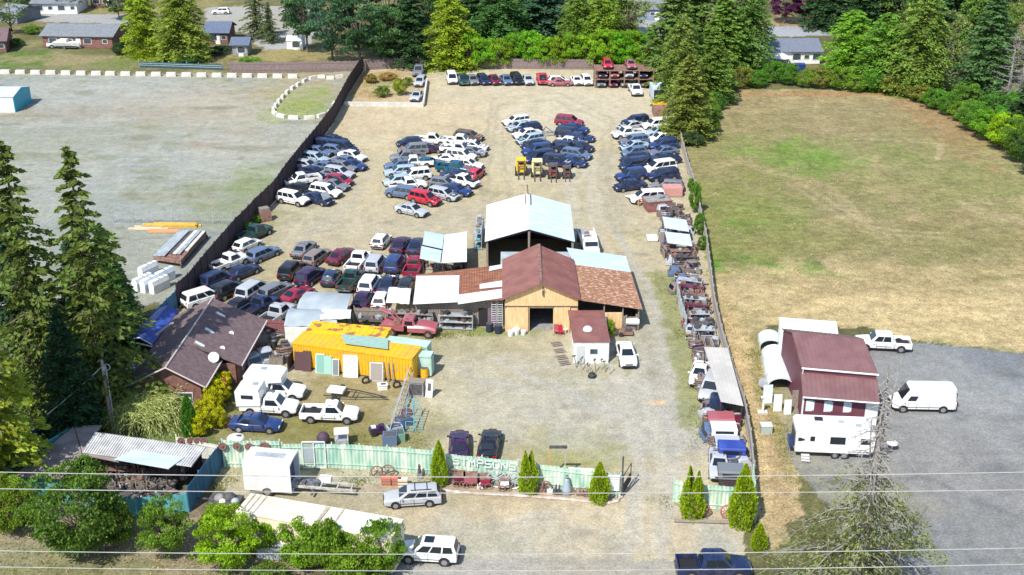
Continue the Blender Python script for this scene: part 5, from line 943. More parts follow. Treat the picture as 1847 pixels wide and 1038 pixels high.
ranch('far_house', 'small dark-roofed house at the top left corner', A(0,40), A(32,44), 7, 2.4, 3.6, M_SLATE, M_SLATE, 2)
# blue-walled shed in the gravel lot
o = thing('turquoise_shed', 'metal shed with white roof and turquoise gable wall on the gravel lot', 'shed', A(10,195)); a, b, c = A(28,203), A(57,184), A(-60,200)
h = 2.7; m = MB(); w0, w1 = V(a.x,a.y,0), V(b.x,b.y,0); l = V(-9.0,0,0); mid = (w0+w1)/2
m.slab([w0+l+V(0,-.2,h), w0+V(.1,-.2,h), mid+V(.1,0,h+.8), mid+l+V(0,0,h+.8)], .06); m.slab([mid+l+V(0,0,h+.796), mid+V(.1,0,h+.796), w1+V(.1,.2,h), w1+l+V(0,.2,h)], .06); m.build('roof', M_ROOFB, o, world=True)
m = MB(); wall(m, w0, w1, 0, h, .1); m.hexa([w0+V(-.05,0,h),w0+V(.05,0,h),w1+V(.05,0,h),w1+V(-.05,0,h)], [mid+V(-.05,-.05,h+.75),mid+V(.05,-.05,h+.75),mid+V(.05,.05,h+.75),mid+V(-.05,.05,h+.75)]); m.build('gable_wall', mat('turquoise_metal', (.02,.30,.42), (.03,.34,.46), 1, .5), o, world=True)
m = MB(); wall(m, w0+l, w0+V(-.06,0,0), 0, h, .1); wall(m, w1+l, w1+V(-.06,0,0), 0, h, .1); wall(m, w0+l, w1+l, 0, h); m.build('wall', M_WHITE, o, world=True)
# ================================================================ fences
def fence(name, label, pts, h, mt, style='boards', postmat=None, w_=.25, cat='fence', rail=True, side=1):
    pts = [Vector((p[0], p[1], 0)) for p in pts]; o = thing(name, label, cat, pts[0]); m = MB(); posts = []; rl = MB()
    for a, b in zip(pts, pts[1:]):
        L = (b-a).length; k = max(1, round(L/2.5)); u = (b-a).normalized(); n = V(-u.y,u.x,0)
        for i in range(k): posts.append(a.lerp(b, i/k))
        if style == 'boards': planks(m, a, b, .05, h, w_, jit=.12, off=.03, gap=.01)
        elif style == 'corr':
            c = max(2, int(L/.16)); f, bk = [], []
            for i in range(c+1):
                p = a.lerp(b, i/c); e = .035*(1 if i % 2 else -1); f.append(p+n*(e+.012)); bk.append(p+n*(e-.012))
            jt = [random.uniform(-.07, .03) for _ in range(c//6+2)]
            for i in range(c):
                z = h+jt[i//6]; m.hexa([bk[i]+V(0,0,.03), bk[i+1]+V(0,0,.03), f[i+1]+V(0,0,.03), f[i]+V(0,0,.03)], [bk[i]+V(0,0,z), bk[i+1]+V(0,0,z), f[i+1]+V(0,0,z), f[i]+V(0,0,z)])
        elif style == 'wire':
            for z in np.linspace(.1, h, 9): rl.cyl(a+V(0,0,z), b+V(0,0,z), .016, 3)
            c = int(L/.25)
            for i in range(c): p = a.lerp(b, i/c); rl.cyl(p+V(0,0,.05), p+V(0,0,h), .012, 3)
        if rail and style != 'wire':
            for z in (.5, h-.35): rl.box((a+b)/2-n*.06*side+V(0,0,z), (L,.05,.1), rz=math.atan2(u.y,u.x))
    posts.append(pts[-1])
    if style != 'wire': m.build('panel', mt, o, world=True)
    if rl.v: rl.build('rail' if style != 'wire' else 'wire_mesh', postmat or mt, o, world=True)
    pm = MB().box((0,0,h/2+.06), (.11,.11,h+.12)).mesh('post', postmat or mt)
    for p in posts[:98]: child('post', pm, o, loc=p-pts[0]+V(0,.08*side,0))
    return o
DF = [(655,129),(630,168),(602,222),(573,262),(547,294),(518,332),(498,362),(462,398),(428,434),(376,496),(343,538),(322,556)]
fence('board_fence', 'long dark board fence bending between the scrap yard and the gravel lot', W(DF), 3.0, M_WOODD, w_=.3)
fence('shade_blue_fence', 'teal board fence coloured blue for tree shade behind the carport and house', W([(320,557),(236,640),(205,668),(150,722),(90,790),(38,848)]), 2.2, M_TEALSHADE)
fence('wooden_fence', 'brown wooden fence along the far end of the gravel lot', W([(416,131),(520,131),(655,128)]), 2.0, mat('brown_fence_boards', (.17,.12,.12), (.26,.2,.19), 3, .9, stretch=(5,5,.6)))
fence('wooden_fence', 'weathered fence behind the far parked row under the hedge', W([(657,127),(745,122),(850,124),(1070,126)]), 2.0, mat('brown_fence_boards', (.17,.12,.12)))
fence('garden_fence', 'low teal fence with pale top rail in front of the conifer pair', W([(252,122),(402,127)]), 1.2, mat('dark_teal_boards', (.015,.07,.09), (.03,.1,.12)), postmat=M_GALV)
fence('field_fence', 'weathered grey fence between the junk strip and the dry field', W([(1196,165),(1226,256),(1240,310),(1253,350),(1264,405),(1272,440),(1280,500),(1287,560),(1300,618),(1318,680),(1340,745),(1352,810),(1358,870)]), 2.0, mat('silver_grey_boards', (.27,.25,.23), (.42,.38,.34), 3, .9, stretch=(6,6,.6)), w_=.18)
GF = 'pale green corrugated fence with {}'
gfp = [(512,845),(601,845),(700,850),(782,857)]
fence('green_fence', 'taller pale green corrugated fence hung with rusty iron discs', W([(405,844),(508,845)]), 2.75, M_GREENF, 'corr')
fence('green_fence', 'pale green corrugated fence behind the white trailer and frame rails', W(gfp), 2.45, M_GREENF, 'corr')
sf = fence('sign_fence', 'pale green corrugated fence with large white painted lettering', W([(806,861),(870,866),(934,874)]), 2.3, M_GREENF, 'corr')
fence('green_fence', 'pale green corrugated fence between the two cedars nearest the gateway', W([(968,879),(1068,891),(1118,898)]), 2.25, M_GREENF, 'corr')
fence('green_fence', 'pale green corrugated panel across the gateway between the two cedars', W([(1262,918),(1330,922)]), 2.3, M_GREENF, 'corr')
fence('green_fence', 'narrow green panel at the gateway, on the driveway side of the cedar', W([(1214,906),(1243,912)]), 2.2, M_GREENF, 'corr')
fence('green_fence', 'short teal-green return fence running back beside the field track', W([(1362,945),(1356,880)]), 2.1, M_GREENF, 'corr')
fence('green_fence', 'short pale fence piece joining the yellow hedge and the trailer', W([(322,826),(400,842)]), 2.2, mat('pale_grey_boards', (.55,.56,.50), (.66,.66,.6), 2, .8))
fence('leaning_fence', 'teal fence coloured dark blue for shade beside the junk court', W([(402,842),(342,925)]), 2.4, M_TEALSHADE, 'corr')
fence('court_fence', 'teal board fence in front of the junk court, behind the roadside bushes', W([(340,926),(240,934),(112,908)]), 1.9, M_TEALF)
fence('wire_fence', 'thin wire mesh fence standing on the gravel lot', W([(205,402),(420,405)]), 1.6, M_GALV, 'wire')
# painted lettering on the sign fence
FONT = {'S': [(1,1,.0,1),(0,.5,0,1),(0,.5,1,.5),(1,.5,1,0),(0,0,1,0)], 'I': [(.5,0,.5,1)], 'M': [(0,0,0,1),(0,1,.5,.4),(.5,.4,1,1),(1,1,1,0)], 'P': [(0,0,0,1),(0,1,1,1),(1,1,1,.5),(1,.5,0,.5)], 'O': [(0,0,0,1),(0,1,1,1),(1,1,1,0),(1,0,0,0)], 'N': [(0,0,0,1),(0,1,1,0),(1,0,1,1)],
 'A': [(0,0,0,.7),(0,.7,.5,1),(.5,1,1,.7),(1,.7,1,0),(0,.45,1,.45)], 'L': [(0,1,0,0),(0,0,1,0)]}
def lettering(txt, p0, p1, z, h, sw, parent, name, mt):
    p0, p1 = V(p0[0],p0[1],0), V(p1[0],p1[1],0); u = (p1-p0).normalized(); n = V(u.y,-u.x,0); k = len(txt); cw = (p1-p0).length/k; m = MB()
    for i, c in enumerate(txt):
        for (x0, y0, x1, y1) in FONT[c]:
            a = p0+u*(i*cw+.12*cw+x0*cw*.70)+V(0,0,z+y0*h)+n*.075; b = p0+u*(i*cw+.12*cw+x1*cw*.70)+V(0,0,z+y1*h)+n*.075; d = (b-a).normalized(); s = d.cross(n)*sw/2; a = a-d*sw*.45; b = b+d*sw*.45
            m.hexa([a-s, b-s, b+s, a+s], [a-s+n*.012, b-s+n*.012, b+s+n*.012, a+s+n*.012])
    return m.build(name, mt, parent, world=True)
s0, s1 = A(817,862), A(932,874.4); lettering('SIMPSONS', (s0.x,s0.y), (s1.x,s1.y), 1.45, .66, .115, sf, 'lettering', mat('white_sign_paint', (.70,.75,.70), (.52,.62,.54), 5, .8, lo_=.45, hi_=.7))
# ================================================================ objects
def px3(px, py, z=0): return A(px, py, z)
# ---- white concrete blocks along the far end of the lot and round the island
blk = MB(); blk.hexa([(-.9,-.4,0),(.9,-.4,0),(.9,.4,0),(-.9,.4,0)], [(-.86,-.3,.72),(.86,-.3,.72),(.86,.3,.72),(-.86,.3,.72)]); bm_ = blk.mesh('concrete_block', M_CONC)
def single(name, me, loc, rz, label, cat, group=None, scale=(1,1,1)):
    o = bpy.data.objects.new(name, me); COL.objects.link(o); o.location = loc; o.rotation_euler = (0,0,rz); o.scale = scale; return tag(o, label, cat, group)
for i in range(20):
    x = -8+27.4*i; single('concrete_block', bm_, A(x+18-2*(i>6), 133+.42*i), random.uniform(-.05,.05), (f'white concrete block, {ORD[i]} from the turquoise shed side in the far row'), 'concrete block', 'white concrete blocks along the gravel lot')
ring_ = [(612,141),(596,143),(580,141),(564,143),(550,148),(538,155),(528,161),(518,169),(510,177),(503,185),(497,193),(493,200),(496,207),(508,212),(530,215),(558,215),(580,211),(596,203),(603,190),(612,178),(618,166)]
for i, (x, y) in enumerate(ring_):
    a = A(*ring_[min(i+1, len(ring_)-1)])-A(*ring_[max(i-1,0)]); single('concrete_block', bm_, A(x,y), math.atan2(a.y,a.x), f'white concrete block, {ORD[i]} round the weedy island counted from its far tip', 'concrete block', 'blocks around the weedy island', (.8 if i < 12 else 1,.8,.8))
# low retaining wall round the weedy patch
o = thing('low_wall', 'low white concrete wall edging the weedy patch at the yard corner', 'wall', A(700,190)); m = MB(); wall(m, W([(622,191)])[0], W([(764,193)])[0], 0, .7, .35); wall(m, W([(764,192)])[0], W([(770,150)])[0], 0, .9, .3); m.build('wall', M_CONC, o, world=True)
for x, y, t, w_, c, lb in [(668,150,134,26,(.2,.17,.05),'dry brown shrub in the weedy patch nearest the fence'),(690,175,156,30,(.12,.19,.04),'green shrub at the middle of the weedy patch'),(722,172,142,26,(.19,.25,.04),'yellow-green shrub beside the short car file'),(700,145,132,34,(.28,.2,.08),'brown brushy shrub at the back of the weedy patch'),(735,155,140,20,(.14,.2,.05),'small green shrub behind the yellow-green one')]:
    tree_px('shrub', 'shrub', x, y, t, w_, lb, 'shrub', c, 'shrubs in the weedy patch')
for i, (x, y, t, w_, c) in enumerate([(1252,385,330,22,(.09,.2,.03)),(1262,425,385,24,(.08,.19,.03)),(1266,452,425,18,(.09,.18,.03)),(1248,345,322,18,(.1,.2,.03)),(1282,215,188,40,(.08,.17,.03)),(1280,240,212,36,(.11,.19,.03)),(1250,262,236,46,(.05,.09,.04))]):
    tree_px('shrub', 'shrub', x, y, t, w_, ['green bramble on the field side of the grey fence, the largest','green bramble on the field side of the fence beside the small white canopies','lowest bramble on the field side of the grey fence','bramble at the fence beside the brick-red container','leafy bush behind the lone olive fir','leafy bush between the lone olive fir and the field','dark low bush under the lone olive fir'][i], 'shrub', c, 'brambles along the field fence')
# ---- generic junk prototypes (each a small thing with parts)
tyre_m = MB().ring((0,0,0), .27, .085, (0,1,0), 16, k=7).mesh('tyre', M_TYRE, True)
def drum(loc, label, mt, group=None, h=.9, r=.3):
    o = thing('drum', label, 'drum', loc, 0, group); m = MB(); m.cyl((0,0,0), (0,0,h), r, 14); m.ring((0,0,h*.33), r+.005, .015, (0,0,1), 14); m.ring((0,0,h*.66), r+.005, .015, (0,0,1), 14); m.build('body', mt, o); MB().cyl((0,0,h+.002), (0,0,h+.03), r*.93, 14).build('lid', M_STEELD, o)
def ladder(p0, p1, w_, label, mt, n=9, group=None, name='ladder'):
    p0, p1 = Vector(p0), Vector(p1); o = thing(name, label, 'ladder', p0, 0, group); d = p1-p0; s = d.cross(V(0,0,1)); s = V(1,0,0) if s.length < .2*d.length and abs(d.x) < .3 else s.normalized()
    if abs(d.normalized().z) > .5: s = d.cross(V(-d.y, d.x, 0) if math.hypot(d.x, d.y) > .1 else V(0,1,0)).cross(d).normalized() if False else (V(-d.y, d.x, 0).normalized() if math.hypot(d.x,d.y) > .1 else V(1,0,0))
    for e in (-1,1): MB().cyl(s*e*w_/2, d+s*e*w_/2, .04, 5).build('rail', mt, o)
    m = MB(); [m.cyl(d*((i+.5)/n)-s*w_/2, d*((i+.5)/n)+s*w_/2, .03, 4) for i in range(n)]; m.build('rungs', mt, o)
def panel_on(name, label, cat, p, w_, h, mt, lean=.18, rz=0, glass=None, frame=.07, group=None):
    o = thing(name, label, cat, p, rz, group); m = MB(); m.box((0,lean*h*.5,h/2), (w_,.05,h), rx=-lean); m.build('panel', mt, o)
    if glass: m = MB(); m.box((0,lean*h*.5-.035,h/2), (w_-2*frame,.03,h-2*frame), rx=-lean); m.build('pane', glass, o)
    return o
def heap_thing(name, label, cat, loc, rz, parts, group=None):
    o = thing(name, label, cat, loc, rz, group)
    for nm, mb, mt in parts: mb.build(nm, mt, o)
    return o
# ---- things along the yellow container
for px, w_, h, mt, gl, nm, lb in [(541,.9,1.9,mat('dark_brown_door', (.09,.045,.05)),None,'door','brown door leaning on the yellow container, the first by the dark fence'),(556,.85,2.1,mat('dark_brown_door', (.09,.045,.05)),None,'door','second brown door leaning on the yellow container'),(580,.9,2.0,M_WHITE,mat('green_glass', (.22,.42,.36), rough=.1),'glass_door','white-framed door with green glass leaning on the yellow container'),(594,.8,1.9,mat('green_panel', (.3,.5,.42)),None,'door','pale green door panel beside the green glass door'),(608,.7,1.7,M_WHITE,mat('dim_glass', (.2,.24,.25), rough=.1),'window_ladder','white frame with dark bars leaning near the big white panel'),(635,1.5,2.3,M_WHITE,None,'white_board','big plain white panel leaning on the yellow container'),(681,1.3,1.9,M_WHITE,mat('screen_grey', (.3,.27,.24)),'window_frame','white window frame with grey pane leaning on the yellow container')]:
    a = A(531,662); b = A(745,692); t = (px-531)/214; p = a.lerp(b, t)+V(0,-.62,0); panel_on(nm, lb, 'door' if 'door' in nm else 'panel', p, w_, h, mt, .22, R(-7), gl)
for i, px in enumerate((694,702,710)): p = A(531,662).lerp(A(745,692), (px-531)/214)+V(0,-.5,0); panel_on('plank', f'upright board leaning on the yellow container, {ORD[i]} past the grey-paned frame', 'plank', p, .14, 2.0, M_WOOD, .2, R(-7))
for i, (px, py) in enumerate([(660,692),(716,700)]):
    p = A(px,py); single('tyre', tyre_m, p+V(0,0,.34), .3, ['worn tyre standing by the white panel on the grass','worn tyre at the right end of the yellow container'][i], 'tyre', None, (1.2,1.2,1.2))
heap_thing('white_sink', 'white sink lying on the grass before the yellow container', 'sink', A(690,702), .2, [('basin', MB().box((0,0,.25), (.9,.6,.5)).box((0,0,.52), (1.0,.7,.06)), M_WHITE), ('drain', MB().box((.1,0,.56), (.5,.35,.02)), M_STEELD)])
for i, (px, py) in enumerate([(752,676),(760,668),(766,682)]): drum(A(px,py), f'yellow drum at the container end, {["nearest the corner","behind the other two","beside the grey cabinet"][i]}', M_YEL, 'yellow drums', 1.1, .38)
heap_thing('cabinet', 'tall grey metal cabinet with wood top beside the container end', 'cabinet', A(752,712), -.15, [('body', MB().box((0,0,.75), (1.5,.9,1.5)), M_GRAVEL), ('lid', MB().box((0,0,1.53), (1.6,1.0,.06)), M_WOOD), ('grille', MB().box((0,-.47,.8), (1.2,.04,1.1)), M_STEELD)])
heap_thing('white_board', 'white board with dark holes leaning beside the grey cabinet', 'board', A(775,716), -.3, [('panel', MB().box((0,0,.9), (.7,.06,1.8), rx=-.25), M_WHITE), ('opening', MB().box((0,-.06,1.1), (.3,.05,.7), rx=-.25), M_STEELD)])
# ---- rose tow truck
def tow_truck():
    o = thing('tow_truck', 'old faded rose tow truck with dark crane arms beside the yellow container', 'tow truck', A(742,602), R(-8)); m = paint('rose')
    b = MB(); b.loft([[(x,y,z) for y,z in ((-.95,z0),(-.98,z1-.2),(-.8,z1),(0,z1+.05),(.8,z1),(.98,z1-.2),(.95,z0))] for x,z0,z1 in ((-.2,.6,1.3),(.9,.6,1.35),(2.0,.6,1.3),(2.8,.62,1.1))]); b.loft(cab_loft(1.3,1.95,-.9,.7,-.75,.35,.85,.72)); b.box((-1.9,0,.85), (2.6,1.9,.35)); b.box((-1.9,.9,1.1), (2.6,.12,.3)); b.box((-1.9,-.9,1.1), (2.6,.12,.3)); b.build('body', m, o, True)
    g = MB(); g.box((.56,0,1.62), (.05,1.3,.42), ry=R(-25)); g.build('windshield', M_GLASS, o); g = MB(); g.box((-.1,-.85,1.62), (.8,.04,.36), rx=R(-12)); g.box((-.1,.85,1.62), (.8,.04,.36), rx=R(12)); g.build('side_window', M_GLASS, o)
    for s in (-1,1): MB().tube([V(-1.0,s*.5,1.1), V(-2.0,s*.3,2.3), V(-3.4,s*.1,2.7)], .09, 6).build('crane_arm', paint('rose'), o)
    MB().box((-1.4,0,1.3), (.8,.9,.5)).cyl((-1.4,-.5,1.35), (-1.4,.5,1.35), .3, 10).build('winch', M_RUST, o); MB().cyl((-2.6,-.9,.9), (-2.6,.9,.9), .12).build('tail_bar', M_STEELD, o)
    for x in (2.0,-1.9):
        for s in (-1,1): w_ = MB().cyl((x,s*.75,.45), (x,s*1.05,.45), .45, 14).build('wheel', M_TYRE, o); r = MB().cyl((x,s*1.04,.45), (x,s*1.07,.45), .25, 10).build('rim', M_RUST, o); r.parent = w_
tow_truck()
# ---- tarpaulin covered boats / frames
def tarp(label, pts, z, mt, skirts=True, group='tarpaulin covers behind the yellow containers', peak=.5, skirt=None):
    P_ = [A(a, b, z) for a, b in pts]; c = sum(P_, V(0,0,0))/len(P_); o = thing('tarpaulin_cover', label, 'tarpaulin', (c.x,c.y,0), 0, group); m = MB(); n = len(P_); top = []
    N = 6; q = P_; g = {}
    for i in range(N+1):
        for j in range(N+1):
            s, t = i/N, j/N; p = (q[0].lerp(q[1], s)).lerp(q[3].lerp(q[2], s), t); h = peak*math.sin(math.pi*t)*(.7+.3*math.sin(math.pi*s))+random.uniform(-.07,.07); g[i,j] = p+V(0,0,h)
    vs = [g[i,j] for i in range(N+1) for j in range(N+1)]; k = len(vs); vs += [v-V(0,0,.05) for v in vs]; I = lambda i, j: i*(N+1)+j
    fs = []
    for i in range(N):
        for j in range(N): fs.append((I(i,j),I(i+1,j),I(i+1,j+1),I(i,j+1))); fs.append((k+I(i,j),k+I(i,j+1),k+I(i+1,j+1),k+I(i+1,j)))
    for i in range(N): fs += [(I(i,0),k+I(i,0),k+I(i+1,0),I(i+1,0)), (I(i,N),I(i+1,N),k+I(i+1,N),k+I(i,N)), (I(0,i),I(0,i+1),k+I(0,i+1),k+I(0,i)), (I(N,i),k+I(N,i),k+I(N,i+1),I(N,i+1))]
    m.add(vs, fs); m.build('sheet', mt, o, True, world=True)
    m = MB(); [wall(m, q[e], q[(e+1)%4], 0, z-.1, .05) for e in range(4)] if skirt else None
    if m.v: m.build('side', skirt, o, world=True)
    for p in q: MB().cyl((p.x,p.y,0), (p.x,p.y,z-.05), .05).build('post', M_WOODD, o, world=True)
    return o
tarp('upper grey tarpaulin stretched over a frame behind the yellow containers', [(535,556),(625,563),(637,530),(553,526)], 2.3, M_GREYT)
tarp('lower pale grey boat cover nearest the rusted container', [(512,588),(610,590),(600,560),(524,556)], 1.9, M_GREYT, peak=.7, skirt=M_WHITE)
tarp('bright white tarpaulin folded over the end of the boat cover', [(578,577),(632,574),(634,558),(575,558)], 2.4, M_WHITE, peak=.2)
tarp('two white sheets draped beside the white lean-to roof', [(696,546),(738,548),(742,520),(702,518)], 1.8, M_WHITE, peak=.2)
# ---- campers
def camper(label, px, py, hd, s=1.0, cabover=True):
    K = 'pickup'; p = A(px,py,1.5); p.z = 0; o = car(K, 'white', p, hd, label, 'white pickup campers', name='pickup_camper'); o['category'] = 'camper'
    m = MB(); prof = [(-2.9,1.0),(-2.95,2.55),(-2.7,2.75),(.2 if cabover else -.7,2.8),(.75 if cabover else -.62,2.55),(.8 if cabover else -.6,2.1),(-.55,1.9),(-.62,1.15)]
    m.loft([[(x, y, z) for x, z in prof] for y in (-1.05,-1.0,1.0,1.05)]); m.build('camper_shell', paint('white'), o)
    m = MB(); m.box((-1.8,-1.07,2.05), (1.1,.04,.36)); m.box((-1.8,1.07,2.05), (1.1,.04,.36)); m.box((-2.96,0,2.1), (.05,.6,.5)); m.build('camper_window', M_GLASS, o)
    m = MB(); m.box((-1.3,.2,2.80), (.5,.5,.12)); m.build('roof_vent', M_GALV, o)
camper('pickup camper with cab-over sleeping shell, behind the other camper', 500, 690, -8)
camper('pickup camper with long side window, nearest the dark blue sedan', 486, 718, -6, cabover=False)
# ---- RV on paved lot
def fifth_wheel():
    a, b = A(1432,826), A(1578,832); u = (b-a).normalized(); o = thing('travel_trailer', 'large white travel trailer with roof vents parked in front of the maroon building', 'travel trailer', (a+b)/2+V(0,1.25,0), math.atan2(u.y,u.x)); L = (b-a).length-.2
    m = MB(); prof = [(-L/2,.65),(-L/2-.02,2.7),(-L/2+.2,2.95),(L/2-.5,2.95),(L/2,2.5),(L/2+.05,1.2),(L/2-.3,.65)]; m.loft([[(x,y,z) for x,z in prof] for y in (-1.25,-1.22,1.22,1.25)]); m.build('body', M_WHITE, o)
    for x, z, w_, h in ((.2,1.9,1.2,.6),(-2.0,2.0,.35,.35),(-2.9,1.9,.5,.2),(2.6,1.9,.8,.45)): f = MB().box((x,-1.26,z), (w_+.1,.05,h+.1)).build('window', M_BLACKP, o); g = MB().box((x,-1.28,z), (w_,.05,h)).build('pane', M_GLASS, o); g.parent = f
    MB().box((-2.5,-1.27,1.55), (.7,.05,1.6)).build('door', mat('pale_door', (.66,.67,.68)), o)
    for x, y, w_ in ((-1.3,.5,.5),(.6,.1,.35),(2.0,-.4,.35)): MB().box((x,y,3.0), (w_*1.4,w_,.16)).build('roof_vent', M_BLACKP if x < 0 else M_GREYT, o)
    MB().box((-L/2-.03,0,1.7), (.05,1.9,1.3)).build('rear_panel', M_STEELD, o); MB().box((-L/2-.25,0,1.0), (.35,1.3,.6)).build('spare_box', paint('dark blue'), o)
    for i in range(3): MB().box((-2.5,-1.5-.22*i,.5-.15*i), (.7,.22,.05)).build('step', M_WHITE, o)
    for x in (.1,.95):
        for s in (-1,1): w2 = MB().cyl((x,s*.95,.36), (x,s*1.2,.36), .36, 14).build('wheel', M_TYRE, o); r = MB().cyl((x,s*1.19,.36), (x,s*1.22,.36), .2, 10).build('rim', M_RIM, o); r.parent = w2
    MB().box((L/2+.9,0,.55), (1.9,.12,.12)).box((L/2+.6,.3,.55), (1.3,.1,.1), rz=.4).box((L/2+.6,-.3,.55), (1.3,.1,.1), rz=-.4).cyl((L/2+1.5,0,0), (L/2+1.5,0,.6), .05).build('hitch', M_STEELD, o); MB().cyl((L/2+.6,0,.6), (L/2+.6,0,1.15), .25, 12).build('gas_bottle', M_WHITE, o)
fifth_wheel()
heap_thing('round_table', 'small white round table beside the travel trailer hitch', 'table', A(1608,812), 0, [('table_top', MB().cyl((0,0,.7), (0,0,.75), .5, 16), M_WHITE), ('leg', MB().cyl((0,0,0), (0,0,.7), .06), M_WHITE)])
heap_thing('utility_box', 'grey-green utility box on the verge by the field track', 'utility box', A(1381,780), 0, [('body', MB().box((0,0,.4), (1.0,.8,.8)), mat('box_green_grey', (.35,.42,.38))), ('lid', MB().box((0,0,.83), (1.06,.86,.06)), M_CONC)])
heap_thing('white_post', 'white post on a concrete foot beside the plastic tunnel', 'post', A(1375,745), 0, [('post', MB().box((0,0,.8), (.18,.18,1.6)), M_WHITE), ('foot', MB().box((0,0,.08), (.9,.6,.16)), M_CONC), ('cap', MB().box((0,0,1.66), (.5,.3,.1)), M_WHITE)])
for i, (px, py, w_, h, mt, lb) in enumerate([(1384,728,.9,1.9,M_CLEAR,'tall clear cabinet by the near end of the plastic tunnel'),(1402,742,.8,1.7,M_WHITE,'white door panel standing beside the clear cabinet'),(1420,748,.7,1.5,M_WHITE,'short white panel leaning nearest the maroon wall corner'),(1433,738,.6,1.9,M_WOOD,'wooden board leaning on the maroon wall')]): panel_on('panel', lb, 'panel', A(px,py), w_, h, mt, .1, .1)
heap_thing('grey_bin', 'grey round satellite dish on a stand by the plastic tunnel', 'dish', A(1372,704), 0, [('stand', MB().cyl((0,0,0), (0,0,.8), .05), M_GALV), ('dish', MB().cyl((0,0,.8), (.1,-.2,.95), .12, 14, r2=.5), M_GALV)])
# ---- big white box trailer with frame rails
def box_trailer():
    a, b = A(446,893), A(531,900); u = (b-a).normalized(); L = (b-a).length; o = thing('box_truck_body', 'white box truck body with dark open end and bare frame rails', 'truck', (a+b)/2+V(0,1.2,0), math.atan2(u.y,u.x))
    m = MB(); h0, h1 = .55, 3.2
    for y in (-1.2,1.2): m.box((0,y,(h0+h1)/2), (L,.08,h1-h0))
    m.loft([[(x,y,z) for y,z in ((-1.25,h1-.1),(-1.1,h1+.06),(0,h1+.12),(1.1,h1+.06),(1.25,h1-.1),(1.2,h1-.16),(0,h1),(-1.2,h1-.16))] for x in (-L/2,L/2)]); m.box((-L/2+.03,0,(h0+h1)/2), (.06,2.4,h1-h0)); m.box((0,0,h0), (L,2.4,.1)); m.build('body', M_WHITE, o)
    MB().box((L/2-.5,0,1.8), (.06,2.3,2.3)).build('inner_wall', paint('dark blue'), o); m = MB(); m.box((0,0,h1+.14), (L*.62,.7,.02)); m.build('skylight', M_GALV, o)
    for x in (-L*.02,):
        for s in (-1,1): w2 = MB().cyl((x,s*.95,.45), (x,s*1.24,.45), .45, 16).build('wheel', M_TYRE, o); r = MB().cyl((x,s*1.23,.45), (x,s*1.27,.45), .26, 12).build('rim', M_RIM, o); r.parent = w2
    m = MB(); 
    for s in (-1,1): m.box((L/2+2.4,s*.45,.75), (5.2,.12,.2))
    [m.box((L/2+x,0,.75), (.12,1.0,.14)) for x in (.8,2.2,3.6,4.8)]; m.build('frame_rail', mat('dull_white_steel', (.5,.5,.47), (.33,.3,.27), 3, .7), o)
    m = MB().cyl((L/2+1.6,-1.0,.4), (L/2+1.6,1.0,.4), .1).box((L/2+1.5,0,.9), (1.0,.8,.3)).cyl((L/2+.6,-.3,.8), (L/2+.6,.3,.8), .3, 10); m.build('axle', M_CHROME, o); MB().box((L/2+2.4,.6,1.0), (1.0,.5,.5)).build('fuel_tank', M_WHITE, o)
box_trailer()
def white_frame():
    a = A(548,846); b = A(588,848); o = thing('glass_rack', 'white metal frame with glass panel behind the box truck body', 'frame', a); w_ = (b-a).length; m = MB()
    for x in (0,w_*.5,w_): m.box((x,0,1.35), (.09,.09,2.7))
    m.box((w_/2,0,2.7), (w_,.09,.09)); m.box((w_/2,0,.1), (w_,.09,.09)); m.build('frame', M_WHITE, o); MB().box((w_*.25,.02,1.5), (w_*.42,.03,1.8)).build('pane', M_GREYT, o)
white_frame()
# ---- long cream semi trailer among the bushes
a, b = A(426,923,3.3), A(706,972,3.3)
o, L = container('semi_trailer', 'long cream and white trailer behind the roadside bushes', 'trailer', a, b, 3.3, 2.5, M_CREAM, ribs=False, roofmat=M_CREAM)
for x, w_ in ((-L/2+.4,.1),(-L/2+.9,.1),(-L/2+1.4,.1),(L*.02,.3),(L*.12,.12)): MB().box((x,0,3.4), (w_,2.3,.035)).build('roof_seam', mat('roof_seam', (.28,.24,.2), (.5,.45,.38), 4, .8), o)
m = MB(); m.box((L*.31,0,3.385), (L*.34,2.44,.03)); m.build('white_roof_panel', M_WHITE, o)
for x in (-L*.36,-L*.29,L*.3):
    for s in (-1,1): w2 = MB().cyl((x,s*.9,.48), (x,s*1.2,.48), .48, 14).build('wheel', M_TYRE, o); r = MB().cyl((x,s*1.19,.48), (x,s*1.22,.48), .26, 10).build('rim', M_RIM, o); r.parent = w2
# ---- small utility trailer with covered load near the leaning fence
def small_trailer():
    o = thing('utility_trailer', 'small trailer with a tarped dark load beside the leaning blue fence', 'trailer', A(408,912), R(-8)); m = MB(); rr = random.Random(3)
    m.box((0,0,.55), (2.6,1.5,.18)); m.box((-1.9,0,.5), (1.4,.1,.1)); m.build('bed', M_STEELD, o)
    for nm, x, y, z, s, mt in (('sack',-.5,0,.95,.45,M_GRAVEL),('sack',.3,.2,1.0,.5,M_STEELD),('sack',.9,-.2,.9,.35,M_GREYT),('sack',-.1,-.4,.9,.3,M_WHITE)): MB().dome((x,y,z-.3), s, s*.9, 10, 4).build(nm, mt, o, True)
    for s in (-1,1): w2 = MB().cyl((.1,s*.8,.34), (.1,s*1.0,.34), .34, 14).build('wheel', M_TYRE, o); r = MB().cyl((.1,s*.99,.34), (.1,s*1.02,.34), .2, 10).build('rim', M_WHITE, o); r.parent = w2
small_trailer()
heap_thing('open_box', 'grey open box standing between the roadside bushes', 'box', A(489,1003), R(-6), [('body', MB().box((0,0,.5), (2.0,.9,1.0)), M_GREYT), ('lid', MB().box((0,.2,1.03), (2.1,.7,.06)), M_GALV), ('opening', MB().box((0,-.12,1.02), (1.7,.5,.05)), M_STEELD)])
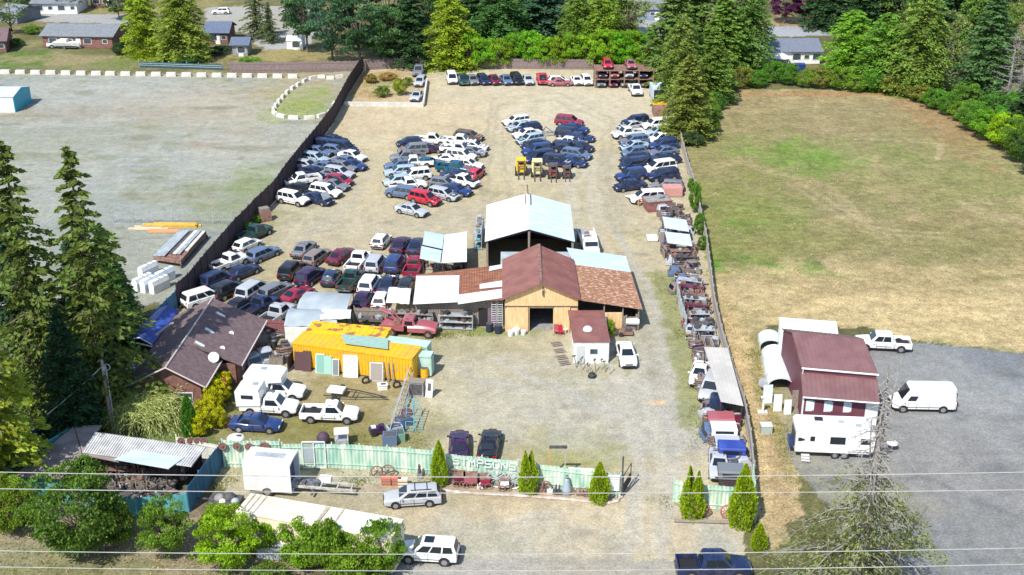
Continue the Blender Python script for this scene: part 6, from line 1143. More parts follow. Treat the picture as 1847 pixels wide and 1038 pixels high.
# ---- boat trailer frame & yard bits near the pickup
heap_thing('trailer_frame', 'bare black A-shaped trailer frame lying on the grass behind the white pickup', 'trailer frame', A(640,718), R(-12), [('frame', MB().tube([V(-2.8,.9,.45), V(0,.7,.45), V(3.2,0,.45)], .06).tube([V(-2.8,-.9,.45), V(0,-.7,.45), V(3.2,0,.45)], .06).cyl((-1.5,-.9,.45), (-1.5,.9,.45), .05).cyl((0,-.7,.45), (0,.7,.45), .05), M_BLACKP), ('axle', MB().cyl((-1.6,-1.1,.35), (-1.6,1.1,.35), .06), M_STEELD), ('wheel', MB().cyl((-1.6,-1.25,.32), (-1.6,-1.05,.32), .32, 12), M_TYRE), ('wheel', MB().cyl((-1.6,1.05,.32), (-1.6,1.25,.32), .32, 12), M_TYRE), ('load', MB().box((-1.8,0,.7), (1.6,1.1,.25)), M_WHITE)])
heap_thing('engine_hoist', 'dark round barbecue and metal frame standing behind the green fence', 'barbecue', A(584,804), 0, [('bowl', MB().dome((0,0,.7), .6, .7, 14, 5), mat('dark_plum', (.07,.04,.06))), ('base', MB().cyl((0,0,0), (0,0,.7), .5, 12), M_STEELD), ('seat', MB().box((-.3,-.7,.5), (1.1,.5,.5)), paint('steel blue'))])
heap_thing('golf_cart', 'pale pink topped cart behind the green fence beside the dark barbecue', 'cart', A(617,803), R(8), [('roof', MB().box((0,0,1.45), (1.3,1.2,.08)), mat('pale_pink', (.72,.60,.58))), ('body', MB().box((0,0,.5), (1.2,1.1,.5)), M_GALV), ('post', MB().cyl((-.55,-.5,.7), (-.55,-.5,1.42), .04), M_WHITE), ('post', MB().cyl((.55,-.5,.7), (.55,-.5,1.42), .04), M_WHITE), ('post', MB().cyl((-.55,.5,.7), (-.55,.5,1.42), .04), M_WHITE), ('post', MB().cyl((.55,.5,.7), (.55,.5,1.42), .04), M_WHITE), ('wheel', MB().cyl((-.4,-.62,.22), (-.4,-.5,.22), .22, 10), M_TYRE), ('wheel', MB().cyl((.4,-.62,.22), (.4,-.5,.22), .22, 10), M_TYRE)])
heap_thing('snow_machine', 'small purple and white riding mower on the grass by the ladders', 'mower', A(680,783), R(20), [('body', MB().box((0,0,.45), (1.3,.7,.45)).box((.45,0,.75), (.5,.5,.25)), paint('purple')), ('seat', MB().box((-.3,0,.8), (.4,.4,.15)), M_WHITE), ('wheel', MB().cyl((-.4,-.5,.28), (-.4,.5,.28), .28, 12), M_TYRE), ('wheel', MB().cyl((.45,-.4,.2), (.45,.4,.2), .2, 12), M_TYRE)])
ladder(A(697,806), A(716,770,.4)+V(0,0,.6), .7, 'blue ladder lying against the metal gantry near the green fence', paint('steel blue'), 8, 'ladders by the gantry')
ladder(A(738,782), A(744,738,0)+V(0,-1.2,2.0), .7, 'teal ladder standing upright by the stacked crates', mat('teal_steel', (.08,.3,.36)), 8, 'ladders by the gantry')
ladder(A(756,778), A(752,742,0)+V(0,-1.2,2.0), .6, 'second teal ladder leaning away from the first', mat('teal_steel', (.08,.3,.36)), 8, 'ladders by the gantry')
def gantry():
    a, b = A(700,803), A(742,690); o = thing('steel_gantry', 'long grey lattice mast leaning from the blue crates to the yellow container', 'lattice mast', a); d = b-a; d.z = 0; up = V(0,0,2.0)
    pts = [V(.3,0,.3), V(-.3,0,.3), V(0,.1,.9)]
    for i, p in enumerate(pts): MB().cyl(p, p+d*.98+up*.5, .05, 5).build('chord', M_GALV, o)
    m = MB(); n = 14
    for i in range(n):
        for j in range(3): p, q = pts[j]+(d*.98+up*.5)*(i/n), pts[(j+1)%3]+(d*.98+up*.5)*((i+1)/n); m.cyl(p, q, .025, 4)
    m.build('lattice', M_GALV, o)
gantry()
for i, (px, py, w_, d_, h, c, lb) in enumerate([(704,800,1.3,1.0,1.0,'steel blue','blue crate at the foot of the lattice mast'),(718,795,1.2,1.0,.9,'green','grey-green crate beside the blue crate'),(712,782,1.4,.9,.8,'pale blue','pale blue crate behind the blue crate'),(728,768,1.3,.9,.9,'steel blue','blue crate under the teal ladders'),(733,750,.9,.7,.6,'rose','small pink box beside the teal ladder')]):
    m = MB(); m.box((0,0,h/2), (w_,d_,h)); t = MB(); t.box((0,0,h+.02), (w_*.8,d_*.75,.03)); heap_thing('crate', lb, 'crate', A(px,py), .2*i, [('body', m, paint(c)), ('opening', t, M_STEELD)])
# ---- pallet fence and racks in front of the lean-to
fence('pallet_fence', 'low fence of upright pallets in front of the white sheets', W([(640,583),(700,585),(745,588)]), 1.9, M_WOOD, w_=.3)
def rack_unit(label, p0, p1, h, levels, group='shelf racks', mt=M_GALV, fill=True, seed=0, name='shelf_rack', depth=.9, cols=None):
    rr = random.Random(seed); a, b = Vector((p0[0],p0[1],0)), Vector((p1[0],p1[1],0)); u = (b-a).normalized(); L = (b-a).length; o = thing(name, label, 'rack', (a+b)/2, math.atan2(u.y,u.x), group)
    pm = MB().box((0,0,h/2), (.08,.08,h)).mesh('post', mt)
    for x in (-L/2,L/2):
        for y in (-depth/2,depth/2): child('post', pm, o, loc=(x,y,0))
    sm = MB().box((0,0,0), (L,depth,.06)).mesh('shelf', mt)
    for k in range(levels): child('shelf', sm, o, loc=(0,0,.15+(h-.2)*k/max(1,levels-1)))
    if fill:
        cols = cols or [M_STEELD, M_RUST, M_GALV, paint('brown'), paint('grey'), M_TYRE]
        for k in range(levels):
            z = .2+(h-.2)*k/max(1,levels-1); n = int(L/.6)
            for j in range(n):
                if rr.random() < .8: s = rr.uniform(.3,.55); m = MB(); c = (-L/2+(j+.5)*L/n, rr.uniform(-.15,.15), z+s*.35); (m.box(c, (s,s*rr.uniform(.8,1.3),s*.65), rz=rr.random()) if rr.random() < .6 else m.cyl((c[0],c[1]-.25,c[2]), (c[0],c[1]+.25,c[2]), s*.42, 9)); m.build('car_part', rr.choice(cols), o)
    return o
rack_unit('grey slatted rack along the weathered wall of the lean-to', W([(792,592)])[0], W([(853,594)])[0], 1.7, 3, seed=2)
rack_unit('rack of bumpers behind the rose tow truck', W([(700,586)])[0], W([(782,590)])[0], 1.6, 3, seed=5, mt=M_WOOD)
rack_unit('dark rack behind the pallet fence', W([(645,592)])[0], W([(690,594)])[0], 1.3, 2, seed=6, mt=M_STEELD)
for i, (px, py) in enumerate([(883,598),(899,601)]): drum(A(px,py), ['dark drum beside the barn wall, farther from the door','dark drum beside the barn wall, nearer the tan door'][i], mat('dark_blue_plastic', (.02,.025,.05)), 'dark drums by the barn', .95, .38)
for i, px in enumerate((891,902)): ladder(A(px,596)+V(0,0,0), A(px,596)+V(0,.55,3.4), .5, ['tall pale ladder on the lean-to wall, farther from the barn door','tall pale ladder on the lean-to wall beside the barn corner'][i], M_GALV, 14, 'tall ladders')
for i, (px, py, s) in enumerate([(921,606,.35),(931,603,.4),(944,604,.3)]): heap_thing('white_bucket', ['white bucket by the tan sliding door, the outer one','white sack leaning on the tan sliding door','small white bucket nearest the barn doorway'][i], 'bucket', A(px,py), 0, [('bucket', MB().cyl((0,0,0), (0,0,s*1.6), s*.8, 10, r2=s), M_WHITE), ('handle', MB().ring((0,0,s*1.5), s*.95, .015, (0,1,0), 8, a0=0, a1=180), M_GALV)])
for i, (px, py, c) in enumerate([(1003,603,'rose'),(1012,604,'red'),(1020,600,'white')]): heap_thing('chair', f'{["pink","red","white"][i]} garden chair in front of the barn beside the hut', 'chair', A(px,py), .4*i, [('seat', MB().box((0,0,.42), (.5,.5,.06)), paint(c)), ('backrest', MB().box((0,.25,.75), (.5,.05,.6)), paint(c))]+[('leg', MB().cyl((x,y,0), (x,y,.4), .025, 5), paint(c)) for x in (-.22,.22) for y in (-.22,.22)])
# farm bits before the hut
rr = random.Random(9)
for i, (px, py) in enumerate([(1040,664),(1050,668),(1058,672),(1066,676),(1075,672),(1084,668),(1092,672),(1100,676),(1046,660)]):
    h = rr.uniform(1.0,1.9); o = thing('old_gatepost', f'old grey post or tool standing before the white hut, {ORD[i]} in the row', 'post', A(px,py), rr.random(), 'old posts and tools before the hut'); m = MB(); d = V(rr.uniform(-.3,.3), rr.uniform(-.1,.3), h); m.cyl((0,0,0), d, .05, 6); m.build('shaft', M_GALV if i % 2 else M_WOOD, o); MB().box(d*.9, (.35,.08,.12), rz=rr.random()).build('head', M_STEELD, o)
heap_thing('cauldron', 'black iron cauldron in front of the hut', 'cauldron', A(1068,680), 0, [('bowl', MB().dome((0,0,0), .45, .5, 12, 4), M_BLACKP), ('rim', MB().ring((0,0,.32), .34, .04, (0,0,1), 14), M_STEELD)])
for i, (px, py) in enumerate([(1004,622),(1009,634),(1013,646),(1018,656)]): heap_thing('wooden_pallet', f'flat wooden pallet beside the hut wall, {ORD[i]} from the barn', 'pallet', A(px,py), .3, [('boards', MB().box((0,-.35,.12), (1.1,.2,.03)).box((0,0,.12), (1.1,.2,.03)).box((0,.35,.12), (1.1,.2,.03)), M_WOOD), ('bearer', MB().box((-.45,0,.05), (.1,.9,.1)).box((.45,0,.05), (.1,.9,.1)), M_WOOD)])
tree_px('shrub2', 'shrub', 1098, 608, 576, 24, 'small light green shrub between the hut and the tan panel', 'shrub', (.2,.3,.04))
heap_thing('mower', 'old rusty mower on the grass behind the white sedan by the hut', 'mower', A(1128,604), 0, [('deck', MB().box((0,0,.35), (1.5,1.0,.3)), M_RUST), ('engine', MB().box((.3,0,.65), (.6,.6,.35)), M_STEELD), ('wheel', MB().cyl((-.5,-.6,.25), (-.5,.6,.25), .25, 10), M_TYRE)])
heap_thing('white_tank', 'white tank on dark legs under the rusty lean-to corner', 'tank', A(1140,595), 0, [('tank', MB().cyl((-.7,0,1.0), (.7,0,1.0), .4, 12), M_WHITE), ('leg', MB().box((-.4,0,.35), (.1,.6,.7)), M_STEELD), ('leg', MB().box((.4,0,.35), (.1,.6,.7)), M_STEELD)])
# white box truck beside the rear barn
o = thing('flatbed_truck', 'white flatbed truck loaded with scrap beside the open barn', 'truck', A(1058,440), R(-86)); MB().box((.6,0,.95), (4.6,2.2,.15)).box((.6,1.05,1.25), (4.6,.08,.5)).box((.6,-1.05,1.25), (4.6,.08,.5)).build('bed', M_WHITE, o); MB().loft(cab_loft(1.0,2.2,-.8+3.6,1.2+3.3,-.6+3.6,.6+3.3,1.0,.85)).box((3.7,0,.8), (2.2,2.0,.6)).build('cab', M_WHITE, o); MB().box((4.25,0,1.7), (.05,1.5,.5), ry=R(-25)).build('windshield', M_GLASS, o)
for i in range(7): MB().box((-1.2+.6*i, rr.uniform(-.5,.5), 1.25), (.7,.6,.5), rz=rr.random()).build('scrap', rr.choice([M_RUST,M_GALV,M_WHITE,M_STEELD]), o)
for x in (3.6,-.8):
    for s in (-1,1): MB().cyl((x,s*.8,.42), (x,s*1.1,.42), .42, 12).build('wheel', M_TYRE, o)
rack_unit('scrap shelf against the house side wall of the open barn', W([(862,452)])[0], W([(866,420)])[0], 2.2, 3, seed=12, cols=[M_GALV,M_RUST,mat('teal_steel',(.08,.3,.36)),M_WOOD])
rack_unit('shelf of parts under the white awning, nearer the crimson pickup', W([(765,484)])[0], W([(792,486)])[0], 1.5, 2, seed=13)
rack_unit('shelf of parts under the white awning, nearer the rusty roof', W([(804,488)])[0], W([(838,484)])[0], 1.5, 2, seed=14, mt=M_STEELD)
heap_thing('pallet_stack', 'small stack of rusty boxes beside the board fence, alone on the gravel', 'stack', A(478,398), R(30), [('box', MB().box((0,0,.35), (1.5,1.3,.7)), M_RUST), ('box', MB().box((.05,.05,1.05), (1.4,1.2,.66)), mat('brown_box', (.28,.15,.12))), ('box', MB().box((0,0,1.6), (1.2,1.0,.4)), M_WOOD)])
for i, (px, py, t) in enumerate([(462,402,388),(447,418,402)]): tree_px('shrub2', 'shrub', px, py, t, 20, ['green weed bush behind the stack of rusty boxes','green weed bush beside the head of the car row'][i], 'shrub', (.1,.24,.03))
# ---- forklifts
def forklift(label, px, py, c, s=1.0, hd=-90):
    o = thing('forklift', label, 'forklift', A(px,py), R(hd), 'forklifts at the end of the car files'); o.scale = (s,)*3; mt = {'yellow': mat('forklift_yellow', (.75,.48,.02)), 'white': mat('forklift_cream', (.7,.62,.3)), 'red': mat('forklift_rust_red', (.25,.06,.05)), 'dark': mat('forklift_brown', (.16,.07,.06))}[c]
    MB().box((-.6,0,.85), (1.9,1.3,.9)).box((-1.4,0,1.0), (.6,1.35,1.1)).build('body', mt, o)
    m = MB(); [m.cyl((x,y,1.2), (x*.8,y,2.0), .05, 5) for x in (-1.2,.3) for y in (-.55,.55)]; m.box((-.4,0,2.02), (1.5,1.25,.06)); m.build('cage', mt if c in ('yellow','white') else M_STEELD, o); MB().box((-.6,0,1.4), (.5,.5,.15)).build('seat', M_BLACKP, o)
    m = MB(); [m.box((.6,y,1.1), (.12,.12,2.1)) for y in (-.4,.4)]; [m.box((.6,0,z), (.1,.9,.12)) for z in (.5,1.3,2.0)]; m.build('mast', M_STEELD, o)
    for y in (-.35,.35): MB().box((1.35,y,.12), (1.4,.13,.06)).build('fork', M_STEELD, o)
    for x in (.2,-1.3):
        for e in (-1,1): MB().cyl((x,e*.55,.36), (x,e*.8,.36), .36, 12).build('wheel', M_TYRE, o)
forklift('bright yellow forklift, outermost in the row below the car files', 940, 316, 'yellow', 1.12); forklift('pale yellow and white forklift next to the bright yellow one', 969, 319, 'white', 1.15)
forklift('rusty red forklift between the pale yellow and the smallest one', 998, 322, 'red', 1.0); forklift('smallest dark brown forklift at the barn-driveway end of the row', 1023, 322, 'dark', .85)
heap_thing('metal_trestle', 'pale metal frame lying between the two slanted car files', 'frame', A(988,246), .3, [('frame', MB().box((0,0,.3), (3,.2,.2)).box((0,1.5,.3), (3,.2,.2)).box((-1.4,.75,.3), (.2,1.5,.2)).box((1.4,.75,.3), (.2,1.5,.2)), M_GALV), ('strut', MB().cyl((-1,.2,.4), (0,1,1.3), .06).cyl((1,.2,.4), (0,1,1.3), .06), M_STEELD)])
# ---- rusty storage rack with wrecks at the far end
o = thing('car_rack', 'rusty two-level steel rack holding wrecked cars at the far corner', 'rack', A(1124,154)); p0, p1 = A(1072,154), A(1178,158); L = (p1-p0).length
for z in (1.6,3.2): MB().box((0,0,z), (L,4.2,.18)).build('deck', M_RUST, o)
pm = MB().box((0,0,1.65), (.22,.22,3.3)).mesh('post', M_RUST)
for x in np.linspace(-L/2+.1, L/2-.1, 5):
    for y in (-2,2): child('post', pm, o, loc=(x,y,0))
def wreck(c, p, z, hd, lb, kind='hatchback'): car(kind, c, (p.x,p.y,z), hd, lb, 'wrecked cars on the rusty rack')
for i, (px, z, c, lb, k) in enumerate([(1094,3.3,'red','red wreck on top of the rusty rack, nearer the white cars','hatchback'),(1136,3.3,'rose','pinkish wreck on top of the rusty rack, nearer the corner fir','coupe'),(1085,1.7,'purple','dark wreck on the middle deck at the white car end','coupe'),(1106,1.7,'rose','faded rose wreck on the middle deck','coupe'),(1132,1.7,'silver','pale wreck on the middle deck','coupe'),(1157,1.7,'navy','navy wreck on the middle deck at the fir end','coupe'),(1083,.0,'grey','grey wreck under the rack at the white car end','coupe'),(1104,.0,'maroon','maroon wreck under the rack','coupe'),(1126,.0,'taupe','taupe wreck under the rack','coupe'),(1162,.0,'brown','brown wreck under the rack at the fir end','coupe')]):
    wreck(c, A(px,154), z, -88, lb, k)
p = A(1146,163,.6); p.z = 0; car('pickup', 'white', p, -86, 'white pickup standing in front of the rusty rack', None); p = A(1010,151,.4); p.z = 0; car('coupe', 'rose', p, 0, 'low faded pink car in front of the white cars in the far row', None)
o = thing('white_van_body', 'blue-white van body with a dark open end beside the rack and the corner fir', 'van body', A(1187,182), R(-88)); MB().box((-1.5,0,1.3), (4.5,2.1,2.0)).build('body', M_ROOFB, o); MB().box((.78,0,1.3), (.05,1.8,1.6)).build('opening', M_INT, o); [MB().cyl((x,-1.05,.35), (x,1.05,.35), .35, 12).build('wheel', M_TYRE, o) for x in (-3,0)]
heap_thing('rusty_shelf', 'rust-brown heap under a yellow sheet beside the corner fir', 'heap', A(1190,206), 0, [('crate', MB().box((0,0,.7), (2.4,3,1.4)), M_RUST), ('sheet', MB().box((0,1.3,1.5), (2.4,1.6,.12), rz=.1), M_YEL)])
# red container, pink bricks, crates at the driveway bend
p = A(1184,378); heap_thing('rusty_skip', 'brown-red steel skip under the end of the driveway-side car column', 'skip', p, R(12), [('body', MB().hexa([(-1.5,-1,0),(1.5,-1,0),(1.5,1,0),(-1.5,1,0)], [(-1.8,-1.2,1.5),(1.8,-1.2,1.5),(1.8,1.2,1.5),(-1.8,1.2,1.5)]), mat('brown_red_steel', (.22,.08,.08), (.3,.14,.12), 2, .8)), ('rim', MB().box((0,-1.2,1.52), (3.7,.1,.1)).box((0,1.2,1.52), (3.7,.1,.1)), M_RUST), ('contents', MB().box((0,0,1.4), (3.2,2.1,.3)).box((.4,.2,1.65), (1.2,1.0,.4), rz=.5), M_GRAVEL)])
heap_thing('orange_frame', 'orange wooden frame leaning beside the brown-red skip', 'frame', A(1158,372), .3, [('frame', MB().box((0,0,.5), (1.2,.1,.1)).box((-.55,0,.5), (.1,.1,1.0)).box((.55,0,.5), (.1,.1,1.0)).box((0,0,.98), (1.2,.1,.1)), mat('orange_wood', (.6,.3,.14))), ('brace', MB().cyl((-.5,0,.1), (.5,0,.9), .04), M_WOOD)])
heap_thing('brick_pallet', 'pallet of pink bricks beside the grey fence', 'brick pallet', A(1212,352), 0, [('bricks', MB().box((0,0,.75), (2.6,2.0,1.1)), mat('pink_brick', (.55,.28,.24), (.42,.2,.18), 6, .9)), ('pallet', MB().box((0,0,.1), (2.7,2.1,.18)), M_WOOD)])
p = A(1168,350,1.2); p.z = 0; car('minivan', 'white', p, 190, 'white van body at the near end of the car columns beside the skip', None); p = A(1140,352,.6); p.z = 0; heap_thing('white_hood', 'white bonnet panel lying on the ground at the end of the car column', 'car panel', p, .4, [('panel', MB().loft([[(x,y,.25+.15*math.cos(y)) for y in (-.8,-.4,0,.4,.8)]+[(x,y,.2+.15*math.cos(y)) for y in (.8,.4,0,-.4,-.8)] for x in (-.7,0,.7)]), M_WHITE), ('rest', MB().box((0,0,.12), (.9,.9,.22)), M_STEELD)])
# ---- junk strip along the field fence
STR_L = [(1190,372),(1192,400),(1196,440),(1206,490),(1218,530),(1236,580),(1246,625),(1262,690),(1270,750),(1282,810),(1300,860)]
STR_R = [(1232,372),(1240,400),(1252,440),(1262,490),(1272,540),(1280,580),(1294,625),(1312,690),(1328,750),(1340,810),(1345,860)]
def strip(t):
    f = t*(len(STR_L)-1); i = min(int(f), len(STR_L)-2); s = f-i
    return A(*STR_L[i]).lerp(A(*STR_L[i+1]), s), A(*STR_R[i]).lerp(A(*STR_R[i+1]), s)
def junk_proto(kind, seed):
    r = random.Random(seed); P_ = []
    if kind == 'bumper_stack':
        for k in range(5): m = MB(); z = .25+k*.26; m.tube([V(-.95,.25,z), V(-.7,-.05,z), V(0,-.15,z+.03), V(.7,-.05,z), V(.95,.25,z)], .11, 6); P_.append(('bumper', m, r.choice([M_CHROME,M_STEELD,paint('taupe'),paint('grey'),paint('brown'),M_RUST,M_RUST])))
    elif kind == 'engine_block':
        P_ = [('block', MB().box((0,0,.42), (.8,.55,.6)).box((0,.2,.8), (.7,.25,.25), rx=.4), M_STEELD), ('gearbox', MB().cyl((.4,0,.45), (1.1,0,.4), .26, 9, r2=.14), M_GALV), ('manifold', MB().tube([V(-.3,-.3,.6), V(0,-.42,.5), V(.4,-.3,.3)], .07), M_RUST)]
    elif kind == 'hood_stack':
        for k in range(4): m = MB(); m.box((r.uniform(-.1,.1),-.2+.16*k,.75+.02*k), (1.4,.06,1.2), rx=-.35); P_.append(('hood', m, paint(r.choice(['silver','grey','taupe','purple','brown','maroon','brown']))))
        P_.append(('rail', MB().box((0,.55,.5), (1.5,.08,1.0)), M_WOOD))
    elif kind == 'axle_pile':
        for k in range(4): m = MB(); a = r.uniform(-.4,.4); m.cyl((-1,a*.5-.1,.3+.16*k), (1,-a*.5+.1,.3+.16*k), .07, 6); m.cyl((-1,a*.5-.1,.3+.16*k), (-.9,a*.5-.1,.3+.16*k), .24, 10); m.cyl((.9,-a*.5+.1,.3+.16*k), (1,-a*.5+.1,.3+.16*k), .24, 10); P_.append(('axle', m, r.choice([M_RUST,M_STEELD,M_GALV])))
    elif kind == 'wheel_stack':
        for k in range(4): m = MB(); m.cyl((0,0,.02+.22*k), (0,0,.22+.22*k), .32, 12); P_.append(('wheel', m, M_TYRE)); m = MB(); m.cyl((0,0,.02+.22*k), (0,0,.225+.22*k), .18, 10); P_.append(('rim', m, M_RIM))
    elif kind == 'car_cab':
        P_ = [('shell', MB().loft(cab_loft(.5,1.25,-.9,.9,-.6,.35,.78,.6)).box((0,0,.3), (2.2,1.5,.4)), paint(r.choice(['silver','grey','taupe','brown','steel blue']))), ('windshield', MB().box((.68,0,.88), (.05,1.1,.5), ry=R(-38)), M_GLASS), ('rear_window', MB().box((-.78,0,.88), (.05,1.1,.5), ry=R(24)), M_GLASS)]
    elif kind == 'drive_crate':
        P_ = [('crate', MB().box((0,-.5,.4), (1.2,.06,.8)).box((0,.5,.4), (1.2,.06,.8)).box((-.6,0,.4), (.06,1,.8)).box((.6,0,.4), (.06,1,.8)).box((0,0,.05), (1.2,1,.06)), M_WOOD)]
        for k in range(5): P_.append(('scrap_part', MB().box((r.uniform(-.35,.35),r.uniform(-.3,.3),r.uniform(.3,.8)), (.4,.3,.3), rz=r.random()*3, rx=r.random()), r.choice([M_RUST,M_RUST,M_GALV,M_STEELD])))
    return P_
JK = {'bumper_stack': ('stack of old bumpers','bumper stack'), 'engine_block': ('rusty engine with gearbox','engine'), 'hood_stack': ('upright car hoods','hood rack'), 'axle_pile': ('pile of crossed axles','axle pile'), 'wheel_stack': ('stack of four wheels','wheel stack'), 'car_cab': ('cut-off car cabin shell','car shell'), 'drive_crate': ('wooden crate of scrap','crate')}
protos = {}
def junk(kind, p, rz, where, s=1.0, var=0):
    k = (kind, var)
    if k not in protos: protos[k] = heap_thing(kind, '', JK[kind][1], (0,0,0), 0, junk_proto(kind, var*7+hash_(kind))); o = protos[k]
    else: o = copy_tree(protos[k])
    o.location = p; o.rotation_euler = (0,0,rz); o.scale = (s,s,s); o['label'] = (JK[kind][0]+' '+where); o['category'] = JK[kind][1]; o['group'] = 'scrap parts along the field fence'; return o
def hash_(s): return sum(ord(c)*(i+1) for i, c in enumerate(s)) % 97
rr = random.Random(21); zones = [(.0,.10,'between the skip and the small white canopies'),(.10,.27,'beside the small white canopies'),(.27,.42,'past the canopies towards the barn side bend'),(.42,.58,'where the strip passes the rusty lean-to'),(.58,.66,'just beyond the long grey-roofed shed'),(.66,.80,'beside the long grey-roofed shed'),(.80,1.0,'near the blue truck canopy by the gateway')]
kinds = list(JK); cnt = {}
for i in range(230):
    t = .02+.96*(i/230); l, r_ = strip(t); side_ = rr.random()*.92+.04
    if .13 < t < .25 and side_ > .2 and rr.random() < .6: side_ = rr.uniform(0,.15)
    if t > .63: side_ *= .5 if t < .78 else 1
    p = l.lerp(r_, side_); p.z = 0; z = next(zz for a, b, zz in zones if a <= t <= b)
    k = rr.choice(kinds if t < .6 else ['car_cab','bumper_stack','hood_stack','engine_block','drive_crate']); cnt[k,z] = cnt.get((k,z), 0)+1; junk(k, p, rr.uniform(-.4,.4)+(1.57 if rr.random() < .3 else 0), z+f', {ORD[min(cnt[k,z]-1,25)]} from the skip', rr.uniform(.62,.95), rr.randrange(3))
# long racks across the strip
for i, (y, c) in enumerate([(520,M_GALV),(532,paint('maroon')),(545,M_RUST),(556,M_GALV),(568,paint('maroon')),(585,M_GALV),(600,M_STEELD),(614,M_GALV),(470,M_RUST),(482,M_STEELD),(458,paint('rose'))]):
    t = next(s/200 for s in range(200) if A(0,0) is not None and (lambda q: q.y <= A(1250,y).y)(strip(s/200)[0])); l, r_ = strip(t); rack_unit(f'scrap shelf {["by the bend of the grey fence","with maroon rails next to it","with rusty rails in the middle","with pale tubes","with darker maroon rails","of pale pipes near the white heap","of dark steel near the white heap","closest to the long grey-roofed shed","of brown parts below the canopies","of dark parts below the canopies","of pinkish parts just below the canopies"][i]}', l.lerp(r_,.12), l.lerp(r_,.92), 1.5, 2, 'scrap shelves across the strip', c, True, 30+i, cols=[M_GALV,M_STEELD,M_STEELD,M_RUST,M_RUST,paint('taupe'),c])
panel_on('sheet_fence', 'grey corrugated sheet fence leaning outward on the driveway side of the scrap strip', 'fence panel', A(1230,585), .1, 1.9, M_GALV, 0, 0)
fence('sheet_fence', 'pale grey sheet metal fence along the driveway side of the scrap strip', W([(1221,540),(1228,570),(1237,600)]), 1.9, M_GALV, 'corr')
def canopy(name, label, pts, z0, z1, mt, cat='canopy', group=None, postmat=M_WOODD, side=None, th=.06, ribs=6):
    P_ = [A(a, b, z) for (a, b), z in zip(pts, (z0,z0,z1,z1))]; c = sum(P_, V(0,0,0))/4; o = thing(name, label, cat, (c.x,c.y,0), 0, group); m = MB(); rib_roof(m, *P_, ribs, th, rh=.02); m.build('roof', mt, o, world=True)
    for p in P_: q = p.lerp(c, .06); MB().box((q.x,q.y,(p.z-.1)/2), (.1,.1,p.z-.1)).build('post', postmat, o, world=True)
    return o
canopy('small_canopy', 'small pale blue sheet canopy over shelves, the farther of the pair', [(1199,411),(1243,418),(1238,397),(1195,391)], 2.3, 2.5, M_ROOFB, group='pair of small canopies')
canopy('small_canopy', 'small pale blue sheet canopy over shelves, the nearer of the pair', [(1204,438),(1249,444),(1244,423),(1199,418)], 2.3, 2.5, M_ROOFB, group='pair of small canopies')
canopy('long_shed', 'long shed with a flat grey roof beside the field track', [(1300,724),(1341,732),(1313,628),(1270,626)], 2.6, 2.6, mat('grey_flat_roof', (.42,.40,.37), (.50,.48,.44), .6, .9), 'shed')
heap_thing('white_pallet_sheet', 'flat white sheets on a pallet beside the farther small canopy', 'sheet stack', A(1176,433), 0, [('sheets', MB().box((0,0,.3), (1.3,1.6,.3)), M_WHITE), ('pallet', MB().box((0,0,.07), (1.3,1.6,.14)), M_WOOD)])
# truck canopies stacked at the gateway end
def truck_cap(label, px, py, c, hd, s=1.0, h=.75, z=.6):
    p = A(px,py,1.2); p.z = 0; o = thing('truck_canopy', label, 'truck canopy', p, R(hd), 'truck canopies by the gateway'); mt = paint(c) if isinstance(c, str) else c
    m = MB(); m.loft([[(x,y,zz) for y,zz in ((-.9,z),(-.84,z+h-.1),(-.7,z+h),(.7,z+h),(.84,z+h-.1),(.9,z))] for x in (-1.2*s,1.2*s)]); m.build('shell', mt, o, False); MB().box((0,-.89,z+h*.55), (1.7*s,.04,h*.4), rx=-.08).build('side_window', M_GLASS, o); MB().box((-1.21*s,0,z+h*.5), (.04,1.3,h*.55)).box((1.21*s,0,z+h*.5), (.04,1.3,h*.55)).build('end_window', M_GLASS, o); MB().box((0,0,z/2), (2.2*s,1.6,z-.02)).build('trestle', M_WOODD, o)
truck_cap('bright blue truck canopy with white lower edge near the gateway', 1319, 812, M_BLUET, -4, .95, .8, 1.0); truck_cap('grey truck canopy nearest the gateway cedars', 1318, 848, 'grey', -4, .9, .7, .8); truck_cap('white truck canopy below the long shed roof', 1305, 772, 'white', -2, .95, .6, .9)
truck_cap('faded red and cream camper canopy under the long shed eave', 1300, 752, 'rose', -3, 1.0, .6, .8); truck_cap('silver truck canopy between the white and the blue ones', 1312, 793, 'silver', -3, .9, .5, .7)
for i, (px, py, k, c, hd, lb) in enumerate([(1283,700,'suv','silver',250,'silver wreck half under the long grey-roofed shed'),(1262,672,'coupe','white',255,'white wreck beside the far end of the long shed'),(1293,735,'hatchback','navy',258,'navy wreck under the near end of the long shed'),(1297,835,'coupe','silver',262,'silver wreck beside the bright blue canopy')]): p = A(px,py,.7); p.z = 0; car(k, c, p, hd, lb, 'wrecks beside the long shed')
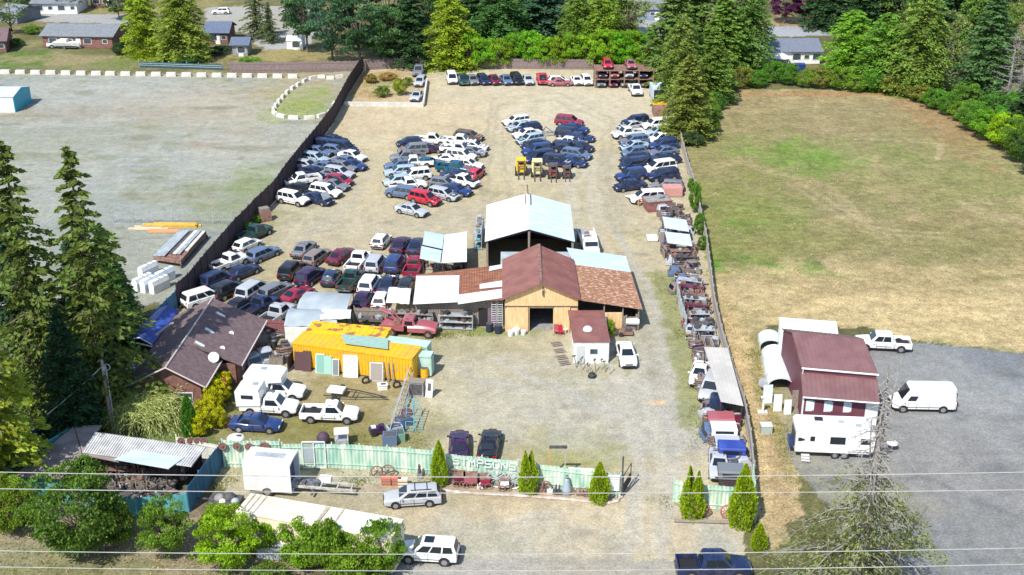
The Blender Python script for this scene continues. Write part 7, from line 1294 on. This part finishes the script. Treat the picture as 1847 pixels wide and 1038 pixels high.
# ---- gravel lot piles
def beam_pile(label, px, py, L, n, mt, rz=0, seed=1, name='beam_pile'):
    r = random.Random(seed); o = thing(name, label, 'timber pile', A(px,py), rz, 'timber piles on the gravel lot')
    for i in range(n): MB().box((r.uniform(-.5,.5), (i%4)*.3-.45, .14+.24*(i//4)), (L*r.uniform(.8,1.05),.24,.2), rz=r.uniform(-.03,.03)).build('beam', mt, o)
beam_pile('pile of yellow beams lying beyond the metal sheet stack', 312, 409, 7.0, 7, mat('yellow_beam', (.72,.45,.05), (.6,.36,.08), 2, .7), 0, 1); beam_pile('flat pile of pale planks beside the yellow beams', 268, 413, 4.2, 4, mat('pale_plank', (.62,.5,.33)), .05, 2); beam_pile('orange boards on the near side of the yellow beams', 300, 418, 4.0, 3, mat('orange_wood', (.6,.3,.14)), .03, 3)
a, b, c, d = A(276,462,1.0), A(326,470,1.0), A(372,418,1.0), A(322,418,1.0); o = thing('sheet_metal_stack', 'long stack of grey and rusty metal sheets on a flat trailer', 'metal stack', (a+b+c+d)/4*V(1,1,0) if False else Vector(((a.x+b.x+c.x+d.x)/4, (a.y+b.y+c.y+d.y)/4, 0)))
m = MB(); m.slab([a,b,c,d], .5); m.build('base', M_RUST, o, world=True)
cc = [M_GALV,M_GREYT,M_GALV,M_STEELD,M_CONC,M_GALV,M_CONC]
for i in range(7): m = MB(); p, q, r_, s = a.lerp(b, i/7+.01), a.lerp(b, (i+1)/7-.01), d.lerp(c, (i+1)/7-.01), d.lerp(c, i/7+.01); k = .14 if i < 6 else .3; p = p.lerp(s, k if i > 2 else 0); q = q.lerp(r_, k if i > 2 else 0); [v.__setattr__('z', v.z+.12+.07*(i%3)) for v in (p,q,r_,s)]; m.slab([p,q,r_,s], .1); m.build('sheet', cc[i], o, world=True)
for p in (a,b,c,d): MB().cyl((p.x,p.y,0), (p.x,p.y,.5), .15).build('leg', M_STEELD, o, world=True)
for i, (px, py) in enumerate([(258,520),(272,522),(288,524),(298,508),(268,498)]): heap_thing('wrapped_bale', ['white wrapped bale nearest the firs','second white wrapped bale','white wrapped bale nearest the board fence','white wrapped bale behind the others near the metal stack','white wrapped bale behind the one nearest the firs'][i], 'wrapped bale', A(px,py), R(60), [('bale', MB().loft([[(x,y,z) for y,z in ((-.38,0),(-.42,1.0),(-.25,1.5),(.25,1.5),(.42,1.0),(.38,0))] for x in (-1.2,-.4,.5,1.3)]), M_CLEAR if i % 2 else M_WHITE), ('strap', MB().box((0,0,1.51), (.1,.5,.02)).box((.8,0,1.51), (.1,.5,.02)), M_STEELD)], 'white wrapped bales on the gravel lot')
# ---- iron wheels hung on fences
def iron_wheel(p, r, label, group, lean=0, mt=M_RUST, rz=0, spokes=8, disc=False):
    o = thing('iron_wheel', label, 'wheel', p, rz, group); m = MB(); m.ring((0,0,r), r-.07, .07, (0,1,0), 20, k=5); m.build('rim', mt, o); m = MB(); [m.cyl((0,0,r), (math.cos(2*math.pi*i/spokes)*(r-.06),0,r+math.sin(2*math.pi*i/spokes)*(r-.06)), .03, 4) for i in range(spokes)]; m.build('spokes', mt, o); MB().cyl((0,-.12,r), (0,.12,r), .1, 8).build('hub', mt, o); (MB().cyl((0,-.03,r), (0,.03,r), r-.05, 18).build('disc', mat('dark_rust', (.16,.07,.06), (.24,.12,.1), 4, .9), o) if disc else None); o.rotation_euler = (-lean,0,rz)
for i, (px, py) in enumerate([(401,804),(427,804),(449,805),(477,806)]): p = AY(px, py, A(500,845).y-.22); iron_wheel(p-V(0,0,.45), .38 if i < 3 else .46, f'rusty iron wheel hung on the green fence, {ORD[i]} from the leaning blue fence', 'rusty wheels hung on the green fence', disc=True)
for i, px in enumerate((327,344,357,368)): p = AY(px, 796, A(322,826).y-.35-.013*(px-327)); iron_wheel(p-V(0,0,.35), .36, f'rusty wheel on the pale board above the ribbed roof, {ORD[i]} from the golden hedge end', 'rusty wheels on the pale board', disc=True)
rr = random.Random(4); base = [(806,872),(870,878),(934,884),(1000,888),(1068,899),(1112,903)]
def bp(px, dy=0): 
    for (x0,y0),(x1,y1) in zip(base, base[1:]):
        if x0 <= px <= x1: return A(px, y0+(y1-y0)*(px-x0)/(x1-x0)+dy)
for i, (px, r, lb) in enumerate([(818,.7,'large iron wheel half hidden by the first cedar under the lettering'),(896,.85,'largest iron wheel leaning under the painted lettering'),(926,.75,'iron wheel leaning beside the second cedar'),(984,.5,'small iron wheel just past the second cedar'),(1030,.35,'small thin wheel leaning beside the grey bell'),(1046,.4,'thin iron wheel between the grey bell and the last cedar'),(1058,.45,'iron wheel touching the last cedar before the gateway')]): iron_wheel(bp(px), r, lb, 'old iron wheels along the sign fence', .15, M_GALV if i in (1,2) else M_RUST, 0, 10)
def cart(px, w_, c, lb, roofed=False): heap_thing('farm_cart', lb, 'cart', bp(px,-1), .05, [('body', MB().box((0,0,.65), (w_,.9,.6)), paint(c)), ('frame', MB().box((0,0,.32), (w_+.4,.7,.08)).cyl((-w_*.3,-.5,.3), (-w_*.3,.5,.3), .04), M_RUST)]+[('wheel', MB().ring((x,s*.52,.3), .28, .035, (0,1,0), 14), M_RUST) for x in (-w_*.32,w_*.32) for s in (-1,1)]+[('lid', MB().box((0,.05,.98), (w_+.1,1.0,.05)), M_RUST)])
cart(829, .9, 'maroon', 'small dark red farm implement beside the first cedar'); cart(849, 1.1, 'rose', 'faded rose farm cart with flat lid under the lettering'); cart(875, .8, 'crimson', 'bright magenta-red cart under the lettering'); cart(910, .7, 'white', 'small cream cart beside the largest iron wheel')
heap_thing('bell', 'tall grey iron bell shape with dark knob before the green fence', 'bell', bp(1022), 0, [('bell', MB().cyl((0,0,.45), (0,0,1.45), .42, 16, r2=.2).cyl((0,0,1.45), (0,0,1.6), .2, 12, r2=.08), mat('blue_grey_iron', (.3,.36,.42), rough=.5)), ('base', MB().cyl((0,0,0), (0,0,.45), .40, 14), M_GRAVEL), ('knob', MB().dome((0,0,1.6), .16, .28, 10, 4), M_STEELD)])
for i, (px, c, lb) in enumerate([(978,M_RUST,'rusty plough part past the second cedar'),(992,M_WHITE,'small white pot in front of the green fence'),(1002,M_STEELD,'dark implement between the white pot and the bell'),(1008,M_STEELD,'dark upright iron piece next to the bell'),(866,M_WHITE,'small white stone ornament by the rose cart')]): heap_thing('garden_ornament', lb, 'ornament', bp(px,2), 0, [('base', MB().box((0,0,.15), (.5,.35,.3)), c), ('top', MB().cyl((0,0,.3), (.05,0,.9 if i in (0,2,3) else .5), .13, 8, r2=.05), c)])
o = thing('timber_edging', 'pale weathered timber edging along the foot of the sign fence', 'timber edging', A(950,895)); m = MB(); m.tube([A(x,y,.1) for x,y in ((790,884),(850,890),(930,894),(1000,899),(1095,908),(1114,904),(1124,888))], .13, 6); m.build('timber', mat('pale_timber', (.55,.5,.43), (.38,.3,.25), 2, .9), o, world=True)
# white notice sign at the gateway end
o = thing('notice_board', 'white notice board with faint grey writing beside the gateway post', 'sign', A(1106,898)); yy = A(1106,900).y; p0, p1 = AY(1094,880,yy), AY(1117,880,yy); cx = (p0.x+p1.x)/2; MB().box((cx,yy,1.55), (p1.x-p0.x,.06,1.5)).build('board', M_WHITE, o, world=True); MB().box((cx-.35,yy+.05,1.1), (.08,.08,2.2)).box((cx+.35,yy+.05,1.1), (.08,.08,2.2)).build('post', M_GALV, o, world=True)
m = MB(); rr = random.Random(2)
for r_ in range(5):
    x = cx-.45
    while x < cx+.4: w_ = rr.uniform(.06,.16); m.box((x+w_/2,yy-.035,2.1-.2*r_), (w_,.012,.09 if r_ < 2 else .05)); x += w_+.05
m.build('lettering', mat('faint_grey_ink', (.42,.40,.5)), o, world=True)
o = thing('gate_post', 'tall dark pole at the gateway end of the green fence', 'pole', A(1121,898)); MB().cyl((0,0,0), (0,0,4.0), .07, 8).build('pole', M_STEELD, o); MB().cyl((0,0,.05), (0,0,.2), .12, 8).build('foot', M_CONC, o)
o = thing('metal_gate', 'open dark metal gate swung back beside the gateway pole', 'gate', A(1123,896)); e = A(1137,872)-A(1123,896); m = MB(); m.tube([V(0,0,.3), V(0,0,2.0), e+V(0,0,2.0), e+V(0,0,.3), V(0,0,.3)], .045, 6); m.build('frame', M_STEELD, o); m = MB(); [m.cyl(e*t+V(0,0,.3), e*t+V(0,0,1.2), .02, 4) for t in (.2,.4,.6,.8)]; m.slab([V(0,0,.3), e+V(0,0,.3), e+V(0,0,1.1), V(0,0,1.1)], .03); m.build('infill', M_BLACKP, o)
o = thing('timber_arch', 'orange-brown timber goal-shaped frame with dark top beam behind the fence', 'frame', A(1006,862)); p0, p1 = A(991,864), A(1019,866); MB().box((p0.x-o.location.x,0,1.5), (.12,.12,3.0)).build('post', mat('orange_wood', (.6,.3,.14)), o); MB().box((p1.x-o.location.x,0,1.5), (.12,.12,3.0)).build('post', mat('pale_timber', (.55,.5,.43)), o); MB().box((0,0,3.05), (p1.x-p0.x+.2,.2,.2)).build('top_beam', M_STEELD, o)
heap_thing('white_bench', 'white bench top showing above the green fence by the last cedar', 'bench', A(1048,866), R(-6), [('seat', MB().box((0,0,1.0), (2.2,.5,.08)), M_WHITE)]+[('leg', MB().box((x,0,.5), (.1,.4,.95)), M_GALV) for x in (-.9,.9)])
# rusty bed of wire and red crate by the silver wagon
for i, (px, py, c, lb) in enumerate([(697,874,mat('orange_red', (.5,.14,.08)),'orange-red crate against the green fence behind the silver wagon'),(716,874,mat('orange_red', (.5,.14,.08)),'second orange-red crate beside the cream box'),(727,876,M_CREAM,'cream box at the end of the orange-red crates')]): heap_thing('crate', lb, 'crate', A(px,py), 0, [('body', MB().box((0,0,.35), (.8,.5,.7)), c), ('slats', MB().box((0,-.27,.2), (.8,.03,.08)).box((0,-.27,.5), (.8,.03,.08)), M_WOOD)])
for i, (px, r) in enumerate([(680,.55),(700,.6)]): iron_wheel(A(px,862), r, ['rusty hoop leaning on the green fence behind the crates','second rusty hoop overgrown by weeds near the crates'][i], 'rusty hoops by the crates', .2)
heap_thing('garden_statue', 'small dark statue standing on a block before the green fence by the first cedar', 'statue', A(757,862), 0, [('statue', MB().cyl((0,0,.5), (0,0,1.1), .18, 8, r2=.1).dome((0,0,1.1), .13, .26, 8, 3), M_STEELD), ('base', MB().box((0,0,.25), (.45,.45,.5)), M_GRAVEL)])
# court junk: hubcaps, wheels, rims in the corner court
rr = random.Random(8)
for i in range(56):
    px = 165+(i % 14)*11.5+rr.uniform(-4,4); py = 868+(i//14)*13+rr.uniform(-4,4)+(px-165)*.06; p = A(px,py); k = ['wheel_stack','axle_pile','engine_block','drive_crate'][rr.randrange(4)]
    o = junk(k, p, rr.random()*3, f'in the open junk court, {ORD[i % 14]} along its {ORD[i//14]} row', rr.uniform(.65,1.0), 3+rr.randrange(2)); o['group'] = 'scrap in the open court'
rack_unit('rusty shelf of hubcaps deep under the ribbed roof, nearer the felt roof', W([(176,858)])[0], W([(250,862)])[0], 2.3, 4, 'shelves in the junk court', M_RUST, True, 41, cols=[M_RUST,paint('brown'),M_GALV,paint('taupe'),paint('rose')])
rack_unit('rusty shelf of hubcaps deep under the ribbed roof, nearer the leaning fence', W([(256,862)])[0], W([(338,866)])[0], 2.3, 4, 'shelves in the junk court', M_RUST, True, 42, cols=[M_RUST,paint('brown'),M_GALV,paint('taupe'),M_WHITE])
# gateway wheels across the drive
for i, (px, py) in enumerate([(1268,934),(1312,936)]): iron_wheel(A(px,py), .62, ['large red iron wheel at the gateway, nearer the driveway','large red iron wheel at the gateway, nearer the field track'][i], 'red iron wheels at the gateway', .2, mat('dull_red_iron', (.36,.14,.12)), 0, 10)
heap_thing('log_edge', 'low pale log lying in front of the gateway panel', 'log', A(1275,944), R(-3), [('log', MB().cyl((-2.6,0,.15), (2.6,0,.15), .15, 8), M_WOOD), ('stake', MB().cyl((-2,.2,0), (-2,.2,.4), .05), M_WOOD)])
# junk yard court by the house
rr = random.Random(31)
for i, (px, py, nm, lb) in enumerate([(500,655,'drive_crate','beside the brown corner of the house yard'),(515,632,'engine_block','between the house yard fence and the yellow container'),(495,630,'wheel_stack','by the brown fence near the house'),(478,650,'car_cab','under the house eave beside the campers'),(520,650,'bumper_stack','next to the yellow container corner'),(508,612,'axle_pile','behind the brown yard fence'),(488,612,'drive_crate','near the red posts by the house'),(455,660,'car_cab','at the house corner beside the golden hedge'),(470,628,'hood_stack','leaning by the house eave'),(530,610,'drive_crate','at the end of the rusted container')]):
    o = junk(nm, A(px,py), rr.random()*3, lb, 1.1, 6); o['group'] = 'scrap beside the house'
fence('yard_fence', 'dark red-brown board fence closing the junk corner beside the house', W([(476,606),(510,608),(548,608)]), 2.0, mat('red_brown_boards', (.2,.07,.08), (.28,.11,.11), 3, .8, stretch=(5,5,.6)))
fence('yard_fence', 'dark board fence running from the house yard to the campers', W([(532,655),(520,672)]), 1.6, M_WOODD)
heap_thing('laundry_bag', 'pale blue cloth bundle lying beside the carport', 'cloth bundle', A(238,668), 0, [('bundle', MB().dome((0,0,0), .55, .9, 10, 4), mat('pale_blue_cloth', (.3,.4,.6))), ('tie', MB().ring((0,0,.7), .32, .04, (0,0,1), 10), M_WHITE)])
heap_thing('white_tarp', 'crumpled white sheet lying on the grass behind the green fence', 'sheet', A(425,790), 0, [('sheet', MB().dome((0,0,0), .8, .22, 12, 4), M_WHITE), ('weight', MB().box((.3,0,.2), (.4,.2,.15)), M_STEELD)])
# far garden things
heap_thing('white_boat', 'white boat on a trailer behind the brick ranch house', 'boat', A(120,88), R(-10), [('hull', MB().loft([[(x,y*w_,z) for y,z in ((-1,1.4),(-.7,.7),(0,.5),(.7,.7),(1,1.4))] for x,w_ in ((-2.5,1.0),(0,1.1),(2,.7),(3,.1))]), M_WHITE), ('cabin', MB().box((-.3,0,1.7), (1.6,1.3,.6)), M_WHITE), ('trailer', MB().box((0,0,.4), (5,1.2,.12)).cyl((0,-.9,.3), (0,.9,.3), .3, 10), M_STEELD)])
heap_thing('white_car_port', 'white garden tent beside the slate-roofed house wall', 'tent', A(1408,120), 0, [('roof', MB().cyl((0,0,1.8), (0,0,2.6), 2.0, 8, r2=.1), M_WHITE)]+[('post', MB().cyl((x,y,0), (x,y,1.8), .05), M_WHITE) for x in (-1.2,1.2) for y in (-1.2,1.2)])
heap_thing('blue_bin', 'small blue shed box in front of the slate-roofed house', 'bin', A(1442,131), 0, [('body', MB().box((0,0,.8), (1.8,1.4,1.6)), paint('dark blue')), ('lid', MB().box((0,0,1.65), (1.9,1.5,.1)), M_BLUET)])
# ---- utility pole and wires
o = thing('utility_pole', 'leaning wooden utility pole with transformer hardware in front of the weeping plant', 'utility pole', A(204,784)); MB().cyl((0,0,0), (0,0,7.6), .19, 10, r2=.13).build('pole', mat('pole_wood', (.27,.21,.19), (.38,.31,.28), 3, .9), o, True); MB().tube([V(.3,-.1,0), V(.3,-.1,5.5), V(.25,0,7.0)], .07, 6).build('conduit', M_GALV, o); MB().ring((.35,0,6.9), .3, .04, (0,1,0), 12).build('wire_coil', M_GALV, o); MB().box((.15,-.15,6.9), (.3,.3,.4)).build('meter_box', M_GALV, o)
def wire(name, label, p0, p1, sag, r, mt, n=24, group=None):
    m = MB(); P_ = [Vector(p0).lerp(Vector(p1), i/n)-V(0,0,4*sag*(i/n)*(1-i/n)) for i in range(n+1)]; m.tube(P_, r, 5); return tag(m.build(name, mt, origin=p0), label, 'power line', group)
M_WIRE = mat('pale_wire', (.46,.46,.44), (.34,.34,.33), .6, .6)
wire('service_wire', 'thin twisted service cable running down from the utility pole into the firs', A(204,784)+V(0,0,7.0), A(85,748,4.5), .1, .05, M_WIRE)
for i, (yl, ym, yr, lb) in enumerate([(852,861,852,'uppermost overhead wire, crossing below the sign fence lettering'),(882,890,884,'second overhead wire, crossing at the foot of the cedars'),(994,1000,989,'third overhead wire, just above the lowest one'),(1023,1030,1018,'lowest overhead wire along the bottom of the view')]):
    Y0 = 61.5; a, b, c = AY(0,yl,Y0), AY(923,ym,Y0), AY(1847,yr,Y0); dx = c.x-a.x; sag = ((a.z+c.z)/2-b.z); s = sag/(dx/2)**2; X = 42; z = lambda x: (a.z+c.z)/2-sag+s*x*x+(c.z-a.z)*x/dx
    wire('overhead_wire', lb, (-X,Y0,z(-X)), (X,Y0,z(X)), s*X*X, .025, M_WIRE, 40, 'overhead wires along the road')

# pale green sheet lying over the rusted container roof
m = MB(); P_ = [A(622,620,2.98), A(700,630,2.98), A(700,610,2.98), A(615,603,2.98)]; c = sum(P_, V(0,0,0))/4; o = thing('green_sheet', 'pale green metal sheet lying across the right part of the rusted container roof', 'metal sheet', (c.x,c.y,2.9)); m.slab(P_, .03); m.v = [tuple(Vector(v)-c) for v in m.v]; x = m.build('sheet', mat('dull_green_metal', (.24,.38,.33), (.30,.44,.38), 2), o); x.location = (0,0,c.z-2.9)
# ---- weeds: loose tufts along the verges and fence feet (uncountable)
def weeds(name, lines, n, col, seed, size=.3):
    rs = np.random.default_rng(seed); C = []
    for pl, wd, wt in lines:
        P_ = [np.array(A(*p)[:2]) for p in pl]; k = int(n*wt)
        seg = rs.integers(0, len(P_)-1, k) if len(P_) > 2 else np.zeros(k, int); t = rs.random(k)
        a = np.array([P_[i] for i in seg]); b = np.array([P_[i+1] for i in seg]); p = a+(b-a)*t[:, None]
        keep = fbm(p[:, 0], p[:, 1], seed, 4, .5) > .03; p = p[keep]; q = np.repeat(p, 5, 0)+rs.normal(size=(len(p)*5, 2))*.22+np.repeat(rs.normal(size=(len(p), 2))*wd*.7, 5, 0); C.append(q)
    C = np.concatenate(C); m_ = len(C); C3 = np.concatenate([C, np.abs(rs.normal(size=(m_, 1)))*.10+.05], 1); D = unit(np.concatenate([rs.normal(size=(m_, 2))*.5, np.ones((m_, 1))*.8], 1)); Lf = size*rs.uniform(.5, 1.4, m_)
    me = leaves_mesh(name, C3, D, Lf, Lf*.35, tones(m_, rs.normal(size=m_)*.5, .5, 1.4)); o = bpy.data.objects.new(name, me); COL.objects.link(o); o.color = (*col, 1); o['kind'] = 'stuff'; o['label'] = 'loose weeds and grass tufts along the verges'; return o
weeds('weeds', [([(1190,500),(1220,570),(1240,640),(1258,720),(1262,800)], .9, 1.0), ([(392,560),(430,462),(505,372),(560,296),(612,222)], .8, .6), ([(420,775),(600,795),(770,800)], 1.2, .8),
  ([(1380,600),(1368,680),(1400,760),(1440,880)], .8, .8), ([(1352,600),(1345,700),(1375,850)], .5, .4), ([(620,870),(790,866)], .7, .5), ([(760,604),(905,606)], .7, .5), ([(590,583),(700,600)], .6, .3), ([(1200,900),(1225,925),(1250,940)], .7, .3),
  ([(0,1005),(200,1020),(420,1030)], 2.5, 1.3), ([(200,950),(330,960)], 1.5, .4), ([(400,870),(445,860)], .8, .25), ([(500,200),(590,190)], 4, .6), ([(300,350),(440,330)], 6, .5), ([(380,470),(420,440)], 2, .2), ([(420,700),(430,760)], 1.5, .4), ([(665,165),(745,155)], 4, .7)], 420, (.27,.32,.09), 5, .2)
weeds('dry_grass', [([(1290,520),(1310,600),(1345,700),(1380,900)], 1.0, 1.0), ([(1240,480),(1500,520),(1847,600)], 6, 1.2), ([(1250,300),(1500,330),(1847,400)], 22, 2.0), ([(100,960),(400,1000)], 3, .6), ([(660,170),(740,160)], 4, .6), ([(1700,450),(1300,430)], 14, 1.0)], 420, (.58,.47,.24), 6, .2)
